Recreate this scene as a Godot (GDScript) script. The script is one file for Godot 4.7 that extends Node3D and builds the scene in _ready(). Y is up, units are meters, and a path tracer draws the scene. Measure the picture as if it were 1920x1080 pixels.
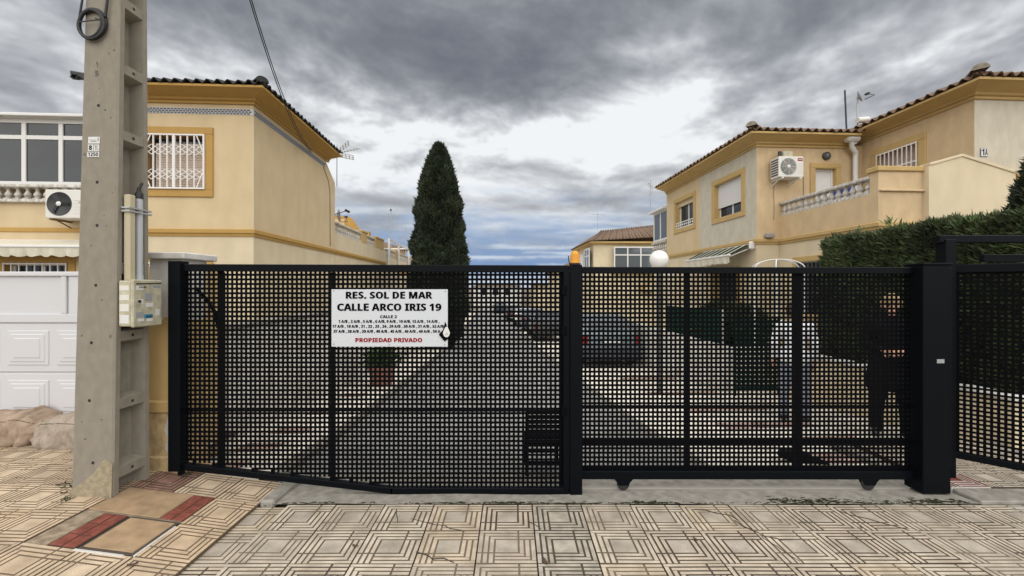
extends Node3D

const F := 750.0
const EYE := 1.6
const TH := 0.05303

var O := Vector3.ZERO
var M := {}
var used := {}
var rng := RandomNumberGenerator.new()


# ---------------------------------------------------------------- mesh builder
class B:
	var v := PackedVector3Array()
	var n := PackedVector3Array()
	var xf := Transform3D()

	func tri(a: Vector3, b: Vector3, c: Vector3, na: Vector3, nb: Vector3, nc: Vector3) -> void:
		var g := (b - a).cross(c - a)
		if g.dot(na + nb + nc) > 0.0:
			v.append_array(PackedVector3Array([a, c, b]))
			n.append_array(PackedVector3Array([na, nc, nb]))
		else:
			v.append_array(PackedVector3Array([a, b, c]))
			n.append_array(PackedVector3Array([na, nb, nc]))

	func quadn(a: Vector3, b: Vector3, c: Vector3, d: Vector3, nn: Vector3) -> void:
		var m := (xf.basis * nn).normalized()
		var A := xf * a
		var C := xf * c
		tri(A, xf * b, C, m, m, m)
		tri(A, C, xf * d, m, m, m)

	# four corners counter-clockwise as seen from outside
	func quad(a: Vector3, b: Vector3, c: Vector3, d: Vector3) -> void:
		quadn(a, b, c, d, (b - a).cross(c - a).normalized() if (b - a).cross(c - a).length() > 1e-12 else (c - a).cross(d - a).normalized())

	func quads(a: Vector3, b: Vector3, c: Vector3, d: Vector3, na: Vector3, nb: Vector3, nc: Vector3, nd: Vector3) -> void:
		var q := xf.basis
		tri(xf * a, xf * b, xf * c, (q * na).normalized(), (q * nb).normalized(), (q * nc).normalized())
		tri(xf * a, xf * c, xf * d, (q * na).normalized(), (q * nc).normalized(), (q * nd).normalized())

	func box(c: Vector3, s: Vector3, q := Basis(), bev := 0.0) -> void:
		var h := s * 0.5
		var e := minf(bev, minf(h.x, minf(h.y, h.z)) * 0.9)
		for ax in 3:
			var b1 := (ax + 1) % 3
			var b2 := (ax + 2) % 3
			for sg in [-1.0, 1.0]:
				var p := []
				for k in [[-1, -1], [1, -1], [1, 1], [-1, 1]]:
					var w := Vector3.ZERO
					w[ax] = sg * h[ax]
					w[b1] = k[0] * (h[b1] - e)
					w[b2] = k[1] * (h[b2] - e)
					p.append(c + q * w)
				var nn := Vector3.ZERO
				nn[ax] = sg
				quadn(p[0], p[1], p[2], p[3], q * nn)
		if e <= 0.0:
			return
		for ax in 3:
			var b1 := (ax + 1) % 3
			var b2 := (ax + 2) % 3
			for s1 in [-1.0, 1.0]:
				for s2 in [-1.0, 1.0]:
					var p := []
					for k in [[-1, 0], [1, 0], [1, 1], [-1, 1]]:
						var w := Vector3.ZERO
						w[ax] = k[0] * (h[ax] - e)
						w[b1] = s1 * (h[b1] - (e if k[1] == 1 else 0.0))
						w[b2] = s2 * (h[b2] - (0.0 if k[1] == 1 else e))
						p.append(c + q * w)
					var nn := Vector3.ZERO
					nn[b1] = s1
					nn[b2] = s2
					quadn(p[0], p[1], p[2], p[3], q * nn.normalized())
		for sx in [-1.0, 1.0]:
			for sy in [-1.0, 1.0]:
				for sz in [-1.0, 1.0]:
					var g := Vector3(sx, sy, sz)
					var m := (xf.basis * (q * g)).normalized()
					tri(xf * (c + q * (g * (h - Vector3(0, e, e)))), xf * (c + q * (g * (h - Vector3(e, 0, e)))), xf * (c + q * (g * (h - Vector3(e, e, 0)))), m, m, m)

	# box between two corner points
	func bb(lo: Vector3, hi: Vector3, bev := 0.0) -> void:
		box((lo + hi) * 0.5, (hi - lo).abs(), Basis(), bev)

	# bar from a to b, w across, h along "up"
	func bar(a: Vector3, b: Vector3, w: float, h: float, up := Vector3.UP, bev := 0.0) -> void:
		var z := (b - a).normalized()
		if absf(z.dot(up)) > 0.98:
			up = Vector3.BACK if absf(z.z) < 0.9 else Vector3.RIGHT
		var x := up.cross(z).normalized()
		var y := z.cross(x)
		box((a + b) * 0.5, Vector3(w, h, a.distance_to(b)), Basis(x, y, z), bev)

	func tube(pts: Array, r: float, sides := 8, r2 := -1.0) -> void:
		var rings := []
		var nors := []
		var px := Vector3.ZERO
		for i in pts.size():
			var t: Vector3 = ((pts[mini(i + 1, pts.size() - 1)] as Vector3) - (pts[maxi(i - 1, 0)] as Vector3)).normalized()
			if px == Vector3.ZERO:
				px = t.cross(Vector3.UP if absf(t.y) < 0.9 else Vector3.RIGHT).normalized()
			px = (px - t * px.dot(t)).normalized()
			var py := t.cross(px)
			var rr := r if r2 < 0.0 else lerpf(r, r2, float(i) / (pts.size() - 1))
			var ring := []
			var nr := []
			for k in sides:
				var g := TAU * k / sides
				var d := px * cos(g) + py * sin(g)
				nr.append(d)
				ring.append((pts[i] as Vector3) + d * rr)
			rings.append(ring)
			nors.append(nr)
		for i in pts.size() - 1:
			for k in sides:
				var l := (k + 1) % sides
				quads(rings[i][k], rings[i][l], rings[i + 1][l], rings[i + 1][k], nors[i][k], nors[i][l], nors[i + 1][l], nors[i + 1][k])
		for e in [0, pts.size() - 1]:
			var t: Vector3 = ((pts[e] as Vector3) - (pts[1 if e == 0 else e - 1] as Vector3)).normalized()
			var m := (xf.basis * t).normalized()
			for k in range(1, sides - 1):
				tri(xf * (rings[e][0] as Vector3), xf * (rings[e][k] as Vector3), xf * (rings[e][k + 1] as Vector3), m, m, m)

	# profile of (radius, height) turned about y
	func lathe(prof: Array, sides: int, t := Transform3D(), arc := TAU, from := 0.0) -> void:
		var old := xf
		xf = xf * t
		for i in prof.size() - 1:
			var p: Vector2 = prof[i]
			var q: Vector2 = prof[i + 1]
			var np := _pn(prof, i, i)
			var nq := _pn(prof, i, i + 1)
			for k in sides:
				var g := from + arc * k / sides
				var h := from + arc * (k + 1) / sides
				var cg := Vector3(cos(g), 0, sin(g))
				var ch := Vector3(cos(h), 0, sin(h))
				quads(cg * p.x + Vector3(0, p.y, 0), ch * p.x + Vector3(0, p.y, 0), ch * q.x + Vector3(0, q.y, 0), cg * q.x + Vector3(0, q.y, 0),
					cg * np.x + Vector3(0, np.y, 0), ch * np.x + Vector3(0, np.y, 0), ch * nq.x + Vector3(0, nq.y, 0), cg * nq.x + Vector3(0, nq.y, 0))
		xf = old

	func _pn(prof: Array, seg: int, at: int) -> Vector2:
		var d: Vector2 = ((prof[seg + 1] as Vector2) - (prof[seg] as Vector2)).normalized()
		var other := seg + (1 if at > seg else -1)
		if other >= 0 and other < prof.size() - 1:
			var e: Vector2 = ((prof[other + 1] as Vector2) - (prof[other] as Vector2)).normalized()
			if e.dot(d) > 0.6:
				d = (d + e).normalized()
		return Vector2(d.y, -d.x)

	# polygon in local xy pushed along local z from 0 to depth
	func prism(poly: PackedVector2Array, depth: float, t := Transform3D()) -> void:
		var old := xf
		xf = xf * t
		var area := 0.0
		for i in poly.size():
			area += poly[i].cross(poly[(i + 1) % poly.size()])
		if area < 0.0:
			poly.reverse()
		var ix := Geometry2D.triangulate_polygon(poly)
		for zz in [[0.0, Vector3.FORWARD], [depth, Vector3.BACK]]:
			var m: Vector3 = (xf.basis * (zz[1] as Vector3) * signf(depth)).normalized()
			for k in range(0, ix.size(), 3):
				tri(xf * Vector3(poly[ix[k]].x, poly[ix[k]].y, zz[0]), xf * Vector3(poly[ix[k + 1]].x, poly[ix[k + 1]].y, zz[0]), xf * Vector3(poly[ix[k + 2]].x, poly[ix[k + 2]].y, zz[0]), m, m, m)
		for i in poly.size():
			var p := poly[i]
			var q := poly[(i + 1) % poly.size()]
			var d := (q - p)
			quadn(Vector3(p.x, p.y, 0), Vector3(q.x, q.y, 0), Vector3(q.x, q.y, depth), Vector3(p.x, p.y, depth), Vector3(d.y, -d.x, 0).normalized())
		xf = old

	# profile polygon of (outward, height) carried along a path of points in plan (x, z), mitred
	func sweep(path: Array, prof: PackedVector2Array, right := true) -> void:
		var area := 0.0
		for i in prof.size():
			area += prof[i].cross(prof[(i + 1) % prof.size()])
		if area < 0.0:
			prof.reverse()
		var outs := []
		var segn := []
		for i in path.size() - 1:
			var t: Vector2 = ((path[i + 1] as Vector2) - (path[i] as Vector2)).normalized()
			segn.append(Vector2(-t.y, t.x) if right else Vector2(t.y, -t.x))
		for i in path.size():
			var n1: Vector2 = segn[maxi(i - 1, 0)]
			var n2: Vector2 = segn[mini(i, segn.size() - 1)]
			outs.append((n1 + n2) / (1.0 + n1.dot(n2)))
		for i in path.size() - 1:
			for k in prof.size():
				var p := prof[k]
				var q := prof[(k + 1) % prof.size()]
				var d := q - p
				var sn: Vector2 = segn[i]
				quadn(_sp(path[i], outs[i], p), _sp(path[i], outs[i], q), _sp(path[i + 1], outs[i + 1], q), _sp(path[i + 1], outs[i + 1], p), Vector3(sn.x * d.y, -d.x, sn.y * d.y).normalized())
		var ix := Geometry2D.triangulate_polygon(prof)
		for e in [0, path.size() - 1]:
			var t: Vector2 = ((path[e] as Vector2) - (path[1 if e == 0 else e - 1] as Vector2)).normalized()
			var m := (xf.basis * Vector3(t.x, 0, t.y)).normalized()
			for k in range(0, ix.size(), 3):
				tri(xf * _sp(path[e], outs[e], prof[ix[k]]), xf * _sp(path[e], outs[e], prof[ix[k + 1]]), xf * _sp(path[e], outs[e], prof[ix[k + 2]]), m, m, m)

	func _sp(p: Vector2, o: Vector2, q: Vector2) -> Vector3:
		return Vector3(p.x + o.x * q.x, q.y, p.y + o.y * q.x)

	func ball(c: Vector3, r: Vector3, sides := 16, rows := 10) -> void:
		var old := xf
		xf = xf * Transform3D(Basis(), c)
		for i in rows:
			var a := -PI / 2 + PI * i / rows
			var b := -PI / 2 + PI * (i + 1) / rows
			for k in sides:
				var g := TAU * k / sides
				var h := TAU * (k + 1) / sides
				var p := []
				for w in [[a, g], [a, h], [b, h], [b, g]]:
					p.append(Vector3(cos(w[0]) * cos(w[1]), sin(w[0]), cos(w[0]) * sin(w[1])))
				quads(p[0] * r, p[1] * r, p[2] * r, p[3] * r, p[0] / r, p[1] / r, p[2] / r, p[3] / r)
		xf = old

	# a surface given as a grid of points, smooth
	func grid(pts: Array, outward: Vector3, flip := false) -> void:
		var rows := pts.size()
		var cols: int = pts[0].size()
		var nn := []
		for i in rows:
			var line := []
			for k in cols:
				var du: Vector3 = (pts[i][mini(k + 1, cols - 1)] as Vector3) - (pts[i][maxi(k - 1, 0)] as Vector3)
				var dv: Vector3 = (pts[mini(i + 1, rows - 1)][k] as Vector3) - (pts[maxi(i - 1, 0)][k] as Vector3)
				var c := du.cross(dv)
				c = c.normalized() if c.length() > 1e-9 else outward
				if outward != Vector3.ZERO:
					c = c if c.dot(outward) >= 0.0 else -c
				elif flip:
					c = -c
				line.append(c)
			nn.append(line)
		for i in rows - 1:
			for k in cols - 1:
				quads(pts[i][k], pts[i][k + 1], pts[i + 1][k + 1], pts[i + 1][k], nn[i][k], nn[i][k + 1], nn[i + 1][k + 1], nn[i + 1][k])

	func fill(m: ArrayMesh) -> void:
		var a := []
		a.resize(Mesh.ARRAY_MAX)
		a[Mesh.ARRAY_VERTEX] = v
		a[Mesh.ARRAY_NORMAL] = n
		m.add_surface_from_arrays(Mesh.PRIMITIVE_TRIANGLES, a)

	func mesh() -> ArrayMesh:
		var m := ArrayMesh.new()
		fill(m)
		return m


# ---------------------------------------------------------------- naming and placing
func numbered(called: String) -> String:
	if not used.has(called):
		used[called] = 0
		return called
	used[called] += 1
	return "%s_%03d" % [called, used[called]]


func tag(o: Node, label: String, category := "", group := "") -> void:
	if label:
		o.set_meta("label", label)
	if category:
		o.set_meta("category", category)
	if group:
		o.set_meta("group", group)


# a thing standing at (x, y, distance in front of the camera); "street" things are turned with the street
func thing(called: String, label: String, category: String, base: Vector3, street := false, group := "") -> Node3D:
	var o := Node3D.new()
	o.name = numbered(called)
	add_child(o)
	var local := Vector3(base.x, base.y, -base.z)
	if street:
		o.rotation.y = TH
		o.position = local.rotated(Vector3.UP, TH)
	else:
		o.position = local
	O = local
	tag(o, label, category, group)
	return o


func V(x: float, y: float, d: float) -> Vector3:
	return Vector3(x, y, -d) - O


# street coordinates (across, height, along) of a world point (x, y, distance)
func S(x: float, y: float, d: float) -> Vector3:
	return Vector3(x * cos(TH) + d * sin(TH), y, -x * sin(TH) + d * cos(TH))


# the point at distance d whose bearing is read off the photograph (1920 x 1080)
func P(px: float, py: float, d: float) -> Vector3:
	return Vector3((px - 960.0) / F * d, EYE - (py - 540.0) / F * d, d)


func obj(called: String, b: B, m: Material, parent: Node) -> MeshInstance3D:
	var o := MeshInstance3D.new()
	o.name = called
	o.mesh = b.mesh()
	o.material_override = m
	parent.add_child(o, true)
	return o


func inst(called: String, mesh: Mesh, m: Material, parent: Node, t: Transform3D) -> MeshInstance3D:
	var o := MeshInstance3D.new()
	o.name = called
	o.mesh = mesh
	o.material_override = m
	o.transform = t
	parent.add_child(o, true)
	return o


func stuff(o: Node) -> void:
	o.set_meta("kind", "stuff")


func structure(called: String, base := Vector3.ZERO, street := false) -> Node3D:
	var o := thing(called, "", "", base, street)
	o.set_meta("kind", "structure")
	return o


# wall frame: origin at floor level at (a0, f0), x along to (a1, f1), z outward
func face(a0: float, f0: float, a1: float, f1: float) -> Transform3D:
	var p := V(a0, 0, f0)
	p.y = -O.y
	var x := (V(a1, 0, f1) - V(a0, 0, f0)).normalized()
	return Transform3D(Basis(x, Vector3.UP, x.cross(Vector3.UP)), p)


# wall in its frame with openings [u0, u1, v0, v1]
func wall(b: B, fr: Transform3D, l: float, y0: float, y1: float, t: float, holes := []) -> void:
	b.xf = fr
	var us := [0.0, l]
	for h in holes:
		us.append(h[0])
		us.append(h[1])
	us.sort()
	for i in us.size() - 1:
		if us[i + 1] - us[i] < 1e-4:
			continue
		var mid: float = (us[i] + us[i + 1]) * 0.5
		var cuts := []
		for h in holes:
			if mid > h[0] and mid < h[1]:
				cuts.append([h[2], h[3]])
		cuts.sort_custom(func(p, q): return p[0] < q[0])
		var y := y0
		for c in cuts:
			if c[0] > y:
				b.bb(Vector3(us[i], y, -t), Vector3(us[i + 1], c[0], 0))
			y = c[1]
		if y < y1:
			b.bb(Vector3(us[i], y, -t), Vector3(us[i + 1], y1, 0))
	b.xf = Transform3D()


# ---------------------------------------------------------------- materials
func lin(r: float, g: float, b: float) -> Color:
	return Color(r, g, b).linear_to_srgb()


var tex := {}


func noise_tex(key: String, freq: float, oct: int, lo: float, hi: float, size := 512, kind := FastNoiseLite.TYPE_SIMPLEX_SMOOTH, tint := Color.WHITE, seedy := 1) -> Texture2D:
	if tex.has(key):
		return tex[key]
	var nz := FastNoiseLite.new()
	nz.noise_type = kind
	nz.seed = seedy
	nz.frequency = freq
	nz.fractal_octaves = oct
	var im := nz.get_seamless_image(size, size)
	var out := Image.create(size, size, false, Image.FORMAT_RGB8)
	for y in size:
		for x in size:
			var q := lerpf(lo, hi, im.get_pixel(x, y).r)
			out.set_pixel(x, y, Color(q, q, q).lerp(tint * q, 1.0 - q))
	out.generate_mipmaps()
	tex[key] = ImageTexture.create_from_image(out)
	return tex[key]


func mat(key: String, c: Color, rough := 0.8, fine: Texture2D = null, fine_s := 1.0, broad: Texture2D = null, broad_s := Vector3.ONE, bump: Texture2D = null, bump_cm := 0.3) -> StandardMaterial3D:
	if M.has(key):
		return M[key]
	var m := StandardMaterial3D.new()
	m.resource_name = key
	m.albedo_color = c
	m.roughness = rough
	m.metallic_specular = 0.4
	if fine:
		m.albedo_texture = fine
	m.uv1_triplanar = true
	m.uv1_world_triplanar = true
	m.uv1_scale = Vector3.ONE * fine_s
	if broad:
		m.detail_enabled = true
		m.detail_albedo = broad
		m.detail_blend_mode = BaseMaterial3D.BLEND_MODE_MUL
		m.detail_uv_layer = BaseMaterial3D.DETAIL_UV_2
		m.uv2_triplanar = true
		m.uv2_world_triplanar = true
		m.uv2_scale = broad_s
	if bump:
		m.heightmap_enabled = true
		m.heightmap_texture = bump
		m.heightmap_scale = bump_cm
	M[key] = m
	return m


func plain(key: String, c: Color, rough := 0.5, metal := 0.0) -> StandardMaterial3D:
	if M.has(key):
		return M[key]
	var m := StandardMaterial3D.new()
	m.resource_name = key
	m.albedo_color = c
	m.roughness = rough
	m.metallic = metal
	M[key] = m
	return m


func make_materials() -> void:
	var grain := noise_tex("grain", 0.11, 3, 0.90, 1.0, 512)
	var speck := noise_tex("speck", 0.22, 2, 0.70, 1.06, 512, FastNoiseLite.TYPE_SIMPLEX, Color.WHITE, 7)
	var blotch := noise_tex("blotch", 0.012, 5, 0.93, 1.0, 512, FastNoiseLite.TYPE_SIMPLEX_SMOOTH, Color(1.0, 0.93, 0.82), 3)
	var dirt := noise_tex("dirt", 0.016, 5, 0.70, 1.08, 512, FastNoiseLite.TYPE_SIMPLEX_SMOOTH, Color(1.0, 0.9, 0.76), 5)
	var soil := noise_tex("soil", 0.014, 5, 0.80, 1.04, 512, FastNoiseLite.TYPE_SIMPLEX_SMOOTH, Color(1.0, 0.97, 0.92), 25)
	var stain := noise_tex("stain", 0.02, 5, 0.91, 1.0, 512, FastNoiseLite.TYPE_SIMPLEX_SMOOTH, Color(1.0, 0.95, 0.86), 15)
	var rough := noise_tex("rough", 0.09, 4, 0.0, 1.0, 512, FastNoiseLite.TYPE_SIMPLEX, Color.WHITE, 9)
	var soft := noise_tex("soft", 0.03, 4, 0.0, 1.0, 256, FastNoiseLite.TYPE_SIMPLEX_SMOOTH, Color.WHITE, 11)
	var stretched := Vector3(0.3, 0.16, 0.3)
	mat("cream_front", lin(0.60, 0.43, 0.235), 0.88, grain, 2.5, blotch, stretched, rough, 0.25)
	mat("cream_side", lin(0.75, 0.595, 0.37), 0.88, grain, 2.5, blotch, stretched, rough, 0.25)
	mat("cream_pale", lin(0.80, 0.68, 0.475), 0.88, grain, 2.5, blotch, stretched, rough, 0.25)
	mat("beige_grey", lin(0.70, 0.645, 0.525), 0.88, grain, 2.5, stain, Vector3(0.42, 0.2, 0.42), rough, 0.25)
	mat("tan_wall", lin(0.75, 0.565, 0.345), 0.88, grain, 2.5, stain, Vector3(0.42, 0.2, 0.42), rough, 0.25)
	mat("gold_left", lin(0.56, 0.345, 0.105), 0.82, grain, 2.5, blotch, stretched, rough, 0.2)
	mat("gold_right", lin(0.62, 0.435, 0.185), 0.82, grain, 2.5, blotch, stretched, rough, 0.2)
	mat("white_wall", lin(0.84, 0.82, 0.77), 0.85, grain, 2.0, soil, Vector3(0.5, 0.2, 0.5), rough, 0.4)
	mat("concrete", lin(0.36, 0.325, 0.265), 0.9, grain, 4.0, stain, Vector3(1.3, 0.7, 1.3), rough, 0.25)
	mat("threshold", lin(0.43, 0.405, 0.355), 0.9, speck, 2.2, soil, Vector3(1.1, 1.1, 1.1), rough, 0.2)
	mat("asphalt", lin(0.47, 0.465, 0.455), 0.92, speck, 4.0, soil, Vector3(0.35, 0.35, 0.35), rough, 0.4)
	mat("ground", lin(0.32, 0.27, 0.20), 0.95, speck, 2.0, dirt, Vector3(0.1, 0.1, 0.1))
	mat("inner_paving", lin(0.84, 0.79, 0.70), 0.9, grain, 3.0, soil, Vector3(0.5, 0.5, 0.5))
	mat("inner_paving_red", lin(0.6, 0.42, 0.36), 0.9, speck, 3.0, dirt, Vector3(0.5, 0.5, 0.5))
	mat("bed", lin(0.095, 0.075, 0.058), 0.95, speck, 6.0)
	mat("bed_olive", lin(0.15, 0.125, 0.085), 0.95, speck, 6.0)
	mat("bed_brown", lin(0.21, 0.165, 0.115), 0.95, speck, 6.0)
	mat("tile_pad", lin(0.67, 0.585, 0.485), 0.88, noise_tex("terrazzo", 0.3, 2, 0.55, 1.1, 512, FastNoiseLite.TYPE_SIMPLEX, Color.WHITE, 41), 1.5, soil, Vector3(0.7, 0.7, 0.7), rough, 0.08)
	for k in 4:
		var c: Array = [[0.69, 0.585, 0.46], [0.74, 0.64, 0.515], [0.63, 0.545, 0.44], [0.72, 0.60, 0.455]][k]
		mat("tile_%d" % k, lin(c[0], c[1], c[2]), 0.85, speck, 2.4, soil, Vector3(0.7, 0.7, 0.7), rough, 0.08)
		mat("tile_left_%d" % k, lin(c[0] * 1.06, c[1] * 0.96, c[2] * 0.86), 0.85, speck, 2.4, soil, Vector3(0.7, 0.7, 0.7), rough, 0.08)
	mat("tile_red", lin(0.36, 0.105, 0.075), 0.85, speck, 6.0, dirt, Vector3(1.3, 1.3, 1.3), rough, 0.2)
	mat("tile_pink", lin(0.46, 0.26, 0.20), 0.85, speck, 6.0, dirt, Vector3(1.3, 1.3, 1.3), rough, 0.2)
	mat("rust_slab", lin(0.52, 0.36, 0.215), 0.85, speck, 2.4, soil, Vector3(0.9, 0.9, 0.9), rough, 0.1)
	mat("mortar", lin(0.36, 0.30, 0.22), 0.95, speck, 6.0, dirt, Vector3(1.5, 1.5, 1.5), rough, 0.3)
	mat("white_mortar", lin(0.68, 0.66, 0.62), 0.95, grain, 5.0, null, Vector3.ONE, rough, 0.3)
	mat("moss", lin(0.055, 0.06, 0.02), 1.0, speck, 8.0, dirt, Vector3(4, 4, 4), rough, 0.6)
	mat("gate_black", lin(0.0028, 0.0031, 0.004), 0.5, null, 1.0, null, Vector3.ONE, rough, 0.02)
	mat("gate_rail", lin(0.0030, 0.0040, 0.0058), 0.42)
	mat("roof_grey", lin(0.06, 0.062, 0.068), 0.8, grain, 3.0, dirt, Vector3(1.2, 1.2, 1.2))
	mat("roof_brown", lin(0.24, 0.155, 0.105), 0.85, grain, 3.0, dirt, Vector3(1.5, 1.5, 1.5))
	mat("roof_brown_dark", lin(0.15, 0.115, 0.09), 0.85, grain, 3.0, dirt, Vector3(1.5, 1.5, 1.5))
	mat("ridge_pale", lin(0.42, 0.38, 0.32), 0.85, grain, 3.0, dirt, Vector3(1.5, 1.5, 1.5))
	mat("white_paint", lin(0.78, 0.77, 0.75), 0.5, grain, 1.5)
	mat("baluster_white", lin(0.74, 0.71, 0.66), 0.75, grain, 3.0, dirt, Vector3(1.4, 0.8, 1.4))
	mat("garage_white", lin(0.60, 0.60, 0.62), 0.45)
	mat("sack", lin(0.40, 0.335, 0.27), 0.95, null, 1.0, soil, Vector3(1.2, 1.2, 1.2))
	mat("sack_red", lin(0.43, 0.33, 0.255), 0.95, null, 1.0, dirt, Vector3(0.8, 0.8, 0.8))
	mat("meter_cream", lin(0.62, 0.58, 0.43), 0.5, grain, 2.0, soil, Vector3(1.5, 1.5, 1.5))
	mat("duct_cream", lin(0.56, 0.50, 0.34), 0.5, grain, 2.0)
	mat("pipe_grey", lin(0.50, 0.52, 0.54), 0.45, grain, 2.0)
	mat("awning_cream", lin(0.70, 0.66, 0.54), 0.9, grain, 2.0, blotch, Vector3(1, 1, 1))
	mat("awning_green", lin(0.016, 0.038, 0.030), 0.9, grain, 2.0)
	mat("screen_green", lin(0.012, 0.035, 0.027), 0.9, grain, 3.0)
	mat("bark", lin(0.11, 0.075, 0.05), 0.95, speck, 3.0, null, Vector3.ONE, rough, 1.0)
	mat("lamp_metal", lin(0.09, 0.09, 0.09), 0.5)
	plain("glass_dark", lin(0.018, 0.022, 0.026), 0.04)
	plain("glass_grey", lin(0.10, 0.115, 0.125), 0.06)
	plain("dark_gap", lin(0.02, 0.02, 0.02), 0.8)
	plain("curtain", lin(0.45, 0.40, 0.33), 0.9)
	plain("shutter_tan", lin(0.56, 0.46, 0.37), 0.8)
	plain("shutter_white", lin(0.72, 0.71, 0.70), 0.6)
	plain("grille_white", lin(0.74, 0.72, 0.70), 0.5)
	plain("ac_white", lin(0.68, 0.66, 0.61), 0.5)
	plain("ac_dark", lin(0.03, 0.03, 0.032), 0.5)
	plain("steel", lin(0.38, 0.38, 0.38), 0.42, 0.7)
	plain("dull_steel", lin(0.30, 0.28, 0.25), 0.75, 0.2)
	plain("galvanised", lin(0.42, 0.43, 0.43), 0.5, 0.4)
	plain("black_rubber", lin(0.012, 0.013, 0.015), 0.6)
	plain("rust", lin(0.2, 0.12, 0.06), 0.8)
	plain("sign_white", lin(0.57, 0.60, 0.63), 0.4)
	plain("ink_black", lin(0.003, 0.003, 0.004), 0.6)
	plain("ink_red", lin(0.27, 0.006, 0.012), 0.6)
	plain("ink_blue", lin(0.05, 0.24, 0.38), 0.5)
	plain("ink_grey", lin(0.30, 0.31, 0.32), 0.6)
	plain("paper", lin(0.66, 0.66, 0.64), 0.7)
	plain("amber", lin(0.78, 0.36, 0.012), 0.2)
	plain("opal", lin(0.80, 0.79, 0.76), 0.25)
	plain("skin", lin(0.55, 0.31, 0.215), 0.6)
	plain("black_cloth", lin(0.012, 0.012, 0.014), 0.9)
	plain("white_cloth", lin(0.74, 0.75, 0.78), 0.9)
	plain("jeans", lin(0.24, 0.27, 0.33), 0.9)
	plain("hair_fair", lin(0.36, 0.25, 0.13), 0.7)
	plain("hair_dark", lin(0.06, 0.04, 0.028), 0.7)
	plain("car_silver", lin(0.15, 0.18, 0.20), 0.28, 0.3)
	plain("car_black", lin(0.02, 0.021, 0.024), 0.2)
	plain("car_blue", lin(0.025, 0.035, 0.055), 0.2)
	plain("car_white", lin(0.70, 0.70, 0.70), 0.25)
	plain("tail_red", lin(0.22, 0.01, 0.015), 0.2)
	plain("weed_green", lin(0.07, 0.085, 0.03), 0.8)
	plain("pot_red", lin(0.26, 0.12, 0.09), 0.8)
	plain("blue_cloth", lin(0.07, 0.10, 0.35), 0.9)
	M["screen_green"].albedo_color = lin(0.014, 0.042, 0.03)
	for k in ["awning_green", "awning_cream", "screen_green", "black_cloth", "white_cloth", "jeans"]:
		M[k].metallic_specular = 0.08
	M.ink_black.metallic_specular = 0.1
	M.ink_red.metallic_specular = 0.15
	M.gate_black.metallic_specular = 0.14
	M.gate_rail.metallic_specular = 0.2
	for k in ["car_silver", "car_black", "car_blue", "car_white"]:
		M[k].clearcoat_enabled = true
		M[k].clearcoat = 0.8
	for g in [["leaf_cypress", lin(0.026, 0.037, 0.021)], ["leaf_hedge", lin(0.062, 0.085, 0.036)], ["leaf_pot", lin(0.06, 0.12, 0.03)]]:
		var lf := plain(g[0], g[1], 0.75)
		lf.vertex_color_use_as_albedo = true
		lf.backlight_enabled = true
		lf.backlight = lin(0.02, 0.03, 0.01)


# ---------------------------------------------------------------- sky
func smooth(a: float, b: float, x: float) -> float:
	var t := clampf((x - a) / (b - a), 0.0, 1.0)
	return t * t * (3.0 - 2.0 * t)


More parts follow.
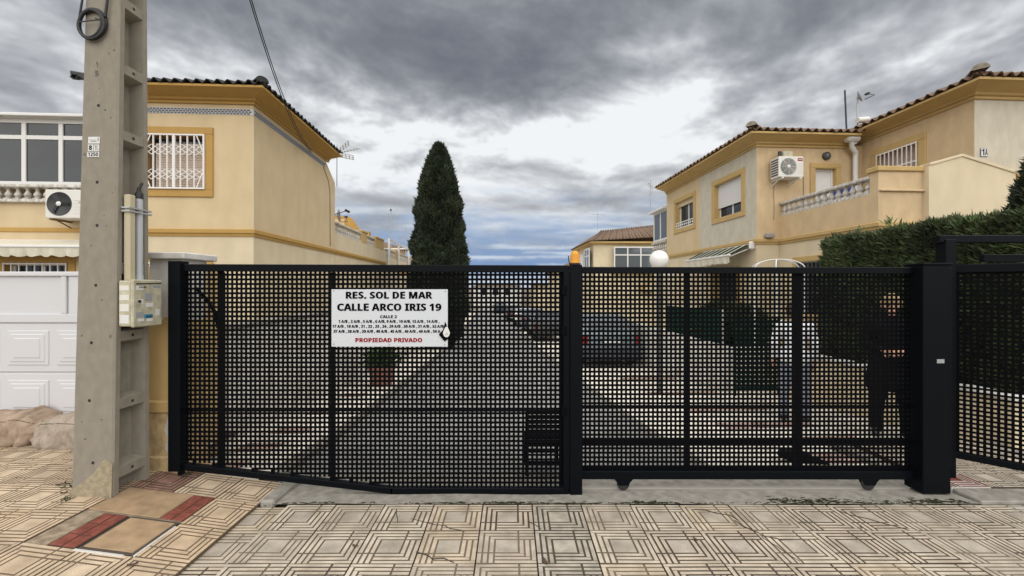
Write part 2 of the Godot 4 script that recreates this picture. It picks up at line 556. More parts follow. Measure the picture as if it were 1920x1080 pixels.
func sky_image() -> Image:
	var w := 2048
	var h := 1024
	var im := Image.create(w, h, false, Image.FORMAT_RGBF)
	var big := FastNoiseLite.new()
	big.noise_type = FastNoiseLite.TYPE_SIMPLEX_SMOOTH
	big.seed = 21
	big.frequency = 0.42
	big.fractal_octaves = 6
	big.fractal_gain = 0.52
	var warp := FastNoiseLite.new()
	warp.noise_type = FastNoiseLite.TYPE_SIMPLEX_SMOOTH
	warp.seed = 5
	warp.frequency = 0.35
	warp.fractal_octaves = 3
	var wisp := FastNoiseLite.new()
	wisp.noise_type = FastNoiseLite.TYPE_SIMPLEX_SMOOTH
	wisp.seed = 33
	wisp.frequency = 1.0
	wisp.fractal_octaves = 5
	wisp.fractal_gain = 0.55
	# [azimuth, elevation, half width, half height, weight]: masses of dark (positive) and thin, bright cloud (negative)
	var masses := [
		[-13.0, 32.0, 23.0, 6.0, 0.62], [-2.0, 28.0, 13.0, 5.0, 0.42], [-30.0, 33.0, 9.0, 6.0, 0.16], [14.0, 33.5, 9.0, 3.0, 0.34], [-41.0, 25.0, 12.0, 4.0, -0.12],
		[21.0, 24.5, 6.0, 3.6, -0.20], [16.0, 20.0, 9.0, 3.5, -0.26], [4.0, 19.5, 17.0, 3.5, -0.42], [-21.0, 18.0, 11.0, 5.0, -0.42], [-34.0, 24.0, 7.0, 4.0, -0.22], [36.0, 25.0, 8.0, 2.2, -0.34], [30.0, 21.5, 7.5, 2.4, 0.26], [35.0, 29.5, 15.0, 4.0, 0.26], [44.0, 21.0, 8.0, 5.0, 0.14],
		[-16.0, 11.0, 9.0, 3.0, 0.12], [13.0, 12.0, 11.0, 1.6, 0.18], [20.0, 8.5, 10.0, 1.6, 0.10], [1.0, 9.5, 15.0, 1.5, -0.10], [20.5, 29.5, 8.0, 1.3, -0.30], [28.0, 33.0, 8.0, 1.2, -0.22], [-36.0, 20.0, 8.0, 5.0, -0.18], [-27.0, 27.0, 5.0, 2.5, -0.2], [-5.0, 14.0, 12.0, 2.2, -0.20], [12.0, 15.0, 10.0, 2.0, -0.16],
	]
	var below := Color(0.26, 0.25, 0.23)
	var crisp := FastNoiseLite.new()
	crisp.noise_type = FastNoiseLite.TYPE_SIMPLEX_SMOOTH
	crisp.seed = 77
	crisp.frequency = 3.6
	crisp.fractal_octaves = 6
	crisp.fractal_gain = 0.67
	for y in range(h / 2, h):
		im.set_pixel(0, y, below)
	im.fill_rect(Rect2i(0, h / 2, w, h / 2), below)
	for y in h / 2:
		var el := PI / 2 - PI * (y + 0.5) / h
		var eld := rad_to_deg(el)
		var sy := sin(el)
		var k := 1.0 / (sy + 0.10)
		for x in w:
			var az := TAU * (x + 0.5) / w - (TAU if x >= w / 2 else 0.0)
			var px := sin(az) * cos(el) * k
			var pz := -cos(az) * cos(el) * k
			var wx := warp.get_noise_2d(px * 1.3, pz * 1.3) * 0.5
			var n := big.get_noise_2d((px + wx) * 1.6, (pz - wx * 0.6) * 1.6)
			var s := wisp.get_noise_2d(px * 1.3 + wx, pz * 1.7)
			var azd := rad_to_deg(az)
			var t := crisp.get_noise_2d(px * 0.72 + wx * 0.4, pz * 0.8 - wx * 0.3)
			var dens := 0.345 + 0.34 * smooth(14.0, 30.0, eld) - 0.26 * smooth(38.0, 62.0, eld) + n * 0.50 + s * 0.20 + t * (0.30 + 0.26 * smooth(10.0, 24.0, eld))
			for m in masses:
				var da: float = (azd - m[0]) / m[2]
				var de: float = (eld - m[1]) / m[3]
				var q := da * da + de * de
				if q < 5.0:
					dens += m[4] * exp(-q)
			var dark := 1.0 - exp(-2.05 * maxf(0.0, dens - 0.12 - 0.06 * t))
			var c := Color(0.84, 0.86, 0.88).lerp(Color(0.105, 0.120, 0.155), dark)
			# far cloud banks seen through blue air near the horizon
			var low := 1.0 - smooth(3.5, 15.5, eld + s * 5.0 + n * 3.0)
			var blue := Color(0.14, 0.26, 0.50).lerp(Color(0.24, 0.35, 0.54), smooth(0.0, 9.0, eld))
			var streak := smooth(0.08, 0.5, wisp.get_noise_2d(px * 0.35 + 9.0, pz * 1.7) + t * 0.2)
			blue = blue.lerp(Color(0.72, 0.78, 0.84), maxf(streak * 0.75, 0.8 * (1.0 - smooth(0.5, 3.2, eld))))
			var keep := low * (1.0 - 0.35 * smooth(20.0, 70.0, absf(azd + 2.0)))
			c = c.lerp(blue, keep * 0.92)
			im.set_pixel(x, y, Color(c.r * 0.395, c.g * 0.395, c.b * 0.395))
	return im


# ---------------------------------------------------------------- ground heights
func slope(f: float) -> float:
	var p := [[-60.0, -0.05], [3.05, -0.055], [3.5, -0.085], [4.0, -0.13], [5.3, -0.27], [8.0, -0.46], [11.4, -0.69], [22.0, -1.25], [40.0, -1.65], [80.0, -1.9], [2000.0, -2.0]]
	for i in p.size() - 1:
		if f <= p[i + 1][0]:
			return lerpf(p[i][1], p[i + 1][1], (f - p[i][0]) / (p[i + 1][0] - p[i][0]))
	return -2.0


func left_height(x: float) -> float:
	if x > -1.93:
		return -0.05
	if x > -2.92:
		return -0.045 + 0.13 * (-1.93 - x)
	return 0.0837 + 0.025 * (-2.92 - x)


func strip(b: B, a0: float, a1: float, lift: float, f0: float, f1: float) -> void:
	var fs := [f0]
	for f in [3.5, 4.0, 5.3, 6.5, 8.0, 9.5, 11.4, 14.0, 18.0, 22.0, 30.0, 40.0, 80.0, 200.0]:
		if f > f0 and f < f1:
			fs.append(f)
	fs.append(f1)
	for i in fs.size() - 1:
		b.quadn(V(a0, slope(fs[i]) + lift, fs[i]), V(a1, slope(fs[i]) + lift, fs[i]), V(a1, slope(fs[i + 1]) + lift, fs[i + 1]), V(a0, slope(fs[i + 1]) + lift, fs[i + 1]), Vector3(0, 1, 0.06).normalized())


# ---------------------------------------------------------------- paving tile: a dirty slab with raised ribs in nested squares
func tile_mesh(kind: int, size: float, ribs: Material, bed: Material, groove := 0.0088, pad_m: Material = null) -> ArrayMesh:
	var base := B.new()
	var h := size * 0.5 - 0.0028
	base.bb(Vector3(-h, -0.04, -h), Vector3(h, -0.0030, h))
	var b := B.new()
	var pad := B.new()
	var top := 0.0
	var put := func(x0: float, x1: float, z0: float, z1: float) -> void:
		var e := 0.0016
		var lo := -0.0034
		b.quadn(Vector3(x0 + e, top, z0 + e), Vector3(x1 - e, top, z0 + e), Vector3(x1 - e, top, z1 - e), Vector3(x0 + e, top, z1 - e), Vector3.UP)
		base.quadn(Vector3(x0, lo, z0), Vector3(x1, lo, z0), Vector3(x1 - e, top, z0 + e), Vector3(x0 + e, top, z0 + e), Vector3(0, 0.4, -1).normalized())
		base.quadn(Vector3(x0, lo, z1), Vector3(x1, lo, z1), Vector3(x1 - e, top, z1 - e), Vector3(x0 + e, top, z1 - e), Vector3(0, 0.4, 1).normalized())
		base.quadn(Vector3(x0, lo, z0), Vector3(x0, lo, z1), Vector3(x0 + e, top, z1 - e), Vector3(x0 + e, top, z0 + e), Vector3(-1, 0.4, 0).normalized())
		base.quadn(Vector3(x1, lo, z0), Vector3(x1, lo, z1), Vector3(x1 - e, top, z1 - e), Vector3(x1 - e, top, z0 + e), Vector3(1, 0.4, 0).normalized())
	if kind == 0:
		# centre pad, three ribs round it: two nested angles that face each other across the pad
		var p := size * 0.195
		var g := groove
		var r := (h - p - g * 3.0) / 3.0
		put.call(-p, p, -p, p)
		var top_quad := PackedVector3Array()
		for v in 6:
			top_quad.append(b.v[v])
		b.v = b.v.slice(6)
		b.n = b.n.slice(6)
		pad.v = top_quad
		for v in 6:
			pad.n.append(Vector3.UP)
		for i in 3:
			var o0 := p + g + (r + g) * i
			var o1 := o0 + r
			put.call(-o1, p, -o1, -o0)
			put.call(p + g, h, -o1, -o0)
			put.call(-o1, -o0, -o0, p)
			put.call(-o1, -o0, p + g, h)
			put.call(-p, o1, o0, o1)
			put.call(o0, o1, -p, o0)
	elif kind == 1:
		# small straight bars, as on the red strips
		var nb := 3
		var w := h * 2.0 / nb
		for i in nb:
			for j in 2:
				put.call(-h + w * i + 0.003, -h + w * (i + 1) - 0.003, -h + h * j + 0.003, -h + h * (j + 1) - 0.003)
	else:
		put.call(-h, h, -h, h)
	var m := ArrayMesh.new()
	base.fill(m)
	b.fill(m)
	m.surface_set_material(0, bed)
	m.surface_set_material(1, ribs)
	if pad.v.size():
		pad.fill(m)
		m.surface_set_material(2, pad_m if pad_m else ribs)
	return m


func _ready() -> void:
	rng.seed = 7
	var cam := Camera3D.new()
	cam.name = "camera"
	cam.position = Vector3(0, EYE, 0)
	cam.fov = rad_to_deg(2.0 * atan(540.0 / F))
	cam.near = 0.05
	cam.far = 3000.0
	add_child(cam)
	cam.current = true
	var env := Environment.new()
	env.background_mode = Environment.BG_SKY
	var pano := PanoramaSkyMaterial.new()
	pano.panorama = ImageTexture.create_from_image(sky_image())
	var sky := Sky.new()
	sky.sky_material = pano
	env.sky = sky
	env.tonemap_mode = Environment.TONE_MAPPER_LINEAR
	env.tonemap_exposure = 2.68
	env.sdfgi_enabled = true
	env.ssao_enabled = true
	env.ssil_enabled = true
	var we := WorldEnvironment.new()
	we.name = "world_environment"
	we.environment = env
	add_child(we)
	var sun := DirectionalLight3D.new()
	sun.name = "sun"
	sun.light_energy = 0.5
	sun.light_color = Color(1.0, 0.985, 0.955)
	sun.light_angular_distance = 125.0
	sun.shadow_enabled = true
	sun.rotation_degrees = Vector3(-60, 2, 0)
	add_child(sun)

	make_materials()
	build_ground()
	build_pavement()
	build_left_house()
	build_left_row()
	build_right_house()
	build_near_house()
	build_far_house()
	build_left_boundary()
	build_utility_pole()
	build_gate()
	build_side_gate()
	build_garden()
	build_vehicles()
	build_people()
	build_small_things()


func build_ground() -> void:
	var g := structure("ground", Vector3.ZERO, true)
	var b := B.new()
	var fs := [-60.0, 3.05, 3.5, 4.0, 5.3, 8.0, 11.4, 22.0, 40.0, 80.0, 2000.0]
	for i in fs.size() - 1:
		var l := -0.02 if fs[i + 1] > 3.6 else -0.045
		var l0 := -0.02 if fs[i] > 3.4 else -0.045
		b.quadn(V(-1500, slope(fs[i]) + l0, fs[i]), V(1500, slope(fs[i]) + l0, fs[i]), V(1500, slope(fs[i + 1]) + l, fs[i + 1]), V(-1500, slope(fs[i + 1]) + l, fs[i + 1]), Vector3.UP)
	obj("ground_sheet", b, M.ground, g)
	var road := structure("road", Vector3.ZERO, true)
	b = B.new()
	strip(b, -1.87, 2.0, -0.012, 3.62, 260.0)
	obj("asphalt", b, M.asphalt, road)
	# paved footways behind the gate
	var pl := structure("inner_pavement", Vector3.ZERO, true)
	b = B.new()
	strip(b, -3.4, -2.0, 0.04, 3.5, 60.0)
	strip(b, 2.12, 6.6, -0.004, 3.62, 60.0)
	obj("paving", b, M.inner_paving, pl)
	b = B.new()
	for f in [3.7, 4.35, 5.1, 6.1, 7.4, 9.2]:
		var a := -2.75
		b.quadn(V(a, slope(f) + 0.044, f), V(a + 0.42, slope(f) + 0.044, f), V(a + 0.42, slope(f + 0.34) + 0.044, f + 0.34), V(a, slope(f + 0.34) + 0.044, f + 0.34), Vector3.UP)
		a = 3.1
		b.quadn(V(a, slope(f) + 0.0, f), V(a + 1.3, slope(f) + 0.0, f), V(a + 1.3, slope(f + 0.3) + 0.0, f + 0.3), V(a, slope(f + 0.3) + 0.0, f + 0.3), Vector3.UP)
	obj("red_paving", b, M.inner_paving_red, pl)
	var kerb := structure("kerb", Vector3.ZERO, true)
	for k in 26:
		var f0 := 3.62 + k * 0.5 * (1.0 + k * 0.03)
		var f1 := 3.62 + (k + 1) * 0.5 * (1.0 + (k + 1) * 0.03) - 0.012
		b = B.new()
		b.bar(V(-1.935, slope(f0) - 0.03, f0), V(-1.935, slope(f1) - 0.03, f1), 0.12, 0.16, Vector3.UP, 0.012)
		b.bar(V(2.06, slope(f0) - 0.07, f0), V(2.06, slope(f1) - 0.07, f1), 0.12, 0.15, Vector3.UP, 0.012)
		obj("kerb_stone", b, M.threshold, kerb)


func build_pavement() -> void:
	var pave := structure("pavement")
	var mesh_d := []
	var mesh_l := []
	for k in 4:
		mesh_d.append(tile_mesh(0, 0.33, M["tile_%d" % k], [M.bed, M.bed_olive, M.bed_brown, M.bed_brown][k], [0.0088, 0.0082, 0.0074, 0.008][k], M.tile_pad))
		mesh_l.append(tile_mesh(0, 0.33, M["tile_left_%d" % k], mat("bed_left", lin(0.20, 0.145, 0.095), 0.95, tex.speck, 4.0), 0.0078))
	mesh_d.append(tile_mesh(0, 0.33, mat("tile_grime", lin(0.58, 0.52, 0.435), 0.9, tex.speck, 2.4, tex.soil, Vector3(1.2, 1.2, 1.2), tex.rough, 0.08), M.bed))
	var put := func(called: String, m: Mesh, x: float, y: float, d: float, tilt: float, turn: float, sc: Vector3) -> void:
		var o := MeshInstance3D.new()
		o.name = called
		o.mesh = m
		o.basis = Basis(Vector3.BACK, tilt) * Basis(Vector3.UP, turn) * Basis.from_scale(sc)
		o.position = V(x, y, d)
		pave.add_child(o, true)
	# driveway apron in front of the gate
	for r in 5:
		for c in 19:
			var x := -2.08 + 0.372 * (c + 0.5)
			var d := 3.045 - 0.325 * (r + 0.5)
			if x > 3.75 and d > 2.72:
				continue
			var grimy := (absf(x - 0.16) < 0.19 and r < 3)
			put.call("tile", mesh_d[4] if grimy else mesh_d[rng.randi() % 4], x, -0.05 + rng.randf_range(-0.0025, 0.0025) - (0.02 if c == 0 else 0.0), d, rng.randf_range(-0.006, 0.006), 0.0, Vector3(0.372 / 0.33, 1, 0.325 / 0.33))
	# raised footway on the left, sloping down to the apron
	for r in range(-3, 5):
		for c in 11:
			var x := -1.93 - 0.33 * (c + 0.5)
			var d := 3.05 - 0.33 * (r + 0.5)
			if c in [1, 2] and r in [0, 1]:
				continue
			if d > 3.42 and x > -2.9:
				continue
			var e0 := left_height(x + 0.164)
			var e1 := left_height(x - 0.164)
			if c == 0:
				e0 = -0.045
			var m: Mesh = mesh_l[rng.randi() % 4]
			put.call("tile", m if not (c == 2 and r == -1) else tile_mesh(0, 0.33, M.tile_pink, M.bed), x, (e0 + e1) * 0.5 + rng.randf_range(-0.002, 0.002), d, -atan2(e1 - e0, 0.328), (0.0 if rng.randf() < 0.85 else PI / 2), Vector3.ONE)
	var plain_m := func(x0: float, x1: float, d0: float, d1: float, m: Material, called: String, up := 0.0) -> void:
		var b := B.new()
		var xm := (x0 + x1) * 0.5
		var ya := left_height(x0)
		var yb := left_height(x1)
		b.box(V(xm, (ya + yb) * 0.5 - 0.02 + up, (d0 + d1) * 0.5), Vector3(x1 - x0, 0.04, d1 - d0), Basis(Vector3.BACK, atan2(yb - ya, x1 - x0)), 0.004)
		obj(called, b, m, pave)
	plain_m.call(-2.925, -2.43, 2.755, 3.06, M.rust_slab, "brown_slab", -0.002)
	plain_m.call(-2.92, -2.79, 2.39, 2.745, mat("patch", lin(0.46, 0.37, 0.27), 0.95, tex.speck, 2.4, tex.dirt, Vector3(1.5, 1.5, 1.5), tex.rough, 0.2), "mortar_patch", -0.004)
	plain_m.call(-2.92, -2.26, 2.735, 2.752, M.mortar, "mortar_joint", -0.003)
	for q in [[-2.345, 2.90, 0.16, 0.31], [-2.70, 2.565, 0.16, 0.34]]:
		for i in 3:
			var tb := B.new()
			var y := left_height(q[0])
			var tt := Basis(Vector3.BACK, -0.13)
			tb.box(V(q[0], y - 0.02, q[1]), Vector3(q[2], 0.03, q[3]), tt)
			if i == 0:
				obj("strip_bed", tb, M.bed, pave)
			tb = B.new()
			for j in 2:
				tb.box(V(q[0] + (j - 0.5) * q[2] * 0.5, y - 0.006 + -0.13 * (j - 0.5) * q[2] * 0.5, q[1] + (i - 1) * q[3] / 3.0), Vector3(q[2] * 0.5 - 0.007, 0.014, q[3] / 3.0 - 0.007), tt, 0.003)
			obj("red_tile", tb, M.tile_red, pave)
	# cracks that run across the slabs
	for q in [[1.36, 2.98, 1.62, 2.86, 4], [1.58, 2.84, 1.74, 2.42, 6], [1.66, 2.66, 1.95, 2.60, 5], [-0.72, 2.86, -0.32, 2.72, 5], [-0.60, 2.50, -0.36, 2.40, 4], [0.12, 2.82, 0.22, 2.72, 3], [-0.86, 2.98, -0.78, 2.80, 3], [2.42, 2.96, 2.75, 2.72, 5]]:
		var cb := B.new()
		var prev := V(q[0], -0.0488, q[1])
		for i in q[4]:
			var w: float = (i + 1.0) / q[4]
			var nx := V(lerpf(q[0], q[2], w) + rng.randf_range(-0.03, 0.03), -0.0488, lerpf(q[1], q[3], w) + rng.randf_range(-0.02, 0.02))
			cb.bar(prev, nx, rng.randf_range(0.004, 0.008), 0.0035)
			prev = nx
		obj("crack", cb, M.bed, pave)
	# bedding under everything, seen in the joints
	var b := B.new()
	b.quadn(V(-1.93, -0.075, 3.05), V(4.7, -0.075, 3.05), V(4.7, -0.075, 1.2), V(-1.93, -0.075, 1.2), Vector3.UP)
	b.quadn(V(-1.93, -0.078, 3.42), V(-1.93, -0.078, 1.2), V(-2.92, 0.05, 1.2), V(-2.92, 0.05, 3.42), Vector3.UP)
	b.quadn(V(-2.92, 0.05, 4.3), V(-2.92, 0.05, 1.2), V(-6.0, 0.10, 1.2), V(-6.0, 0.10, 4.3), Vector3.UP)
	obj("bedding", b, M.bed, pave)
	# concrete threshold under the gate, with the track let into it
	var th := structure("threshold")
	b = B.new()
	var cells := 40
	var row := func(d: float, x: float) -> float: return -0.047 - 0.09 * (d - 3.05) + 0.004 * sin(x * 5.1 + d * 9.0)
	for i in cells:
		var x0 := -1.82 + 5.6 * i / cells
		var x1 := -1.82 + 5.6 * (i + 1) / cells
		for j in 4:
			var d0 := 3.05 + 0.15 * j
			var d1 := d0 + 0.15
			b.quadn(V(x0, row.call(d0, x0), d0), V(x1, row.call(d0, x1), d0), V(x1, row.call(d1, x1), d1), V(x0, row.call(d1, x0), d1), Vector3.UP)
	obj("concrete", b, M.threshold, th)
	b = B.new()
	b.bb(V(-1.4, -0.077, 3.35), V(3.3, -0.057, 3.31), 0.006)
	obj("gate_track", b, M.dull_steel, th)
	b = B.new()
	b.bb(V(-1.93, -0.09, 3.62), V(-1.815, -0.022, 3.05), 0.015)
	obj("kerb_stone", b, M.threshold, th)
	# moss along the front joint
	var ms := structure("moss")
	ms.set_meta("kind", "structure")
	b = B.new()
	for i in 1500:
		var x := rng.randf_range(-1.75, 3.5)
		var heavy := smooth(0.4, 0.9, sin(x * 2.1 + 1.0) * 0.5 + 0.5 + 0.3 * sin(x * 7.0))
		if x > 2.0 and x < 3.2:
			heavy = 1.0
		if rng.randf() > 0.15 + heavy:
			continue
		var d := 3.056 + absf(rng.randfn(0.0, 0.014 + 0.03 * heavy * float(x > 1.9)))
		b.ball(V(x, row.call(d, x) - 0.001, d), Vector3(rng.randf_range(0.006, 0.028), rng.randf_range(0.002, 0.005), rng.randf_range(0.004, 0.010)), 6, 3)
	var mo := obj("moss_cushions", b, M.moss, ms)
	stuff(mo)
	# footway to the right of the gate post
	var right := structure("side_pavement")
	for r in 3:
		for c in 4:
			var o := MeshInstance3D.new()
			o.name = "tile"
			o.mesh = tile_mesh(0, 0.33, M.tile_red if (c == 0 and r == 0) else M["tile_%d" % ((r + c) % 4)], M.white_mortar if (c == 0 and r == 0) else M.bed)
			o.position = V(3.74 + 0.33 * c, -0.02, 3.42 + 0.33 * r)
			right.add_child(o, true)
	b = B.new()
	b.bb(V(3.45, -0.12, 4.35), V(5.2, -0.06, 3.05))
	b.bb(V(3.58, -0.06, 3.25), V(4.9, -0.026, 3.05), 0.008)
	obj("concrete_edge", b, M.threshold, right)


# ---------------------------------------------------------------- house pieces
var shared := {}


func roof_tile_mesh() -> ArrayMesh:
	if shared.has("roof_tile"):
		return shared.roof_tile
	var b := B.new()
	var n := 10
	var top := []
	var bot := []
	for j in 2:
		var lt := []
		var lb := []
		for i in n + 1:
			var x := -0.105 + 0.21 * i / n
			var y := 0.034 * sin(TAU * x / 0.2 - 0.3) + (0.014 if j == 1 else 0.0)
			var z := 0.0 if j == 0 else -0.40
			lt.append(Vector3(x, y + 0.016, z))
			lb.append(Vector3(x, y, z))
		top.append(lt)
		bot.append(lb)
	b.grid(top, Vector3.UP)
	b.grid(bot, Vector3.DOWN)
	for i in n:
		b.quadn(bot[0][i], bot[0][i + 1], top[0][i + 1], top[0][i], Vector3.BACK)
	shared.roof_tile = b.mesh()
	return shared.roof_tile


# two courses of tiles along an eave seen from outside left to right
func eave_tiles(parent: Node, a0: float, f0: float, a1: float, f1: float, y: float, pitch: float, m: Material, hip0 := false, hip1 := false, courses := 2) -> void:
	var p := V(a0, y, f0)
	var x := (V(a1, y, f1) - p)
	var l := x.length()
	x = x.normalized()
	var out := x.cross(Vector3.UP)
	var q := Basis(x, Vector3.UP, out) * Basis(Vector3.RIGHT, pitch)
	var n := int(l / 0.2)
	for c in courses:
		for i in n:
			var u := 0.2 * i + 0.1 + (l - 0.2 * n) * 0.5
			var room := minf(u if hip0 else 9.0, l - u if hip1 else 9.0) - 0.36 * c
			if room < 0.08:
				continue
			var t := Transform3D(q * Basis(Vector3.FORWARD, rng.randf_range(-0.03, 0.03)) * Basis.from_scale(Vector3(1, 1, minf(1.0, room / 0.42))), p + x * (0.2 * i + 0.1 + (l - 0.2 * n) * 0.5) + q * Vector3(0, 0.018 * c + rng.randf_range(-0.005, 0.005), 0.02 - 0.36 * c + rng.randf_range(-0.015, 0.015)))
			inst("roof_tile", roof_tile_mesh(), m, parent, t)


func cornice(b: B, path: Array, y0: float, y1: float, out := 0.42) -> void:
	b.sweep(path, PackedVector2Array([Vector2(-0.02, y0), Vector2(0.045, y0), Vector2(0.045, y0 + 0.045), Vector2(0.03, y0 + 0.055), Vector2(0.075, y0 + 0.07), Vector2(0.085, y0 + 0.11), Vector2(out - 0.06, y1 - 0.05), Vector2(out, y1 - 0.045), Vector2(out, y1), Vector2(-0.02, y1)]))


func band(b: B, path: Array, y0: float, y1: float, out := 0.06) -> void:
	b.sweep(path, PackedVector2Array([Vector2(-0.02, y0), Vector2(out * 0.4, y0), Vector2(out * 0.55, y0 + (y1 - y0) * 0.3), Vector2(out, y0 + (y1 - y0) * 0.45), Vector2(out, y1 - 0.012), Vector2(out * 0.7, y1), Vector2(-0.02, y1)]))


func plan(pts: Array) -> Array:
	var r := []
	for p in pts:
		var v := V(p[0], 0, p[1])
		r.append(Vector2(v.x, v.z))
	return r


# gold surround round an opening of a wall in its frame, standing proud
func surround(parent: Node, fr: Transform3D, u0: float, u1: float, v0: float, v1: float, w: float, m: Material, deep := 0.16, bottom := true) -> MeshInstance3D:
	var b := B.new()
	b.xf = fr
	var p := 0.035
	b.bb(Vector3(u0 - w, v1, -0.01), Vector3(u1 + w, v1 + w, p), 0.008)
	if bottom:
		b.bb(Vector3(u0 - w, v0 - w, -0.01), Vector3(u1 + w, v0, p), 0.008)
	b.bb(Vector3(u0 - w, v0, -0.01), Vector3(u0, v1, p - 0.002), 0.008)
	b.bb(Vector3(u1, v0, -0.01), Vector3(u1 + w, v1, p - 0.002), 0.008)
	# reveals
	b.bb(Vector3(u0, v0 + 0.012, -deep), Vector3(u0 + 0.012, v1 - 0.012, p - 0.006))
	b.bb(Vector3(u1 - 0.012, v0 + 0.012, -deep), Vector3(u1, v1 - 0.012, p - 0.006))
	b.bb(Vector3(u0, v1 - 0.012, -deep), Vector3(u1, v1, p - 0.006))
	b.bb(Vector3(u0, v0, -deep), Vector3(u1, v0 + 0.012, p - 0.006))
	return obj("window_surround", b, m, parent)


# framed panes filling a rectangle in the wall frame at depth z
func sash(parent: Node, fr: Transform3D, u0: float, u1: float, v0: float, v1: float, z: float, cols: int, rows: Array, fw: float, fm: Material, gm: Material, called := "window") -> MeshInstance3D:
	var b := B.new()
	b.xf = fr
	b.bb(Vector3(u0, v0, z - 0.03), Vector3(u1, v0 + fw, z + 0.03), 0.004)
	b.bb(Vector3(u0, v1 - fw, z - 0.03), Vector3(u1, v1, z + 0.03), 0.004)
	for c in cols + 1:
		var u := lerpf(u0 + fw * 0.5, u1 - fw * 0.5, float(c) / cols)
		b.bb(Vector3(u - fw * 0.5, v0 + fw, z - 0.028), Vector3(u + fw * 0.5, v1 - fw, z + 0.028), 0.004)
	for r in rows:
		for c in cols:
			var ua := lerpf(u0 + fw * 0.5, u1 - fw * 0.5, float(c) / cols) + fw * 0.5
			var ub := lerpf(u0 + fw * 0.5, u1 - fw * 0.5, float(c + 1) / cols) - fw * 0.5
			b.bb(Vector3(ua, r - fw * 0.5, z - 0.026), Vector3(ub, r + fw * 0.5, z + 0.026), 0.004)
	var w := obj(called, b, fm, parent)
	var ys := [v0 + fw * 0.5]
	ys.append_array(rows)
	ys.append(v1 - fw * 0.5)
	for r in ys.size() - 1:
		for c in cols:
			var ua := lerpf(u0 + fw * 0.5, u1 - fw * 0.5, float(c) / cols) + fw * 0.45
			var ub := lerpf(u0 + fw * 0.5, u1 - fw * 0.5, float(c + 1) / cols) - fw * 0.45
			b = B.new()
			b.xf = fr * Transform3D(Basis(Vector3.UP, rng.randf_range(-0.012, 0.012)) , Vector3((ua + ub) * 0.5, 0, z))
			b.bb(Vector3((ua - ub) * 0.5, ys[r] + fw * 0.45, -0.004), Vector3((ub - ua) * 0.5, ys[r + 1] - fw * 0.45, 0.004))
			obj("pane", b, gm, w)
	return w


func baluster_mesh() -> ArrayMesh:
	if shared.has("baluster"):
		return shared.baluster
	var b := B.new()
	b.bb(Vector3(-0.055, 0, -0.055), Vector3(0.055, 0.03, 0.055), 0.006)
	b.lathe([Vector2(0.045, 0.03), Vector2(0.05, 0.04), Vector2(0.036, 0.05), Vector2(0.052, 0.075), Vector2(0.062, 0.10), Vector2(0.055, 0.13), Vector2(0.034, 0.17), Vector2(0.027, 0.205), Vector2(0.036, 0.215), Vector2(0.028, 0.225), Vector2(0.034, 0.235), Vector2(0.05, 0.245)], 10)
	b.bb(Vector3(-0.052, 0.245, -0.052), Vector3(0.052, 0.262, 0.052), 0.005)
	shared.baluster = b.mesh()
	return shared.baluster


# balustrade part with its balusters as sub-parts
func balustrade(parent: Node, a0: float, f0: float, a1: float, f1: float, y0: float, y1: float, n: int, m: Material) -> MeshInstance3D:
	var b := B.new()
	var p := V(a0, y0, f0)
	var q := V(a1, y0, f1)
	var up := Vector3(0, 1, 0)
	b.bar(p + up * 0.03, q + up * 0.03, 0.14, 0.06, up, 0.008)
	b.bar(p + up * (y1 - y0 - 0.032), q + up * (y1 - y0 - 0.032), 0.17, 0.065, up, 0.012)
	var r := obj("balustrade", b, m, parent)
	var sy := (y1 - y0 - 0.125) / 0.262
	for i in n:
		var t := Transform3D(Basis().scaled(Vector3(1, sy, 1)), p.lerp(q, (i + 0.5) / n) + up * 0.06)
		inst("baluster", baluster_mesh(), m, r, t)
	return r


func barred_grille(parent: Node, fr: Transform3D, u0: float, u1: float, v0: float, v1: float, z: float, n: int, m: Material) -> void:
	var b := B.new()
	b.xf = fr
	for v in [v0 + 0.02, v1 - 0.02, lerpf(v0, v1, 0.62)]:
		b.bb(Vector3(u0, v - 0.014, z - 0.008), Vector3(u1, v + 0.014, z + 0.008))
	var g := obj("window_grille", b, m, parent)
	for i in n + 1:
		b = B.new()
		b.xf = fr
		var u := lerpf(u0 + 0.015, u1 - 0.015, float(i) / n)
		b.bb(Vector3(u - 0.009, v0, z - 0.0075), Vector3(u + 0.009, v1, z + 0.0095))
		obj("grille_bar", b, m, g)


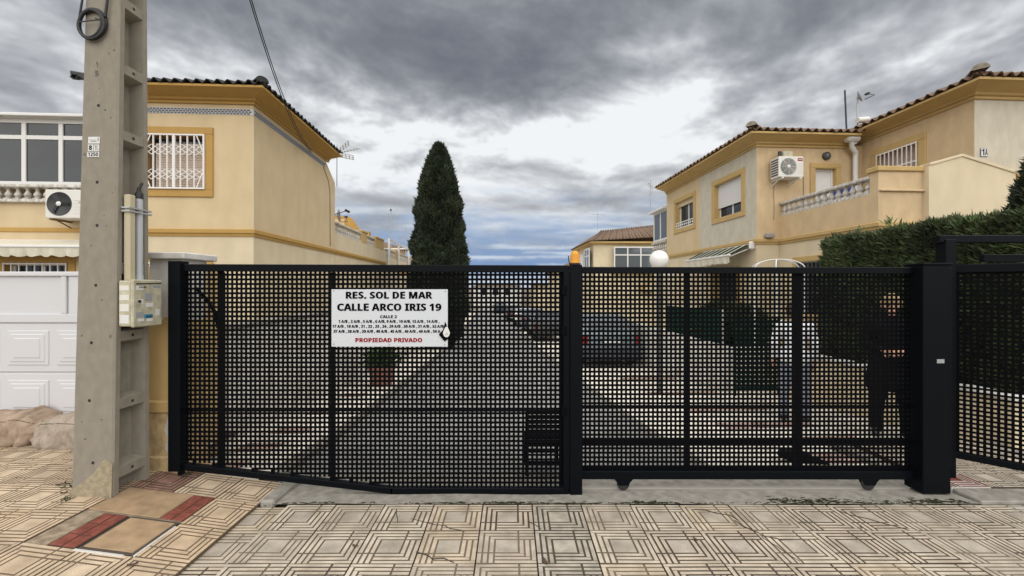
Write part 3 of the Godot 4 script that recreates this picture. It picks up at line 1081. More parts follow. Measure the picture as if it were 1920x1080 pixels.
# folding lattice grille of two leaves with rows of crosses
func lattice_grille(parent: Node, fr: Transform3D, u0: float, u1: float, v0: float, v1: float, z: float, m: Material) -> void:
	var b := B.new()
	b.xf = fr
	var w := 0.032
	b.bb(Vector3(u0, v0, z - 0.02), Vector3(u1, v0 + w, z + 0.02), 0.003)
	b.bb(Vector3(u0, v1 - w, z - 0.02), Vector3(u1, v1, z + 0.02), 0.003)
	b.bb(Vector3(u0, v0 + w, z - 0.02), Vector3(u0 + w, v1 - w, z + 0.02), 0.003)
	b.bb(Vector3(u1 - w, v0 + w, z - 0.02), Vector3(u1, v1 - w, z + 0.02), 0.003)
	var um := (u0 + u1) * 0.5
	b.bb(Vector3(um - 0.028, v0 + w, z - 0.018), Vector3(um + 0.028, v1 - w, z + 0.018), 0.003)
	var g := obj("window_grille", b, m, parent)
	for s in 2:
		var a := u0 + w if s == 0 else um + 0.028
		var e := um - 0.028 if s == 0 else u1 - w
		for i in range(1, 4):
			b = B.new()
			b.xf = fr
			var u := lerpf(a, e, (i + (0.25 if s == 0 else -0.25)) / 4.0)
			b.bb(Vector3(u - 0.011, v0 + w, z - 0.012), Vector3(u + 0.011, v1 - w, z + 0.012))
			obj("grille_bar", b, m, g)
		b = B.new()
		b.xf = fr
		for vy in [lerpf(v0, v1, 0.265), lerpf(v0, v1, 0.715)]:
			for i in 4:
				var x0 := lerpf(a, e, i / 4.0)
				var x1 := lerpf(a, e, (i + 1) / 4.0)
				for r in [-0.055, 0.055]:
					b.bar(Vector3(x0, vy + r - 0.05, z + 0.004), Vector3(x1, vy + r + 0.05, z + 0.004), 0.013, 0.007, Vector3.BACK)
					b.bar(Vector3(x0, vy + r + 0.05, z - 0.004), Vector3(x1, vy + r - 0.05, z - 0.004), 0.013, 0.007, Vector3.BACK)
		var k := obj("grille_lattice", b, m, g)
		stuff(k)
		for v in [[v0 + w, lerpf(v0, v1, 0.3)], [v1 - w, lerpf(v0, v1, 0.7)]]:
			b = B.new()
			b.xf = fr
			var ue := u0 + w if s == 0 else u1 - w
			var inn := ue + (0.12 if s == 0 else -0.12)
			b.bar(Vector3(inn, v[0], z + 0.014), Vector3(ue, v[1], z + 0.014), 0.02, 0.006, Vector3.BACK)
			obj("grille_brace", b, m, g)


func slats(called: String, parent: Node, fr: Transform3D, u0: float, u1: float, v0: float, v1: float, z: float, pitch: float, m: Material) -> void:
	var b := B.new()
	b.xf = fr
	var n := int((v1 - v0) / pitch)
	for i in n:
		var y := v1 - (i + 0.5) * (v1 - v0) / n
		b.box(Vector3((u0 + u1) * 0.5, y, z), Vector3(u1 - u0, (v1 - v0) / n - 0.004, 0.014), Basis(), 0.005)
	b.bb(Vector3(u0, v0, z - 0.016), Vector3(u1, v1, z - 0.012))
	stuff(obj(called, b, m, parent))


func hip_ridge(parent: Node, p: Vector3, q: Vector3, n: int, m: Material) -> void:
	var d := (q - p).normalized()
	for i in n:
		var b := B.new()
		var c := p.lerp(q, (i + 0.5) / n)
		var l := p.distance_to(q) / n
		var side := d.cross(Vector3.UP).normalized()
		b.xf = Transform3D(Basis(side, d, side.cross(d)), c)
		var pts := []
		for e in 2:
			var line := []
			for k in 9:
				var g := PI * k / 8.0
				line.append(Vector3(cos(g) * (0.12 - 0.015 * e), (l + 0.05) * (e - 0.5), sin(g) * (0.10 - 0.01 * e) ))
			pts.append(line)
		b.grid(pts, Vector3.ZERO)
		var cap := PackedVector2Array()
		for k in 9:
			cap.append(Vector2(cos(PI * k / 8.0) * 0.12, sin(PI * k / 8.0) * 0.10))
		b.prism(cap, 0.02, Transform3D(Basis(Vector3.RIGHT, Vector3.BACK, Vector3.DOWN), Vector3(0, -(l + 0.05) * 0.5, 0)))
		obj("ridge_tile", b, m, parent)


# outdoor air-conditioning unit; its frame has x along the front, z outwards, origin at the bottom middle of its back
func aircon(label: String, at: Transform3D, base: Vector3, w: float, h: float, dp: float, fan: float, dark: bool, brand: bool) -> Node3D:
	var t := thing("air_conditioner", label, "air conditioner", base, true)
	var loc := Transform3D(at.basis, Vector3.ZERO)
	var b := B.new()
	b.xf = loc
	b.bb(Vector3(-w / 2, 0, 0.08), Vector3(w / 2, h, 0.08 + dp), 0.012)
	obj("casing", b, M.ac_white, t)
	var cx := -w / 2 + fan + 0.05
	var cy := h / 2
	var z := 0.08 + dp
	b = B.new()
	b.xf = loc * Transform3D(Basis(Vector3.RIGHT, PI / 2), Vector3(cx, cy, z))
	b.lathe([Vector2(0.0, 0.002), Vector2(fan, 0.002), Vector2(fan + 0.006, 0.008), Vector2(fan + 0.014, 0.008), Vector2(fan + 0.02, -0.002)], 32)
	var fo := obj("fan_opening", b, M.ac_dark if dark else M.galvanised, t)
	if dark:
		b = B.new()
		b.xf = loc * Transform3D(Basis(), Vector3(cx, cy, z + 0.01))
		for k in 3:
			var g := TAU * k / 3.0 + 0.5
			var q := Basis(Vector3.BACK, g) * Basis(Vector3.UP, 0.25)
			b.prism(PackedVector2Array([Vector2(-0.02, 0.03), Vector2(0.03, 0.03), Vector2(0.11, fan * 0.85), Vector2(-0.03, fan * 0.92)]), 0.004, Transform3D(q, Vector3.ZERO))
		obj("fan_blades", b, M.black_rubber, fo)
	else:
		b = B.new()
		b.xf = loc * Transform3D(Basis(), Vector3(cx, cy, z + 0.014))
		for i in 7:
			var r := fan * (i + 1.2) / 8.0
			var pts := []
			for k in 25:
				pts.append(Vector3(cos(TAU * k / 24.0) * r, sin(TAU * k / 24.0) * r, 0))
			b.tube(pts, 0.0035, 4)
		for k in 8:
			b.bar(Vector3.ZERO, Vector3(cos(TAU * k / 8.0), sin(TAU * k / 8.0), 0) * fan, 0.005, 0.005)
		stuff(obj("fan_guard", b, M.ac_white, fo))
		b = B.new()
		b.xf = loc * Transform3D(Basis(Vector3.RIGHT, PI / 2), Vector3(cx, cy, z + 0.003))
		b.lathe([Vector2(0.0, 0.003), Vector2(fan * 0.97, 0.003)], 28)
		obj("fan_well", b, plain("ac_well", lin(0.12, 0.12, 0.12), 0.6), fo)
	b = B.new()
	b.xf = loc * Transform3D(Basis(Vector3.RIGHT, PI / 2), Vector3(cx, cy, z + 0.016))
	b.lathe([Vector2(0.0, 0.01), Vector2(fan * 0.2, 0.006), Vector2(fan * 0.22, 0.0)], 16)
	obj("fan_hub", b, M.white_paint, fo)
	# louvres on the right part and slots in the left side
	for i in 5:
		b = B.new()
		b.xf = loc
		b.bb(Vector3(cx + fan + 0.05, h * 0.18 + i * h * 0.11, z), Vector3(w / 2 - 0.03, h * 0.18 + i * h * 0.11 + 0.012, z + 0.006))
		obj("louvre", b, M.ac_white, t)
	for i in 7:
		b = B.new()
		b.xf = loc
		b.bb(Vector3(-w / 2 - 0.003, h * 0.1 + i * h * 0.12, 0.11), Vector3(-w / 2 + 0.001, h * 0.1 + i * h * 0.12 + h * 0.07, 0.05 + dp))
		obj("side_slot", b, M.ac_dark, t)
	b = B.new()
	b.xf = loc
	if brand:
		b.bb(Vector3(w / 2 - 0.15, h - 0.11, z), Vector3(w / 2 - 0.03, h - 0.045, z + 0.003))
		var lab := obj("badge", b, M.ink_red, t)
		b = B.new()
		b.xf = loc
		b.bb(Vector3(w / 2 - 0.135, h - 0.085, z + 0.003), Vector3(w / 2 - 0.045, h - 0.07, z + 0.005))
		obj("badge_print", b, M.paper, lab)
	else:
		b.bb(Vector3(w / 2 - 0.2, h * 0.52, z), Vector3(w / 2 - 0.06, h * 0.58, z + 0.003))
		obj("badge", b, M.ink_grey, t)
	for s in [-1.0, 1.0]:
		b = B.new()
		b.xf = loc
		b.bar(Vector3(s * w * 0.36, -0.02, 0.0), Vector3(s * w * 0.36, -0.02, 0.1 + dp), 0.035, 0.035, Vector3.UP)
		b.bar(Vector3(s * w * 0.36, -0.14, 0.005), Vector3(s * w * 0.36, -0.03, 0.06 + dp * 0.7), 0.02, 0.02, Vector3.UP)
		obj("bracket", b, M.rust if dark else M.ac_white, t)
	return t


func aerial(label: String, foot: Vector3, height: float, kind: int, turn := 0.0) -> Node3D:
	var t := thing("aerial", label, "aerial", foot, true)
	var b := B.new()
	b.tube([Vector3.ZERO, Vector3(0, height, 0)], 0.016, 6)
	obj("mast", b, M.galvanised, t)
	var q := Basis(Vector3.UP, turn)
	b = B.new()
	if kind == 0:
		# long directional aerial with a corner reflector
		var y := height * 0.8
		b.xf = Transform3D(q * Basis(Vector3.BACK, 0.35), Vector3(0, y, 0))
		b.bar(Vector3(-0.3, 0, 0), Vector3(0.75, 0, 0), 0.032, 0.032)
		for i in 8:
			b.bar(Vector3(-0.05 + i * 0.1, 0, -0.1), Vector3(-0.05 + i * 0.1, 0, 0.1), 0.012, 0.012)
		obj("boom", b, M.galvanised, t)
		for s in [-1.0, 1.0]:
			b = B.new()
			b.xf = Transform3D(q * Basis(Vector3.BACK, 0.35 + s * 0.45), Vector3(0.0, y + s * 0.03, 0))
			for i in 5:
				b.bar(Vector3(0.05 + i * 0.11, 0.0, -0.22), Vector3(0.05 + i * 0.11, 0.0, 0.22), 0.018, 0.018)
			for e in [-0.22, 0.0, 0.22]:
				b.bar(Vector3(0.03, 0, e), Vector3(0.52, 0, e), 0.022, 0.022)
			obj("reflector", b, M.galvanised, t)
	elif kind == 1:
		# flat grid panel aerial
		b.xf = Transform3D(q, Vector3(0, height * 0.95, 0))
		for i in 7:
			b.bar(Vector3(-0.3, -0.3 + i * 0.1, 0), Vector3(0.3, -0.3 + i * 0.1, 0), 0.008, 0.008)
		for e in [-0.3, 0.0, 0.3]:
			b.bar(Vector3(e, -0.3, 0), Vector3(e, 0.3, 0), 0.014, 0.014)
		obj("grid_reflector", b, M.galvanised, t)
		b = B.new()
		b.box(Vector3(0, height * 0.95, 0.06), Vector3(0.09, 0.09, 0.07), q, 0.01)
		obj("dipole_box", b, M.ac_dark, t)
	else:
		b.xf = Transform3D(q, Vector3(0, height * 0.82, 0))
		b.bar(Vector3(-0.5, 0, 0), Vector3(0.6, 0, 0), 0.016, 0.016)
		for i in 9:
			b.bar(Vector3(-0.48 + i * 0.13, 0, -0.14), Vector3(-0.48 + i * 0.13, 0, 0.14), 0.007, 0.007)
		obj("boom", b, M.galvanised, t)
		b = B.new()
		b.xf = Transform3D(q, Vector3(0, height * 0.6, 0))
		b.bar(Vector3(-0.3, -0.1, 0), Vector3(0.3, 0.12, 0), 0.014, 0.014)
		for i in 5:
			b.bar(Vector3(-0.26 + i * 0.13, -0.09 + i * 0.045 - 0.1, 0), Vector3(-0.26 + i * 0.13, -0.09 + i * 0.045 + 0.1, 0), 0.007, 0.007)
		obj("side_aerial", b, M.galvanised, t)
	return t


func dish(label: String, at: Vector3, r: float, dir: Vector3, pole := 0.0) -> Node3D:
	var t := thing("satellite_dish", label, "satellite dish", at, true)
	var z := dir.normalized()
	var x := Vector3.UP.cross(z).normalized()
	var q := Basis(x, z.cross(x), z)
	var b := B.new()
	b.xf = Transform3D(q * Basis(Vector3.RIGHT, PI / 2), Vector3(0, pole, 0))
	b.lathe([Vector2(0.0, 0.0), Vector2(r * 0.5, 0.035 * r / 0.4), Vector2(r * 0.85, 0.1 * r / 0.4), Vector2(r, 0.14 * r / 0.4), Vector2(r, 0.15 * r / 0.4), Vector2(r * 0.84, 0.115 * r / 0.4), Vector2(r * 0.5, 0.045 * r / 0.4), Vector2(0.0, 0.012)], 24)
	obj("reflector", b, plain("dish_grey", lin(0.35, 0.36, 0.37), 0.5), t)
	b = B.new()
	b.xf = Transform3D(q, Vector3(0, pole, 0))
	b.tube([Vector3(0, -r * 0.9, 0.1), Vector3(0, -r * 0.9, 0.3), Vector3(0, -r * 0.2, r * 1.25)], 0.012, 5)
	b.ball(Vector3(0, -r * 0.15, r * 1.25), Vector3(0.035, 0.035, 0.06), 8, 6)
	obj("feed_arm", b, M.ac_dark, t)
	b = B.new()
	if pole > 0.0:
		b.tube([Vector3.ZERO, Vector3(0, pole + 0.02, 0)], 0.018, 6)
	else:
		b.tube([Vector3(0, pole, 0), Vector3(0, pole, 0) - z * 0.2], 0.02, 6)
	obj("bracket", b, M.galvanised, t)
	return t


# sloped awning in a wall frame: from the wall at height y1 down to y0 at distance out
func awning(label: String, fr0: Callable, base: Vector3, l: float, y1: float, y0: float, out: float, stripes: int, m1: Material, m2: Material, val: Material, drop: float) -> Node3D:
	var t := thing("awning", label, "awning", base, true)
	var fr: Transform3D = fr0.call()
	var b := B.new()
	b.xf = fr
	b.bb(Vector3(-0.03, y1 - 0.02, 0.0), Vector3(l + 0.02, y1 + 0.012, 0.10), 0.01)
	b.bb(Vector3(l + 0.02, y1 - 0.13, 0.0), Vector3(l + 0.09, y1 + 0.07, 0.15), 0.03)
	obj("cassette", b, M.white_paint, t)
	for i in stripes:
		b = B.new()
		b.xf = fr
		var pr := l / (stripes * 0.5)
		var u0 := pr * (i / 2) + (pr * 0.72 if i % 2 == 1 else 0.0)
		var u1 := minf(l, u0 + pr * (0.28 if i % 2 == 1 else 0.72))
		var d := Vector3(0, y0 - y1, out - 0.1)
		var nn := Vector3(0, d.z, -d.y).normalized()
		b.bar(Vector3((u0 + u1) / 2, y1, 0.1), Vector3((u0 + u1) / 2, y0, out), u1 - u0, 0.006, nn)
		obj("fabric_stripe", b, m1 if i % 2 == 0 else m2, t)
	b = B.new()
	b.xf = fr
	b.bar(Vector3(-0.02, y0, out), Vector3(l + 0.02, y0, out), 0.06, 0.05, Vector3.UP, 0.012)
	obj("front_bar", b, M.white_paint, t)
	# scalloped valance, gently waving
	b = B.new()
	b.xf = fr
	var n := int(l / 0.24) * 8
	var top := []
	var bot := []
	for i in n + 1:
		var u := l * i / n
		var w := 0.018 * sin(u * 19.0) + 0.012 * sin(u * 43.0)
		top.append(Vector3(u, y0 - 0.02, out + 0.012))
		bot.append(Vector3(u, y0 - drop + 0.035 * absf(sin(PI * i / 8.0)) * -1.0, out + 0.012 + w))
	b.grid([top, bot], Vector3.BACK)
	obj("valance", b, val, t)
	for u in [0.06, l - 0.06]:
		b = B.new()
		b.xf = fr
		b.bar(Vector3(u, y1 - 0.08, 0.03), Vector3(u, y0 - 0.03, out - 0.03), 0.03, 0.025, Vector3.UP)
		obj("folding_arm", b, M.white_paint, t)
	return t


# ---------------------------------------------------------------- houses
func build_left_house() -> void:
	var base := Vector3(-4.98, -0.2, 8.68)
	var h := thing("terraced_house", "cream two-storey house with dark grey roof tiles and ochre cornice left of the cypress", "house", base, true)
	var aL := -7.78
	var a := -4.98
	var f := 8.68
	var fe := 13.08
	# front
	var fr := face(aL, f, a, f)
	var L := a - aL
	var wu0 := -7.16 - aL
	var wu1 := -5.93 - aL
	var b := B.new()
	wall(b, fr, L - 0.25, 2.75, 5.50, 0.25, [[wu0, wu1, 3.64, 4.80]])
	# side towards the street
	var fs := face(a, f, a, fe)
	wall(b, fs, 0.25, 2.75, 5.50, 0.25)
	wall(b, Transform3D(fs.basis, fs * Vector3(0.25, 0, 0)), fe - f - 0.25 - 0.75, 2.75, 5.50, 0.25)
	var low := B.new()
	wall(low, fr, L - 0.25, -0.6, 2.75, 0.25, [[wu0, wu1, 0.95, 2.14]])
	wall(low, fs, 0.25, -2.0, 2.75, 0.25)
	wall(low, Transform3D(fs.basis, fs * Vector3(0.25, 0, 0)), fe - f - 0.25, -2.0, 2.75, 0.25)
	tag(obj("wall", low, M.cream_pale, h), "paler ground-floor wall below the ochre string course")
	b.xf = fs
	var l2 := fe - f
	b.xf = fs * Transform3D(Basis(), Vector3(0, 0, -0.25))
	b.prism(PackedVector2Array([Vector2(l2 - 0.75, 2.75), Vector2(l2, 2.75), Vector2(l2, 4.96), Vector2(l2 - 0.75, 5.46)]), 0.25)
	# back and far side close the shell
	b.xf = Transform3D()
	b.bb(V(aL, -2, fe - 0.75), V(a - 0.25, 5.3, fe - 1.0))
	b.bb(V(aL, -0.6, f + 0.25), V(aL + 0.25, 5.5, fe - 1.0))
	obj("wall", b, M.cream_side, h)
	b = B.new()
	var path := plan([[aL, f], [a, f], [a, fe - 0.55]])
	cornice(b, path, 5.44 - O.y, 5.66 - O.y)
	obj("cornice", b, M.gold_left, h)
	b = B.new()
	band(b, plan([[aL - 3.0, f], [a, f], [a, fe]]), 2.68 - O.y, 2.83 - O.y)
	obj("string_course", b, M.gold_left, h)
	# tiled frieze: blue-black tiles in three staggered rows
	var tiles := [B.new(), B.new()]
	for side in 2:
		var ff := fr if side == 0 else fs
		var ll := L if side == 0 else l2 - 0.75
		for g in 2:
			tiles[g].xf = ff
		tiles[0].bb(Vector3(0, 5.225, -0.01), Vector3(ll, 5.355, 0.008))
		for r in 3:
			var u := 0.02 + 0.035 * (r % 2)
			while u < ll - 0.06:
				tiles[1].bb(Vector3(u, 5.236 + 0.038 * r, 0.008), Vector3(u + 0.052, 5.264 + 0.038 * r, 0.011))
				u += 0.07
	stuff(obj("frieze", tiles[0], mat("frieze_pale", lin(0.52, 0.52, 0.5), 0.4), h))
	stuff(obj("frieze_tiles", tiles[1], mat("frieze_dark", lin(0.05, 0.06, 0.085), 0.3), h))
	# corner bead and drip under the frieze
	b = B.new()
	b.xf = fr
	b.bb(Vector3(L - 0.012, -0.4, -0.02), Vector3(L + 0.006, 5.2, 0.006), 0.004)
	obj("corner_bead", b, M.cream_pale, h)
	# windows
	for w in [[3.64, 4.80], [0.95, 2.14]]:
		surround(h, fr, wu0, wu1, w[0], w[1], 0.145, M.gold_left)
		b = B.new()
		b.xf = fr
		b.bb(Vector3(wu0, w[0], -0.2), Vector3(wu1, w[1], -0.18))
		obj("window_back", b, M.shutter_tan, h)
		slats("shutter", h, fr, wu0 + 0.14, wu1 - 0.02, w[0] + 0.04, w[1] - 0.16, -0.10, 0.05, M.shutter_tan)
		sash(h, fr, wu0 + 0.01, wu1 - 0.01, w[0] + 0.01, w[1] - 0.01, -0.14, 2, [], 0.05, M.rust if w[0] > 3 else M.white_paint, M.glass_dark)
		lattice_grille(h, fr, wu0 + 0.005, wu1 - 0.005, w[0] + 0.01, w[1] - 0.01, 0.045, M.grille_white)
	# cable clipped down the street wall and along the string course
	b = B.new()
	b.xf = fs
	b.tube([Vector3(l2 - 0.9, 5.2, 0.012), Vector3(l2 - 0.55, 4.9, 0.012), Vector3(l2 - 0.42, 4.6, 0.012), Vector3(l2 - 0.40, 2.9, 0.012)], 0.008, 5)
	obj("wall_cable", b, M.lamp_metal, h)
	# roof
	eave_tiles(h, aL - 0.42, f - 0.44, a + 0.44, f - 0.44, 5.70, 0.28, M.roof_grey, true, true)
	eave_tiles(h, a + 0.44, f - 0.44, a + 0.44, fe - 0.55, 5.70, 0.28, M.roof_grey, true, false)
	var e := 0.3
	var rp := [V(aL - e, 5.72, f - e), V(a + e, 5.72, f - e), V(a + e, 5.72, fe - 0.6), V(aL - e, 5.72, fe - 0.6)]
	var r0 := V(aL + 1.7, 6.25, f + 1.8)
	var r1 := V(a - 1.7, 6.25, f + 1.8)
	b = B.new()
	b.quad(rp[0], rp[1], r1, r0)
	b.quad(rp[1], rp[2], r1, r1)
	b.quad(rp[2], rp[3], r0, r1)
	b.quad(rp[3], rp[0], r0, r0)
	obj("roof", b, M.roof_grey, h)
	hip_ridge(h, rp[1] + Vector3(0.08, 0.03, 0.08), r1, 6, M.roof_grey)
	hip_ridge(h, rp[0] + Vector3(-0.08, 0.03, 0.08), r0, 6, M.roof_grey)

	# glazed balcony of the next house along, partly behind the pole
	var bb := Vector3(-8.6, -0.2, 8.68)
	h = thing("glazed_balcony_house", "house with white glazed balcony over a balustrade at the left edge", "house", bb, true)
	var a0 := -11.86
	var a1 := -7.80
	fr = face(a0, 8.64, a1, 8.64)
	L = a1 - a0
	b = B.new()
	wall(b, fr, L, -0.6, 3.33, 0.25, [[L - 3.9, L - 2.62, 0.9, 2.12], [L - 2.02, L - 0.8, 0.9, 2.12]])
	b.bb(V(a0, -0.6, 9.6), V(a1, 5.0, 12.0))
	obj("wall", b, M.cream_side, h)
	balustrade(h, a0, 8.62, a1, 8.62, 3.33, 3.69, 22, M.baluster_white)
	sash(h, fr, 0, L - 0.36, 3.72, 5.10, -0.18, 5, [4.72], 0.085, M.white_paint, M.glass_dark, "gallery_glazing")
	b = B.new()
	b.xf = fr
	b.bb(Vector3(-0.1, 5.10, -1.0), Vector3(L + 0.05, 5.16, 0.02), 0.01)
	obj("gallery_roof", b, M.white_paint, h)
	for w in [[L - 3.9, L - 2.62], [L - 2.02, L - 0.8]]:
		surround(h, fr, w[0], w[1], 0.9, 2.12, 0.13, M.gold_left)
		sash(h, fr, w[0] + 0.01, w[1] - 0.01, 0.91, 2.11, -0.14, 2, [], 0.05, M.white_paint, M.glass_dark)
		barred_grille(h, fr, w[0], w[1], 0.91, 2.11, 0.05, 8, M.grille_white)
	b = B.new()
	b.tube([V(-10.12, 2.6, 8.6), V(-10.12, -0.4, 8.6)], 0.05, 8)
	obj("downpipe", b, M.cream_pale, h)
	var lab := Transform3D(Basis(), Vector3.ZERO)
	aircon("white air conditioner with black fan hung under the balustrade beside the pole", lab, Vector3(-8.25, 2.96, 8.63), 0.82, 0.56, 0.3, 0.215, true, false)
	awning("cream scalloped awning under the glazed balcony at the left edge", func() -> Transform3D: return face(-11.8, 8.64, -7.9, 8.64), Vector3(-10.0, 2.4, 8.6), 3.9, 2.56, 2.40, 0.5, 12, M.awning_cream, M.awning_cream, M.awning_cream, 0.17)
	aerial("directional aerial with fanned reflector behind the dark-tiled roof corner", Vector3(-5.0, 4.9, 13.3), 1.35, 0, 0.3)
	dish("dish seen edge-on at the back corner of the cream house", Vector3(-5.0, 3.95, 13.3), 0.22, Vector3(1, 0.1, -0.5))
	var fl := thing("floodlight", "small dark floodlight on an arm behind the cream house", "floodlight", Vector3(-4.97, 3.95, 13.05), true)
	b = B.new()
	b.tube([V(-4.97, 3.95, 13.05), V(-4.62, 4.06, 13.05)], 0.014, 5)
	obj("arm", b, M.ac_dark, fl)
	b = B.new()
	b.box(V(-4.58, 4.06, 13.05), Vector3(0.14, 0.08, 0.12), Basis(Vector3.BACK, -0.5), 0.015)
	obj("lamp_head", b, M.ac_dark, fl)


func build_left_row() -> void:
	# lower terraces that step away behind the first house
	var h := thing("terrace_house", "low cream terrace with white balustrade behind the cream house on the left", "house", Vector3(-4.98, -1.0, 13.1), true, "")
	var a := -4.98
	var b := B.new()
	b.bb(V(a - 6, -2.2, 13.1), V(a, 3.36, 19.2))
	obj("wall", b, M.cream_pale, h)
	b = B.new()
	band(b, plan([[a, 13.1], [a, 19.2]]), 2.68 - O.y, 2.83 - O.y)
	obj("string_course", b, M.gold_left, h)
	balustrade(h, a - 0.08, 13.15, a - 0.08, 15.75, 3.36, 3.74, 13, M.baluster_white)
	balustrade(h, a - 0.08, 16.45, a - 0.08, 17.6, 3.36, 3.74, 6, M.baluster_white)
	for q in [15.8, 17.65, 18.3]:
		b = B.new()
		b.bb(V(a - 0.4, 3.36, q), V(a + 0.01, 3.78, q + 0.6), 0.01)
		b.bb(V(a - 0.43, 3.78, q - 0.03), V(a + 0.04, 3.85, q + 0.63), 0.01)
		obj("pier", b, M.gold_right, h)
	# curved gable behind the balustrade
	b = B.new()
	var g := PackedVector2Array([Vector2(-10.0, 3.3), Vector2(-10.0, 4.60), Vector2(-6.05, 4.60)])
	for k in 10:
		var t := k / 9.0
		g.append(Vector2(-5.95 + 0.52 * t, 4.58 - 0.58 * smooth(0, 1, t)))
	g.append(Vector2(-5.1, 3.97))
	g.append(Vector2(-5.1, 3.3))
	b.xf = Transform3D(Basis(), V(0, 0, 17.3))
	b.prism(g, 0.22)
	obj("curved_gable", b, M.gold_left, h)
	b = B.new()
	b.bb(V(-9.5, 3.4, 17.08), V(-6.1, 4.48, 17.05))
	obj("gable_panel", b, M.tan_wall, h)
	# shelter of white posts on the next roof terrace
	h = thing("terrace_house", "farther cream terrace with white pergola and balustrade left of the cypress", "house", Vector3(-5.1, -1.3, 20.0), true)
	b = B.new()
	b.bb(V(-11, -2.4, 19.25), V(-4.98, 3.1, 30.0))
	obj("wall", b, M.cream_pale, h)
	b = B.new()
	band(b, plan([[-4.98, 19.25], [-4.98, 30.0]]), 2.42 - O.y, 2.56 - O.y)
	obj("string_course", b, M.gold_left, h)
	for q in [[19.3, 21.2], [22.4, 25.4], [26.2, 29.6]]:
		balustrade(h, -5.05, q[0], -5.05, q[1], 3.1, 3.5, int((q[1] - q[0]) / 0.22), M.baluster_white)
	for q in [21.3, 25.5, 29.7]:
		b = B.new()
		b.bb(V(-5.45, 3.1, q), V(-4.97, 3.6, q + 0.75), 0.01)
		obj("pier", b, M.gold_right, h)
	b = B.new()
	for p in [[-4.9, 19.6], [-4.9, 21.6], [-4.9, 24.2]]:
		b.bar(V(p[0], 2.2, p[1]), V(p[0], 3.95, p[1]), 0.09, 0.09)
	b.bar(V(-4.9, 3.95, 19.6), V(-4.9, 3.95, 24.2), 0.08, 0.08)
	b.bar(V(-4.9, 2.6, 19.6), V(-4.9, 2.6, 24.2), 0.08, 0.1)
	b.bar(V(-4.9, 3.95, 24.2), V(-8.0, 3.95, 24.2), 0.08, 0.08)
	obj("pergola_frame", b, M.white_paint, h)
	b = B.new()
	b.bb(V(-9, 3.1, 27.0), V(-6.2, 4.3, 29.5))
	obj("roof_room", b, M.tan_wall, h)
	b = B.new()
	var e := [V(-9.3, 4.3, 26.7), V(-5.9, 4.3, 26.7), V(-5.9, 4.3, 29.9), V(-9.3, 4.3, 29.9)]
	var top := V(-7.6, 4.85, 28.2)
	for k in 4:
		b.quad(e[k], e[(k + 1) % 4], top, top)
	obj("roof", b, M.roof_brown, h)
	for q in [[36.0, "cream house far down the street on the left, beyond the pergola"], [52.0, "last pale house at the far left end of the street"]]:
		h = thing("far_house", q[1], "house", Vector3(-6.0, -1.6, q[0]), true, "")
		b = B.new()
		b.bb(V(-13, -2.6, q[0] - 5.5), V(-5.1, 3.0, q[0] + 6.0))
		obj("wall", b, M.cream_pale, h)
		b = B.new()
		b.bb(V(-13.2, 3.0, q[0] - 5.7), V(-4.9, 3.15, q[0] + 6.2))
		obj("roof_edge", b, M.gold_right, h)
		for k in 3:
			b = B.new()
			b.bb(V(-5.11, 0.4, q[0] - 4 + k * 3.4), V(-5.05, 1.7, q[0] - 2.6 + k * 3.4))
			obj("window", b, M.glass_dark, h)
	aerial("grid-panel aerial on a tall mast above the left terraces", S(-6.5, 3.5, 21.5) , 2.4, 1, 0.2)
	aerial("second aerial with crossed booms beside the cypress", S(-6.25, 3.5, 23.5), 1.75, 2, 0.5)


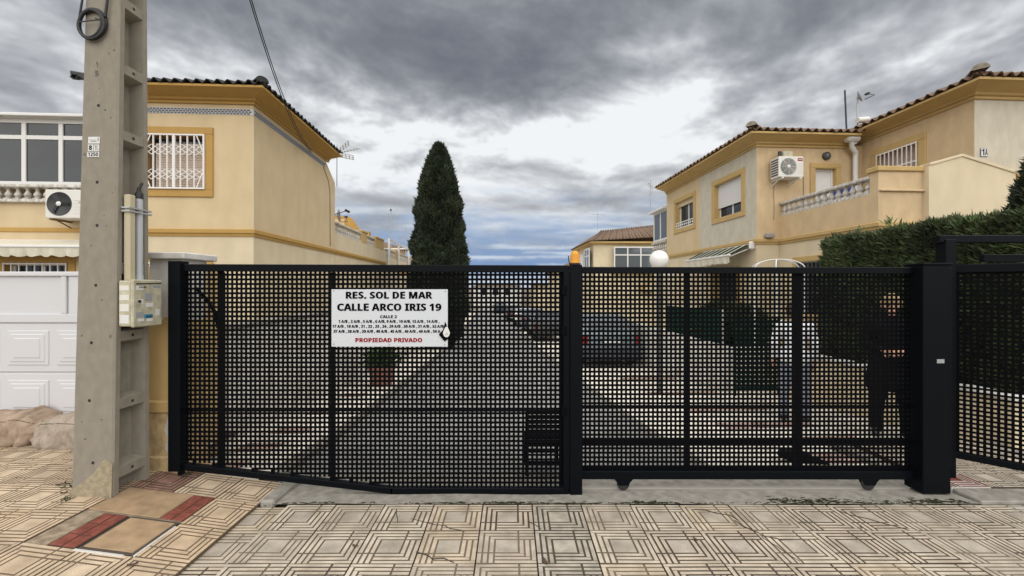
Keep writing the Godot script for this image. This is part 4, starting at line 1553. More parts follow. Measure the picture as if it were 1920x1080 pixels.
func build_right_house() -> void:
	var a := 6.63
	var f := 9.65
	var fe := 14.76
	var h := thing("terraced_house", "beige house with shuttered windows and a balustraded balcony on the right", "house", Vector3(a, -0.6, f), true)
	# street side, seen from the street left (far) to right (near)
	var fs := face(a, fe, a, f)
	var L := fe - f
	var w1 := [fe - 14.0, fe - 12.74, 3.67, 4.63]
	var w2 := [fe - 11.52, fe - 10.22, 3.62, 4.63]
	var d0 := [fe - 11.6, fe - 10.4, -0.4, 2.05]
	var split := fe - 12.35
	var b := B.new()
	wall(b, fs, split, 2.76, 5.2, 0.25, [w1])
	obj("wall", b, M.cream_side, h)
	b = B.new()
	wall(b, Transform3D(fs.basis, fs * Vector3(split, 0, 0.003)), L - split - 0.006, 2.76, 5.2, 0.25, [[w2[0] - split, w2[1] - split, w2[2], w2[3]]])
	var party := obj("wall", b, M.beige_grey, h)
	tag(party, "greyish rendered part of the street wall")
	b = B.new()
	wall(b, fs, L - 0.006, -2.0, 2.76, 0.25, [d0])
	tag(obj("wall", b, M.cream_pale, h), "paler ground-floor wall below the string course")
	b = B.new()
	b.bb(V(a + 0.003, -2.0, f + 0.25), V(7.20, 2.76, f))
	b.bb(V(7.212, -2.0, 7.085), V(7.42, 2.76, f))
	obj("wall", b, M.cream_pale, h)
	# recessed wall with the balcony door
	var fr := face(a, f, 9.4, f)
	var du0 := 8.13 - a
	var du1 := 8.70 - a
	b = B.new()
	wall(b, Transform3D(fr.basis, fr * Vector3(0.003, 0, 0)), 9.4 - a, 2.7, 5.2, 0.25, [[du0, du1, 2.9, 4.62]])
	obj("wall", b, M.tan_wall, h)
	b = B.new()
	b.bb(V(a + 0.25, -2.0, fe - 0.2), V(11.0, 5.2, fe))
	obj("back_wall", b, M.cream_pale, h)
	# ground floor and balcony parapet under the balcony
	b = B.new()
	b.bb(V(7.21, 2.76, 7.08), V(8.08, 3.78, 7.25))
	obj("balcony_pier", b, M.tan_wall, h)
	b = B.new()
	b.bb(V(7.21, 2.76, 7.25), V(7.42, 3.38, f))
	obj("balcony_wall", b, M.tan_wall, h)
	b = B.new()
	b.bb(V(7.42, 2.55, 7.25), V(9.4, 2.75, f))
	obj("balcony_floor", b, M.threshold, h)
	b = B.new()
	b.bb(V(7.17, 3.78, 7.04), V(8.10, 3.87, 7.29), 0.01)
	obj("coping", b, M.gold_right, h)
	b = B.new()
	b.bb(V(7.22, 3.40, 7.082), V(8.08, 3.44, 7.03), 0.008)
	obj("ledge", b, M.tan_wall, h)
	b = B.new()
	cornice(b, plan([[a, fe], [a, f], [9.0, f]]), 5.12 - O.y, 5.36 - O.y, 0.40)
	obj("cornice", b, M.gold_right, h)
	b = B.new()
	band(b, plan([[a, fe], [a, f], [7.21, f], [7.21, 7.08], [8.08, 7.08]]), 2.69 - O.y, 2.83 - O.y)
	obj("string_course", b, M.gold_right, h)
	balustrade(h, 7.29, f - 0.02, 7.29, 7.26, 3.38, 3.74, 14, M.baluster_white)
	# windows in the street wall
	for w in [w1, w2]:
		surround(h, fs, w[0], w[1], w[2], w[3], 0.13, M.gold_right, 0.2)
		sash(h, fs, w[0] + 0.01, w[1] - 0.01, w[2] + 0.012, w[3] - 0.01, -0.17, 2, [], 0.05, M.white_paint, M.glass_dark)
	b = B.new()
	b.xf = fs
	b.bb(Vector3(w1[0], w1[3] - 0.16, -0.16), Vector3(w1[1], w1[3] - 0.012, -0.07))
	obj("shutter_box", b, M.cream_pale, h)
	# low fretted rail on the sill of the far window
	b = B.new()
	b.xf = fs
	b.bb(Vector3(w1[0], w1[2] + 0.02, 0.0), Vector3(w1[1], w1[2] + 0.05, 0.02))
	b.bb(Vector3(w1[0], w1[2] + 0.2, 0.0), Vector3(w1[1], w1[2] + 0.23, 0.02))
	var rail := obj("sill_rail", b, M.grille_white, h)
	for k in 9:
		b = B.new()
		b.xf = fs
		var u: float = lerpf(w1[0] + 0.06, w1[1] - 0.06, k / 8.0)
		b.box(Vector3(u, w1[2] + 0.125, 0.01), Vector3(0.07, 0.07, 0.012), Basis(Vector3.BACK, PI / 4))
		obj("rail_lozenge", b, M.grille_white, rail)
	slats("shutter", h, fs, w2[0] + 0.02, w2[1] - 0.02, w2[2] + 0.31, w2[3] - 0.01, -0.10, 0.045, M.shutter_white)
	b = B.new()
	b.xf = fs
	b.bb(Vector3(d0[0], d0[2], -0.2), Vector3(d0[1], d0[3], -0.18))
	obj("doorway_back", b, M.dark_gap, h)
	surround(h, fs, d0[0], d0[1], d0[2], d0[3], 0.13, M.gold_right, 0.2, false)
	# ground-floor window under the balcony
	var fb := face(7.21, f, 7.21, 7.25)
	surround(h, fb, 0.6, 1.65, 1.0, 2.21, 0.12, M.gold_right, 0.02)
	b = B.new()
	b.xf = fb
	b.bb(Vector3(0.6, 1.0, 0.002), Vector3(1.65, 2.21, 0.012))
	obj("window", b, M.glass_dark, h)
	barred_grille(h, fb, 0.61, 1.64, 1.02, 2.2, 0.03, 9, M.lamp_metal)
	# balcony door
	surround(h, fr, du0, du1, 2.9, 4.62, 0.12, M.gold_right, 0.2, false)
	b = B.new()
	b.xf = fr
	b.bb(Vector3(du0, 2.9, -0.15), Vector3(du0 + 0.06, 4.62, -0.08))
	b.bb(Vector3(du1 - 0.06, 2.9, -0.15), Vector3(du1, 4.62, -0.08))
	b.bb(Vector3(du0 + 0.06, 4.56, -0.15), Vector3(du1 - 0.06, 4.62, -0.08))
	obj("door_frame", b, M.white_paint, h)
	b = B.new()
	b.xf = fr
	b.bb(Vector3(du0 + 0.06, 2.9, -0.14), Vector3(du1 - 0.06, 4.56, -0.11))
	var door := obj("door", b, M.shutter_white, h)
	for s in 2:
		b = B.new()
		var x0 := du0 + 0.11 + s * 0.19
		var arch := PackedVector2Array([Vector2(x0, 3.4), Vector2(x0 + 0.15, 3.4)])
		for k in 7:
			var t := k / 6.0
			arch.append(Vector2(x0 + 0.15 * (1.0 - t), 4.25 + 0.1 * smooth(0, 1, 1.0 - absf(t - (0.0 if s == 1 else 1.0)) )))
		b.xf = fr * Transform3D(Basis(), Vector3(0, 0, -0.112))
		b.prism(arch, 0.012)
		obj("door_panel", b, M.shutter_white, door)
	# cables of the air conditioner
	b = B.new()
	b.xf = fr
	b.tube([Vector3(0.45, 4.25, 0.02), Vector3(0.42, 4.0, 0.03), Vector3(0.44, 3.6, 0.02), Vector3(0.43, 3.3, 0.02)], 0.005, 5)
	b.tube([Vector3(1.2, 4.4, 0.02), Vector3(1.21, 3.3, 0.02)], 0.006, 5)
	obj("wall_cable", b, M.lamp_metal, h)
	# lamp by the door
	b = B.new()
	b.xf = fr * Transform3D(Basis(Vector3.RIGHT, PI / 2), Vector3(8.43 - a, 4.92, 0.0))
	b.lathe([Vector2(0.1, 0.0), Vector2(0.1, 0.05), Vector2(0.085, 0.06), Vector2(0.0, 0.06)], 18)
	var bl := obj("bulkhead_lamp", b, M.ac_dark, h)
	b = B.new()
	b.xf = fr
	b.ball(Vector3(8.43 - a, 4.92, 0.055), Vector3(0.06, 0.075, 0.045), 14, 8)
	obj("lamp_glass", b, M.glass_grey, bl)
	# downpipe with hopper
	b = B.new()
	b.xf = Transform3D()
	b.tube([V(8.9, 5.22, 9.42), V(8.93, 5.1, 9.45), V(9.08, 4.98, 9.5), V(9.1, 4.85, 9.53), V(9.1, 2.8, 9.53)], 0.055, 12)
	obj("downpipe", b, M.white_paint, h)
	b = B.new()
	b.box(V(8.9, 5.27, 9.40), Vector3(0.34, 0.14, 0.2), Basis(), 0.05)
	obj("rain_hopper", b, M.white_paint, h)
	# roof
	eave_tiles(h, a - 0.42, fe + 0.1, a - 0.42, f - 0.42, 5.40, 0.28, M.roof_brown, false, true)
	eave_tiles(h, a - 0.42, f - 0.42, 9.1, f - 0.42, 5.40, 0.28, M.roof_brown, true, false)
	b = B.new()
	var e := [V(a - 0.3, 5.42, fe + 0.1), V(a - 0.3, 5.42, f - 0.3), V(9.1, 5.42, f - 0.3)]
	var rr := V(8.6, 5.95, f + 2.0)
	var r2 := V(8.6, 5.95, fe)
	b.quad(e[0], e[1], rr, r2)
	b.quad(e[1], e[2], V(10.5, 5.95, f + 2.0), rr)
	b.quad(e[2], e[2], V(10.5, 5.95, f + 2.0), V(10.5, 5.95, f + 2.0))
	obj("roof", b, M.roof_brown, h)
	hip_ridge(h, e[1] + Vector3(-0.1, 0.06, 0.1), rr, 7, M.ridge_pale)
	# glazed gallery at the far end
	var ff := face(6.6, 16.1, 6.6, 14.78)
	var g := thing("glazed_gallery", "narrow glazed balcony with openwork balustrade beyond the beige house", "balcony", Vector3(6.6, 2.7, 15.4), true)
	ff = face(6.6, 16.1, 6.6, 14.78)
	b = B.new()
	b.bb(V(6.6, -2.0, 14.78), V(8.6, 3.0, 16.1))
	obj("wall", b, M.cream_pale, g)
	balustrade(g, 6.66, 16.1, 6.66, 14.78, 3.0, 3.42, 7, M.baluster_white)
	sash(g, ff, 0, 1.32, 3.46, 4.62, -0.1, 2, [], 0.07, M.white_paint, M.glass_grey, "gallery_glazing")
	b = B.new()
	b.bb(V(6.5, 4.62, 14.78), V(8.4, 4.7, 16.2), 0.01)
	obj("gallery_roof", b, M.white_paint, g)
	aerial("slim aerial with several booms beside the narrow glazed balcony", Vector3(6.75, 4.7, 16.6), 1.5, 2, 1.0)
	# on the house
	aircon("white air conditioner with round grille hung on the balcony's back wall", Transform3D(), Vector3(7.22, 4.27, 9.63), 0.62, 0.5, 0.3, 0.19, false, true)
	var ab := thing("junction_box", "small grey box on top of the balcony air conditioner", "box", Vector3(7.26, 4.79, 9.5), true)
	b = B.new()
	b.bb(Vector3(-0.12, 0, -0.02), Vector3(0.12, 0.16, 0.1), 0.01)
	obj("cover", b, M.meter_cream, ab)
	b = B.new()
	b.bb(Vector3(-0.2, 0.0, 0.0), Vector3(-0.125, 0.17, 0.05), 0.01)
	obj("clamp", b, M.ac_dark, ab)
	var sl := thing("wall_lamp", "small grey bulkhead lamp under the string course of the beige house", "lamp", Vector3(6.9, 2.87, 9.62), true)
	b = B.new()
	b.box(Vector3(0, 0.03, 0.06), Vector3(0.2, 0.12, 0.12), Basis(), 0.02)
	obj("lamp_body", b, plain("lamp_grey", lin(0.30, 0.29, 0.27), 0.6), sl)
	awning("green and white striped awning over the beige house's ground-floor door", func() -> Transform3D: return face(6.63, 12.05, 6.63, 9.78), Vector3(6.6, 2.4, 10.9), 2.27, 2.70, 2.43, 0.62, 15, M.awning_green, M.awning_cream, M.awning_cream, 0.18)
	# laundry on the balcony
	var cl := thing("laundry", "blue cloth hanging behind the balcony balusters", "laundry", Vector3(7.5, 3.4, 8.2), true)
	b = B.new()
	var rows := []
	for i in 6:
		var line := []
		for k in 9:
			line.append(Vector3(0.02 * sin(k * 1.7 + i * 0.3), 0.32 - i * 0.06, -0.25 + k * 0.065))
		rows.append(line)
	b.grid(rows, Vector3.LEFT)
	obj("cloth", b, M.blue_cloth, cl)
	b = B.new()
	b.bar(Vector3(0, 0.33, -0.35), Vector3(0, 0.33, 0.35), 0.012, 0.012)
	obj("rail", b, M.ac_dark, cl)


func build_near_house() -> void:
	var a := 9.4
	var f := 7.3
	var h := thing("terraced_house", "tan house with barred window and sloping stair wall at the right edge", "house", Vector3(a, -0.3, f), true)
	var fs := face(a, 9.9, a, f)
	var L := 9.9 - f
	var w := [9.9 - 9.25, 9.9 - 8.3, 3.7, 4.84]
	var b := B.new()
	wall(b, fs, L, -1.5, 5.32, 0.25, [w])
	obj("wall", b, M.tan_wall, h)
	b = B.new()
	b.bb(V(a + 0.003, -1.5, f + 0.25), V(16.0, 5.32, f - 0.002))
	b.bb(V(a + 0.25, -1.5, 9.9), V(16.0, 5.3, 10.1))
	tag(obj("wall", b, M.beige_grey, h), "greyish end wall facing the street gate")
	b = B.new()
	cornice(b, plan([[a, 9.75], [a, f], [16.0, f]]), 5.27 - O.y, 5.50 - O.y, 0.40)
	obj("cornice", b, M.gold_right, h)
	surround(h, fs, w[0], w[1], w[2], w[3], 0.15, M.gold_right, 0.2)
	slats("shutter", h, fs, w[0] + 0.01, w[1] - 0.01, w[2], w[3] - 0.01, -0.12, 0.05, plain("shutter_rose", lin(0.46, 0.36, 0.30), 0.8))
	barred_grille(h, fs, w[0] + 0.005, w[1] - 0.005, w[2] + 0.02, w[3] - 0.01, 0.05, 9, M.grille_white)
	eave_tiles(h, a - 0.42, 9.95, a - 0.42, f - 0.42, 5.54, 0.28, M.roof_brown, false, true)
	eave_tiles(h, a - 0.42, f - 0.42, 13.4, f - 0.42, 5.54, 0.28, M.roof_brown, true, false)
	b = B.new()
	var e := [V(a - 0.3, 5.56, 9.95), V(a - 0.3, 5.56, f - 0.3), V(16.0, 5.56, f - 0.3)]
	b.quad(e[0], e[1], V(11.2, 6.1, f + 1.9), V(11.2, 6.1, 9.95))
	b.quad(e[1], e[2], V(16.0, 6.1, f + 1.9), V(11.2, 6.1, f + 1.9))
	obj("roof", b, M.roof_brown, h)
	hip_ridge(h, e[1] + Vector3(-0.1, 0.07, 0.1), V(11.2, 6.1, f + 1.9), 7, M.ridge_pale)
	# stair wall with sloping coping
	b = B.new()
	var o := V(8.08, 0, 7.12)
	o.y = -O.y
	b.xf = Transform3D(Basis(), o)
	b.prism(PackedVector2Array([Vector2(0.002, -1.0), Vector2(1.72, -1.0), Vector2(1.72, 3.74), Vector2(0.64, 4.04), Vector2(0.002, 3.86)]), 0.15)
	obj("stair_wall", b, M.cream_pale, h)
	b = B.new()
	b.xf = Transform3D(Basis(), o + Vector3(0, 0, 0.075))
	b.bar(Vector3(0.01, 3.885, 0), Vector3(0.65, 4.063, 0), 0.19, 0.05, Vector3.UP, 0.008)
	b.bar(Vector3(0.65, 4.063, 0), Vector3(1.76, 3.755, 0), 0.19, 0.055, Vector3.UP, 0.008)
	obj("stair_coping", b, M.cream_pale, h)
	b = B.new()
	b.bar(V(10.5, 3.86, 7.18), V(9.75, 3.72, 7.18), 0.2, 0.12, Vector3.UP, 0.01)
	b.bar(V(9.9, 3.7, 7.1), V(12.2, 4.35, 7.1), 0.2, 0.12, Vector3.UP, 0.01)
	obj("porch_roof_edge", b, M.gold_right, h)
	# number plate
	var np := thing("number_plate", "small white house-number plate on the greyish end wall", "sign", Vector3(9.52, 4.16, 7.295), true)
	b = B.new()
	b.bb(Vector3(-0.005, -0.005, 0), Vector3(0.145, 0.155, 0.012), 0.003)
	obj("plate", b, plain("plate_blue", lin(0.10, 0.12, 0.18), 0.4), np)
	b = B.new()
	b.bb(Vector3(0.003, 0.003, 0.012), Vector3(0.067, 0.147, 0.016))
	b.bb(Vector3(0.073, 0.003, 0.012), Vector3(0.137, 0.147, 0.016))
	obj("enamel_tile", b, M.paper, np)
	text("lettering", "1", 0.12, Vector3(0.035, 0.02, 0.0162), M.ink_black, np, 0.05)
	text("lettering", "A", 0.12, Vector3(0.105, 0.02, 0.0162), M.ink_black, np, 0.055)
	var md := thing("aerial", "plain thin rod aerial on the tan house's roof beside the dish", "aerial", Vector3(9.05, 5.5, 9.75), true)
	b = B.new()
	b.tube([Vector3(0.03, 0, 0), Vector3(-0.02, 1.15, 0)], 0.02, 6)
	obj("mast", b, M.ac_dark, md)
	dish("small satellite dish on a pole above the valley of the two right roofs", Vector3(9.32, 5.55, 9.7), 0.15, Vector3(0.55, 0.25, 0.6), 0.9)
	var tk := thing("rooftop_box", "small white box low on the dish's pole", "box", Vector3(9.36, 5.82, 9.6), true)
	b = B.new()
	b.tube([Vector3(-0.14, 0, 0), Vector3(0.14, 0.03, 0)], 0.07, 12)
	obj("casing", b, M.ac_white, tk)


func text(called: String, s: String, size: float, at: Vector3, m: Material, parent: Node, width := 0.0, weight := 700, bold := 0.0) -> MeshInstance3D:
	var t := TextMesh.new()
	var f := SystemFont.new()
	f.font_names = PackedStringArray(["Droid Sans"])
	f.font_weight = weight
	t.font = f
	t.text = s
	t.font_size = 48
	t.pixel_size = size / 48.0 / 0.714
	t.depth = 0.0012
	t.curve_step = 1.0
	t.vertical_alignment = VERTICAL_ALIGNMENT_BOTTOM
	var o := MeshInstance3D.new()
	o.name = called
	o.mesh = t
	o.material_override = m
	var box := t.get_aabb()
	var sx := width / box.size.x if width > 0.0 else 1.0
	var sy := size / box.size.y if not ("," in s or "/" in s or "Q" in s) else 1.0
	o.scale = Vector3(sx, sy, 1)
	if bold > 0.0:
		var fat := B.new()
		var tri := t.surface_get_arrays(0)
		var tv: PackedVector3Array = tri[Mesh.ARRAY_VERTEX]
		var tn: PackedVector3Array = tri[Mesh.ARRAY_NORMAL]
		var ti: PackedInt32Array = tri[Mesh.ARRAY_INDEX]
		var k := 0
		for sh in [Vector3.ZERO, Vector3(-bold / sx, 0, 0.0003), Vector3(bold / sx, 0, 0.0006), Vector3(0, bold * 0.5 / sy, 0.0009), Vector3(0, -bold * 0.5 / sy, 0.0012)]:
			for i in ti:
				fat.v.append(tv[i] + sh)
				fat.n.append(tn[i])
		o.mesh = fat.mesh()
	o.position = at - Vector3((box.position.x + box.size.x * 0.5) * sx, box.position.y * sy, box.position.z)
	parent.add_child(o, true)
	return o


func build_far_house() -> void:
	var h := thing("far_house", "house with brown hipped roof and white glazed gallery far down the right side", "house", Vector3(6.63, -1.3, 25.5), true)
	var a := 6.63
	var f := 25.5
	var b := B.new()
	b.bb(V(a, -2.4, f), V(12.5, 4.55, 31.0))
	obj("wall", b, M.cream_pale, h)
	b = B.new()
	band(b, plan([[a, 31.0], [a, f], [12.5, f]]), 4.4 - O.y, 4.6 - O.y, 0.3)
	obj("cornice", b, M.gold_right, h)
	b = B.new()
	var e := [V(a - 0.4, 4.6, 31.2), V(a - 0.4, 4.6, f - 0.4), V(12.7, 5.0, f - 0.4), V(12.7, 5.0, 31.2)]
	var r0 := V(a + 1.4, 5.75, f + 3.2)
	var r1 := V(12.7, 6.25, f + 3.2)
	b.quad(e[0], e[1], r0, r0)
	b.quad(e[1], e[2], r1, r0)
	b.quad(e[2], e[3], r1, r1)
	b.quad(e[3], e[0], r0, r1)
	obj("roof", b, M.roof_brown, h)
	# rolls of tiles running up the roof slope
	for k in 28:
		var t := (k + 0.5) / 28.0
		b = B.new()
		var p: Vector3 = (e[1] as Vector3).lerp(e[2], t)
		var q: Vector3 = r0.lerp(r1, clampf((t - 0.02) * 1.03, 0.0, 1.0))
		b.tube([p + Vector3(0, 0.02, 0), q + Vector3(0, 0.02, 0)], 0.055, 6)
		obj("tile_roll", b, M.roof_brown if k % 2 == 0 else M.roof_brown_dark, h)
	var fr := face(a, f, 12.5, f)
	var fs := face(a, 31.0, a, f)
	sash(h, fr, 1.25, 3.9, 2.75, 4.25, 0.25, 3, [3.72], 0.08, M.white_paint, M.glass_grey, "gallery_glazing")
	sash(h, fs, 4.1, 5.35, 2.75, 4.2, 0.25, 2, [3.7], 0.08, M.white_paint, M.glass_grey, "gallery_glazing")
	sash(h, fs, 1.6, 2.9, 2.2, 4.0, 0.05, 2, [], 0.08, M.white_paint, M.shutter_white, "window")
	b = B.new()
	b.xf = fr
	b.bb(Vector3(1.1, 2.55, 0.0), Vector3(4.1, 2.73, 0.35), 0.01)
	b.xf = fr
	b.prism(PackedVector2Array([Vector2(3.2, 1.4), Vector2(6.0, 1.4), Vector2(6.0, 3.6), Vector2(5.3, 3.6)]), 0.3)
	obj("balcony_wall", b, M.cream_pale, h)
	b = B.new()
	b.xf = fr
	b.bar(Vector3(3.1, 1.45, 0.17), Vector3(5.3, 3.65, 0.17), 0.4, 0.1, Vector3.BACK, 0.01)
	obj("stair_coping", b, M.gold_right, h)
	aerial("thin aerial on the far house's brown roof", S(6.1, 5.6, 28.5), 1.5, 2, 0.2)
	h = thing("far_house", "low brown-roofed house seen just left of the amber beacon", "house", Vector3(6.8, -1.6, 42.0), true)
	b = B.new()
	b.bb(V(6.8, -2.6, 40.0), V(14, 3.3, 47.0))
	obj("wall", b, M.cream_pale, h)
	b = B.new()
	e = [V(6.3, 3.3, 47.4), V(6.3, 3.3, 39.6), V(14, 3.3, 39.6), V(14, 3.3, 47.4)]
	var top := V(10, 5.0, 43.5)
	for k in 4:
		b.quad(e[k], e[(k + 1) % 4], top, top)
	obj("roof", b, M.roof_brown, h)
	for q in [[60.0, 8.0, "pale house at the far end of the street on the right"], [85.0, -2.0, "small white house closing the far end of the street"]]:
		h = thing("far_house", q[2], "house", Vector3(q[1], -1.8, q[0]), true)
		b = B.new()
		b.bb(V(q[1] - 1.5, -2.6, q[0] - 5), V(q[1] + 8, 2.0, q[0] + 5))
		obj("wall", b, M.cream_pale if q[1] > 0 else M.white_wall, h)
		b = B.new()
		e = [V(q[1] - 1.9, 2.0, q[0] + 5.4), V(q[1] - 1.9, 2.0, q[0] - 5.4), V(q[1] + 8.4, 2.0, q[0] - 5.4), V(q[1] + 8.4, 2.0, q[0] + 5.4)]
		var tp := V(q[1] + 3.2, 2.6, q[0])
		for k in 4:
			b.quad(e[k], e[(k + 1) % 4], tp, tp)
		obj("roof", b, M.roof_brown, h)
		for k in 3:
			b = B.new()
			b.bb(V(q[1] + k * 2.4, 0.2, q[0] - 5.06), V(q[1] + 1.1 + k * 2.4, 1.4, q[0] - 5.0))
			obj("window", b, M.glass_dark, h)


# ---------------------------------------------------------------- left boundary
func build_left_boundary() -> void:
	var d := 4.06
	var t := thing("garage_door", "white panelled garage gate behind the sandbags at the left edge", "gate", Vector3(-4.4, 0.1, d))
	var b := B.new()
	var x0 := -6.6
	var x1 := -3.32
	b.bb(V(x0, 0.08, d + 0.05), V(x1, 1.76, d), 0.004)
	obj("leaf", b, M.garage_white, t)
	b = B.new()
	b.bb(V(x0, 1.72, d), V(x1, 1.765, d - 0.03), 0.006)
	b.bb(V(x0, 1.25, d), V(x1, 1.34, d - 0.022), 0.006)
	for x in [-6.6, -5.6, -4.56, -3.52]:
		b.bb(V(x, 1.34, d), V(x + 0.055, 1.72, d - 0.022), 0.006)
		b.bb(V(x + 0.075, 1.34, d), V(x + 0.17, 1.72, d - 0.012), 0.004)
	obj("frame", b, M.garage_white, t)
	for r in 3:
		b = B.new()
		var y := 1.22 - 0.5 * r
		b.bb(V(x0, y - 0.47, d), V(x1, y + 0.015, d - 0.014), 0.007)
		var sec := obj("door_section", b, M.garage_white, t)
		for c in 6:
			b = B.new()
			var xa := -5.13 - 0.0 + (c - 2) * 0.5 + 0.03
			var o := V(xa, y - 0.40, d - 0.014)
			# raised-and-fielded panel
			b.box(o + Vector3(0.21, 0.175, 0.002), Vector3(0.42, 0.35, 0.012), Basis(), 0.006)
			b.box(o + Vector3(0.21, 0.175, 0.008), Vector3(0.35, 0.28, 0.012), Basis(), 0.0055)
			b.box(o + Vector3(0.21, 0.175, 0.014), Vector3(0.27, 0.20, 0.012), Basis(), 0.0055)
			obj("raised_panel", b, M.garage_white, sec)
	for q in [["swollen sandbag with a reddish stain at the left edge, against the white gate", -4.80, 0.35, 0.72, M.sack_red, 0.10, 3], ["grey-brown sandbag against the white gate, next to the pole's foot", -4.17, 0.33, 0.66, M.sack, -0.04, 8]]:
		sandbag(q[0], Vector3(q[1], left_height(q[1]) - 0.03, 3.84), q[3], q[2], q[4], q[5], q[6])
	# gate pillar with its peeling paint
	t = thing("gate_pillar", "ochre and white rendered gate pillar with a flat cap between pole and gate", "pillar", Vector3(-2.92, 0.06, 3.45))
	b = B.new()
	b.bb(V(-3.03, 1.32, 3.6), V(-2.745, 1.84, 3.34), 0.006)
	obj("upper_shaft", b, M.white_wall, t)
	b = B.new()
	b.bb(V(-3.036, 0.66, 3.6), V(-2.742, 1.323, 3.334), 0.006)
	# ragged upper edge of the paint
	for i in 9:
		b.bb(V(-3.034 + i * 0.0325, 1.32, 3.36), V(-3.034 + (i + 1) * 0.0325, 1.325 + rng.randf_range(0.0, 0.05), 3.3365))
	obj("painted_shaft", b, M.gold_right, t)
	b = B.new()
	b.bb(V(-3.06, 0.56, 3.62), V(-2.722, 0.665, 3.31), 0.012)
	obj("band", b, M.gold_right, t)
	b = B.new()
	b.bb(V(-3.036, 0.0, 3.6), V(-2.742, 0.56, 3.334), 0.006)
	obj("foot", b, mat("foot_yellow", lin(0.58, 0.43, 0.23), 0.85, null, 1.0, tex.soil, Vector3(1.5, 1.2, 1.5), tex.rough, 0.3), t)
	b = B.new()
	b.bb(V(-3.05, 0.0, 3.62), V(-2.73, 0.20, 3.315), 0.01)
	obj("plinth", b, M["foot_yellow"], t)
	b = B.new()
	var pl := PackedVector2Array()
	for k in 26:
		var g := TAU * k / 26.0
		var r := 1.0 + 0.22 * sin(g * 3.0 + 1.0) + 0.14 * sin(g * 7.0)
		pl.append(Vector2(cos(g) * 0.062 * r + 0.012 * sin(g * 2.0), sin(g) * 0.145 * r))
	b.prism(pl, 0.004, Transform3D(Basis(Vector3.BACK, -0.14), V(-2.83, 0.37, 3.333)))
	obj("bare_plaster_patch", b, M.white_mortar, t)
	b = B.new()
	b.bb(V(-3.07, 1.84, 3.66), V(-2.69, 1.895, 3.28), 0.008)
	obj("cap", b, M.white_wall, t)
	b = B.new()
	b.bb(V(-3.10, -0.1, 3.66), V(-3.04, 1.78, 3.42))
	b.bb(V(-3.34, -0.1, 4.12), V(-3.04, 1.80, 3.66))
	obj("return_wall", b, M.gold_right, t)
	# garden wall running back along the street
	t = thing("garden_wall", "low cream garden wall with a grey coping behind the left gate leaf", "wall", Vector3(-3.1, -0.4, 6.3), true)
	b = B.new()
	b.bb(V(-3.2, -1.6, 3.85), V(-3.02, 1.12, 8.3))
	b.bb(V(-3.2, -2.0, 8.3), V(-3.02, 0.72, 13.5))
	b.bb(V(-3.2, -2.2, 13.5), V(-3.02, 0.3, 22.0))
	obj("wall", b, M.white_wall, t)
	b = B.new()
	b.bb(V(-3.24, 1.12, 3.85), V(-2.98, 1.17, 8.3), 0.01)
	b.bb(V(-3.24, 0.72, 8.3), V(-2.98, 0.77, 13.5), 0.01)
	b.bb(V(-3.24, 0.3, 13.5), V(-2.98, 0.35, 22.0), 0.01)
	obj("coping", b, M.threshold, t)


func sandbag(label: String, base: Vector3, l: float, h: float, m: Material, turn: float, sd: int) -> void:
	var t := thing("sandbag", label, "sandbag", base, false, "")
	var nz := FastNoiseLite.new()
	nz.seed = sd
	nz.frequency = 2.2
	nz.fractal_octaves = 4
	var rows := []
	var n := 72
	var k := 60
	var q := Basis(Vector3.UP, turn)
	for i in n + 1:
		var u := -1.0 + 2.0 * i / n
		var line := []
		var taper := pow(maxf(0.0, 1.0 - pow(absf(u), 4.5)), 0.5)
		for j in k + 1:
			var g := TAU * j / k
			var cy := sin(g)
			var cz := cos(g)
			var yy := signf(cy) * pow(absf(cy), 0.55)
			var zz := signf(cz) * pow(absf(cz), 0.6)
			# long soft folds that fall across the cloth, with sharp bottoms
			var q2 := u * 3.1 * (1.0 if sd > 5 else -1.0) + yy * 0.9 + 0.35 * nz.get_noise_2d(u * 0.8 + sd, yy * 0.8)
			var cut := absf(fposmod(q2, 1.0) - 0.5) * 2.0
			var depth := 0.016 * exp(-pow((1.0 - cut) * 5.0, 2.0)) * (0.4 + 0.6 * absf(u)) + 0.004 * cut
			var swell := 0.02 * nz.get_noise_3d(u * 0.5, yy * 0.5 + sd, zz * 0.5)
			var hh := h * (0.47 + 0.10 * nz.get_noise_2d(u * 0.6 + 7.0, 3.0 + sd)) * (0.30 + 0.70 * taper)
			var y := yy * hh + (swell - depth) * yy
			var z := zz * (0.185 * (0.55 + 0.45 * taper) + swell - depth)
			y = maxf(y, -h * 0.42)
			var lift := y / h + 0.45
			line.append(q * Vector3(u * l * 0.5 * (1.06 - 0.20 * lift), y + h * 0.43, z - 0.05 * lift))
		rows.append(line)
	var b := B.new()
	b.grid(rows, Vector3.ZERO, false)
	obj("sack", b, m, t)
	b = B.new()
	var pts := []
	for i in range(5, n - 4, 2):
		var p: Vector3 = rows[i][int(k * 0.09)]
		pts.append(p + Vector3(0, 0, 0.001))
	b.tube(pts, 0.0025, 5)
	obj("seam", b, M.bark, t)


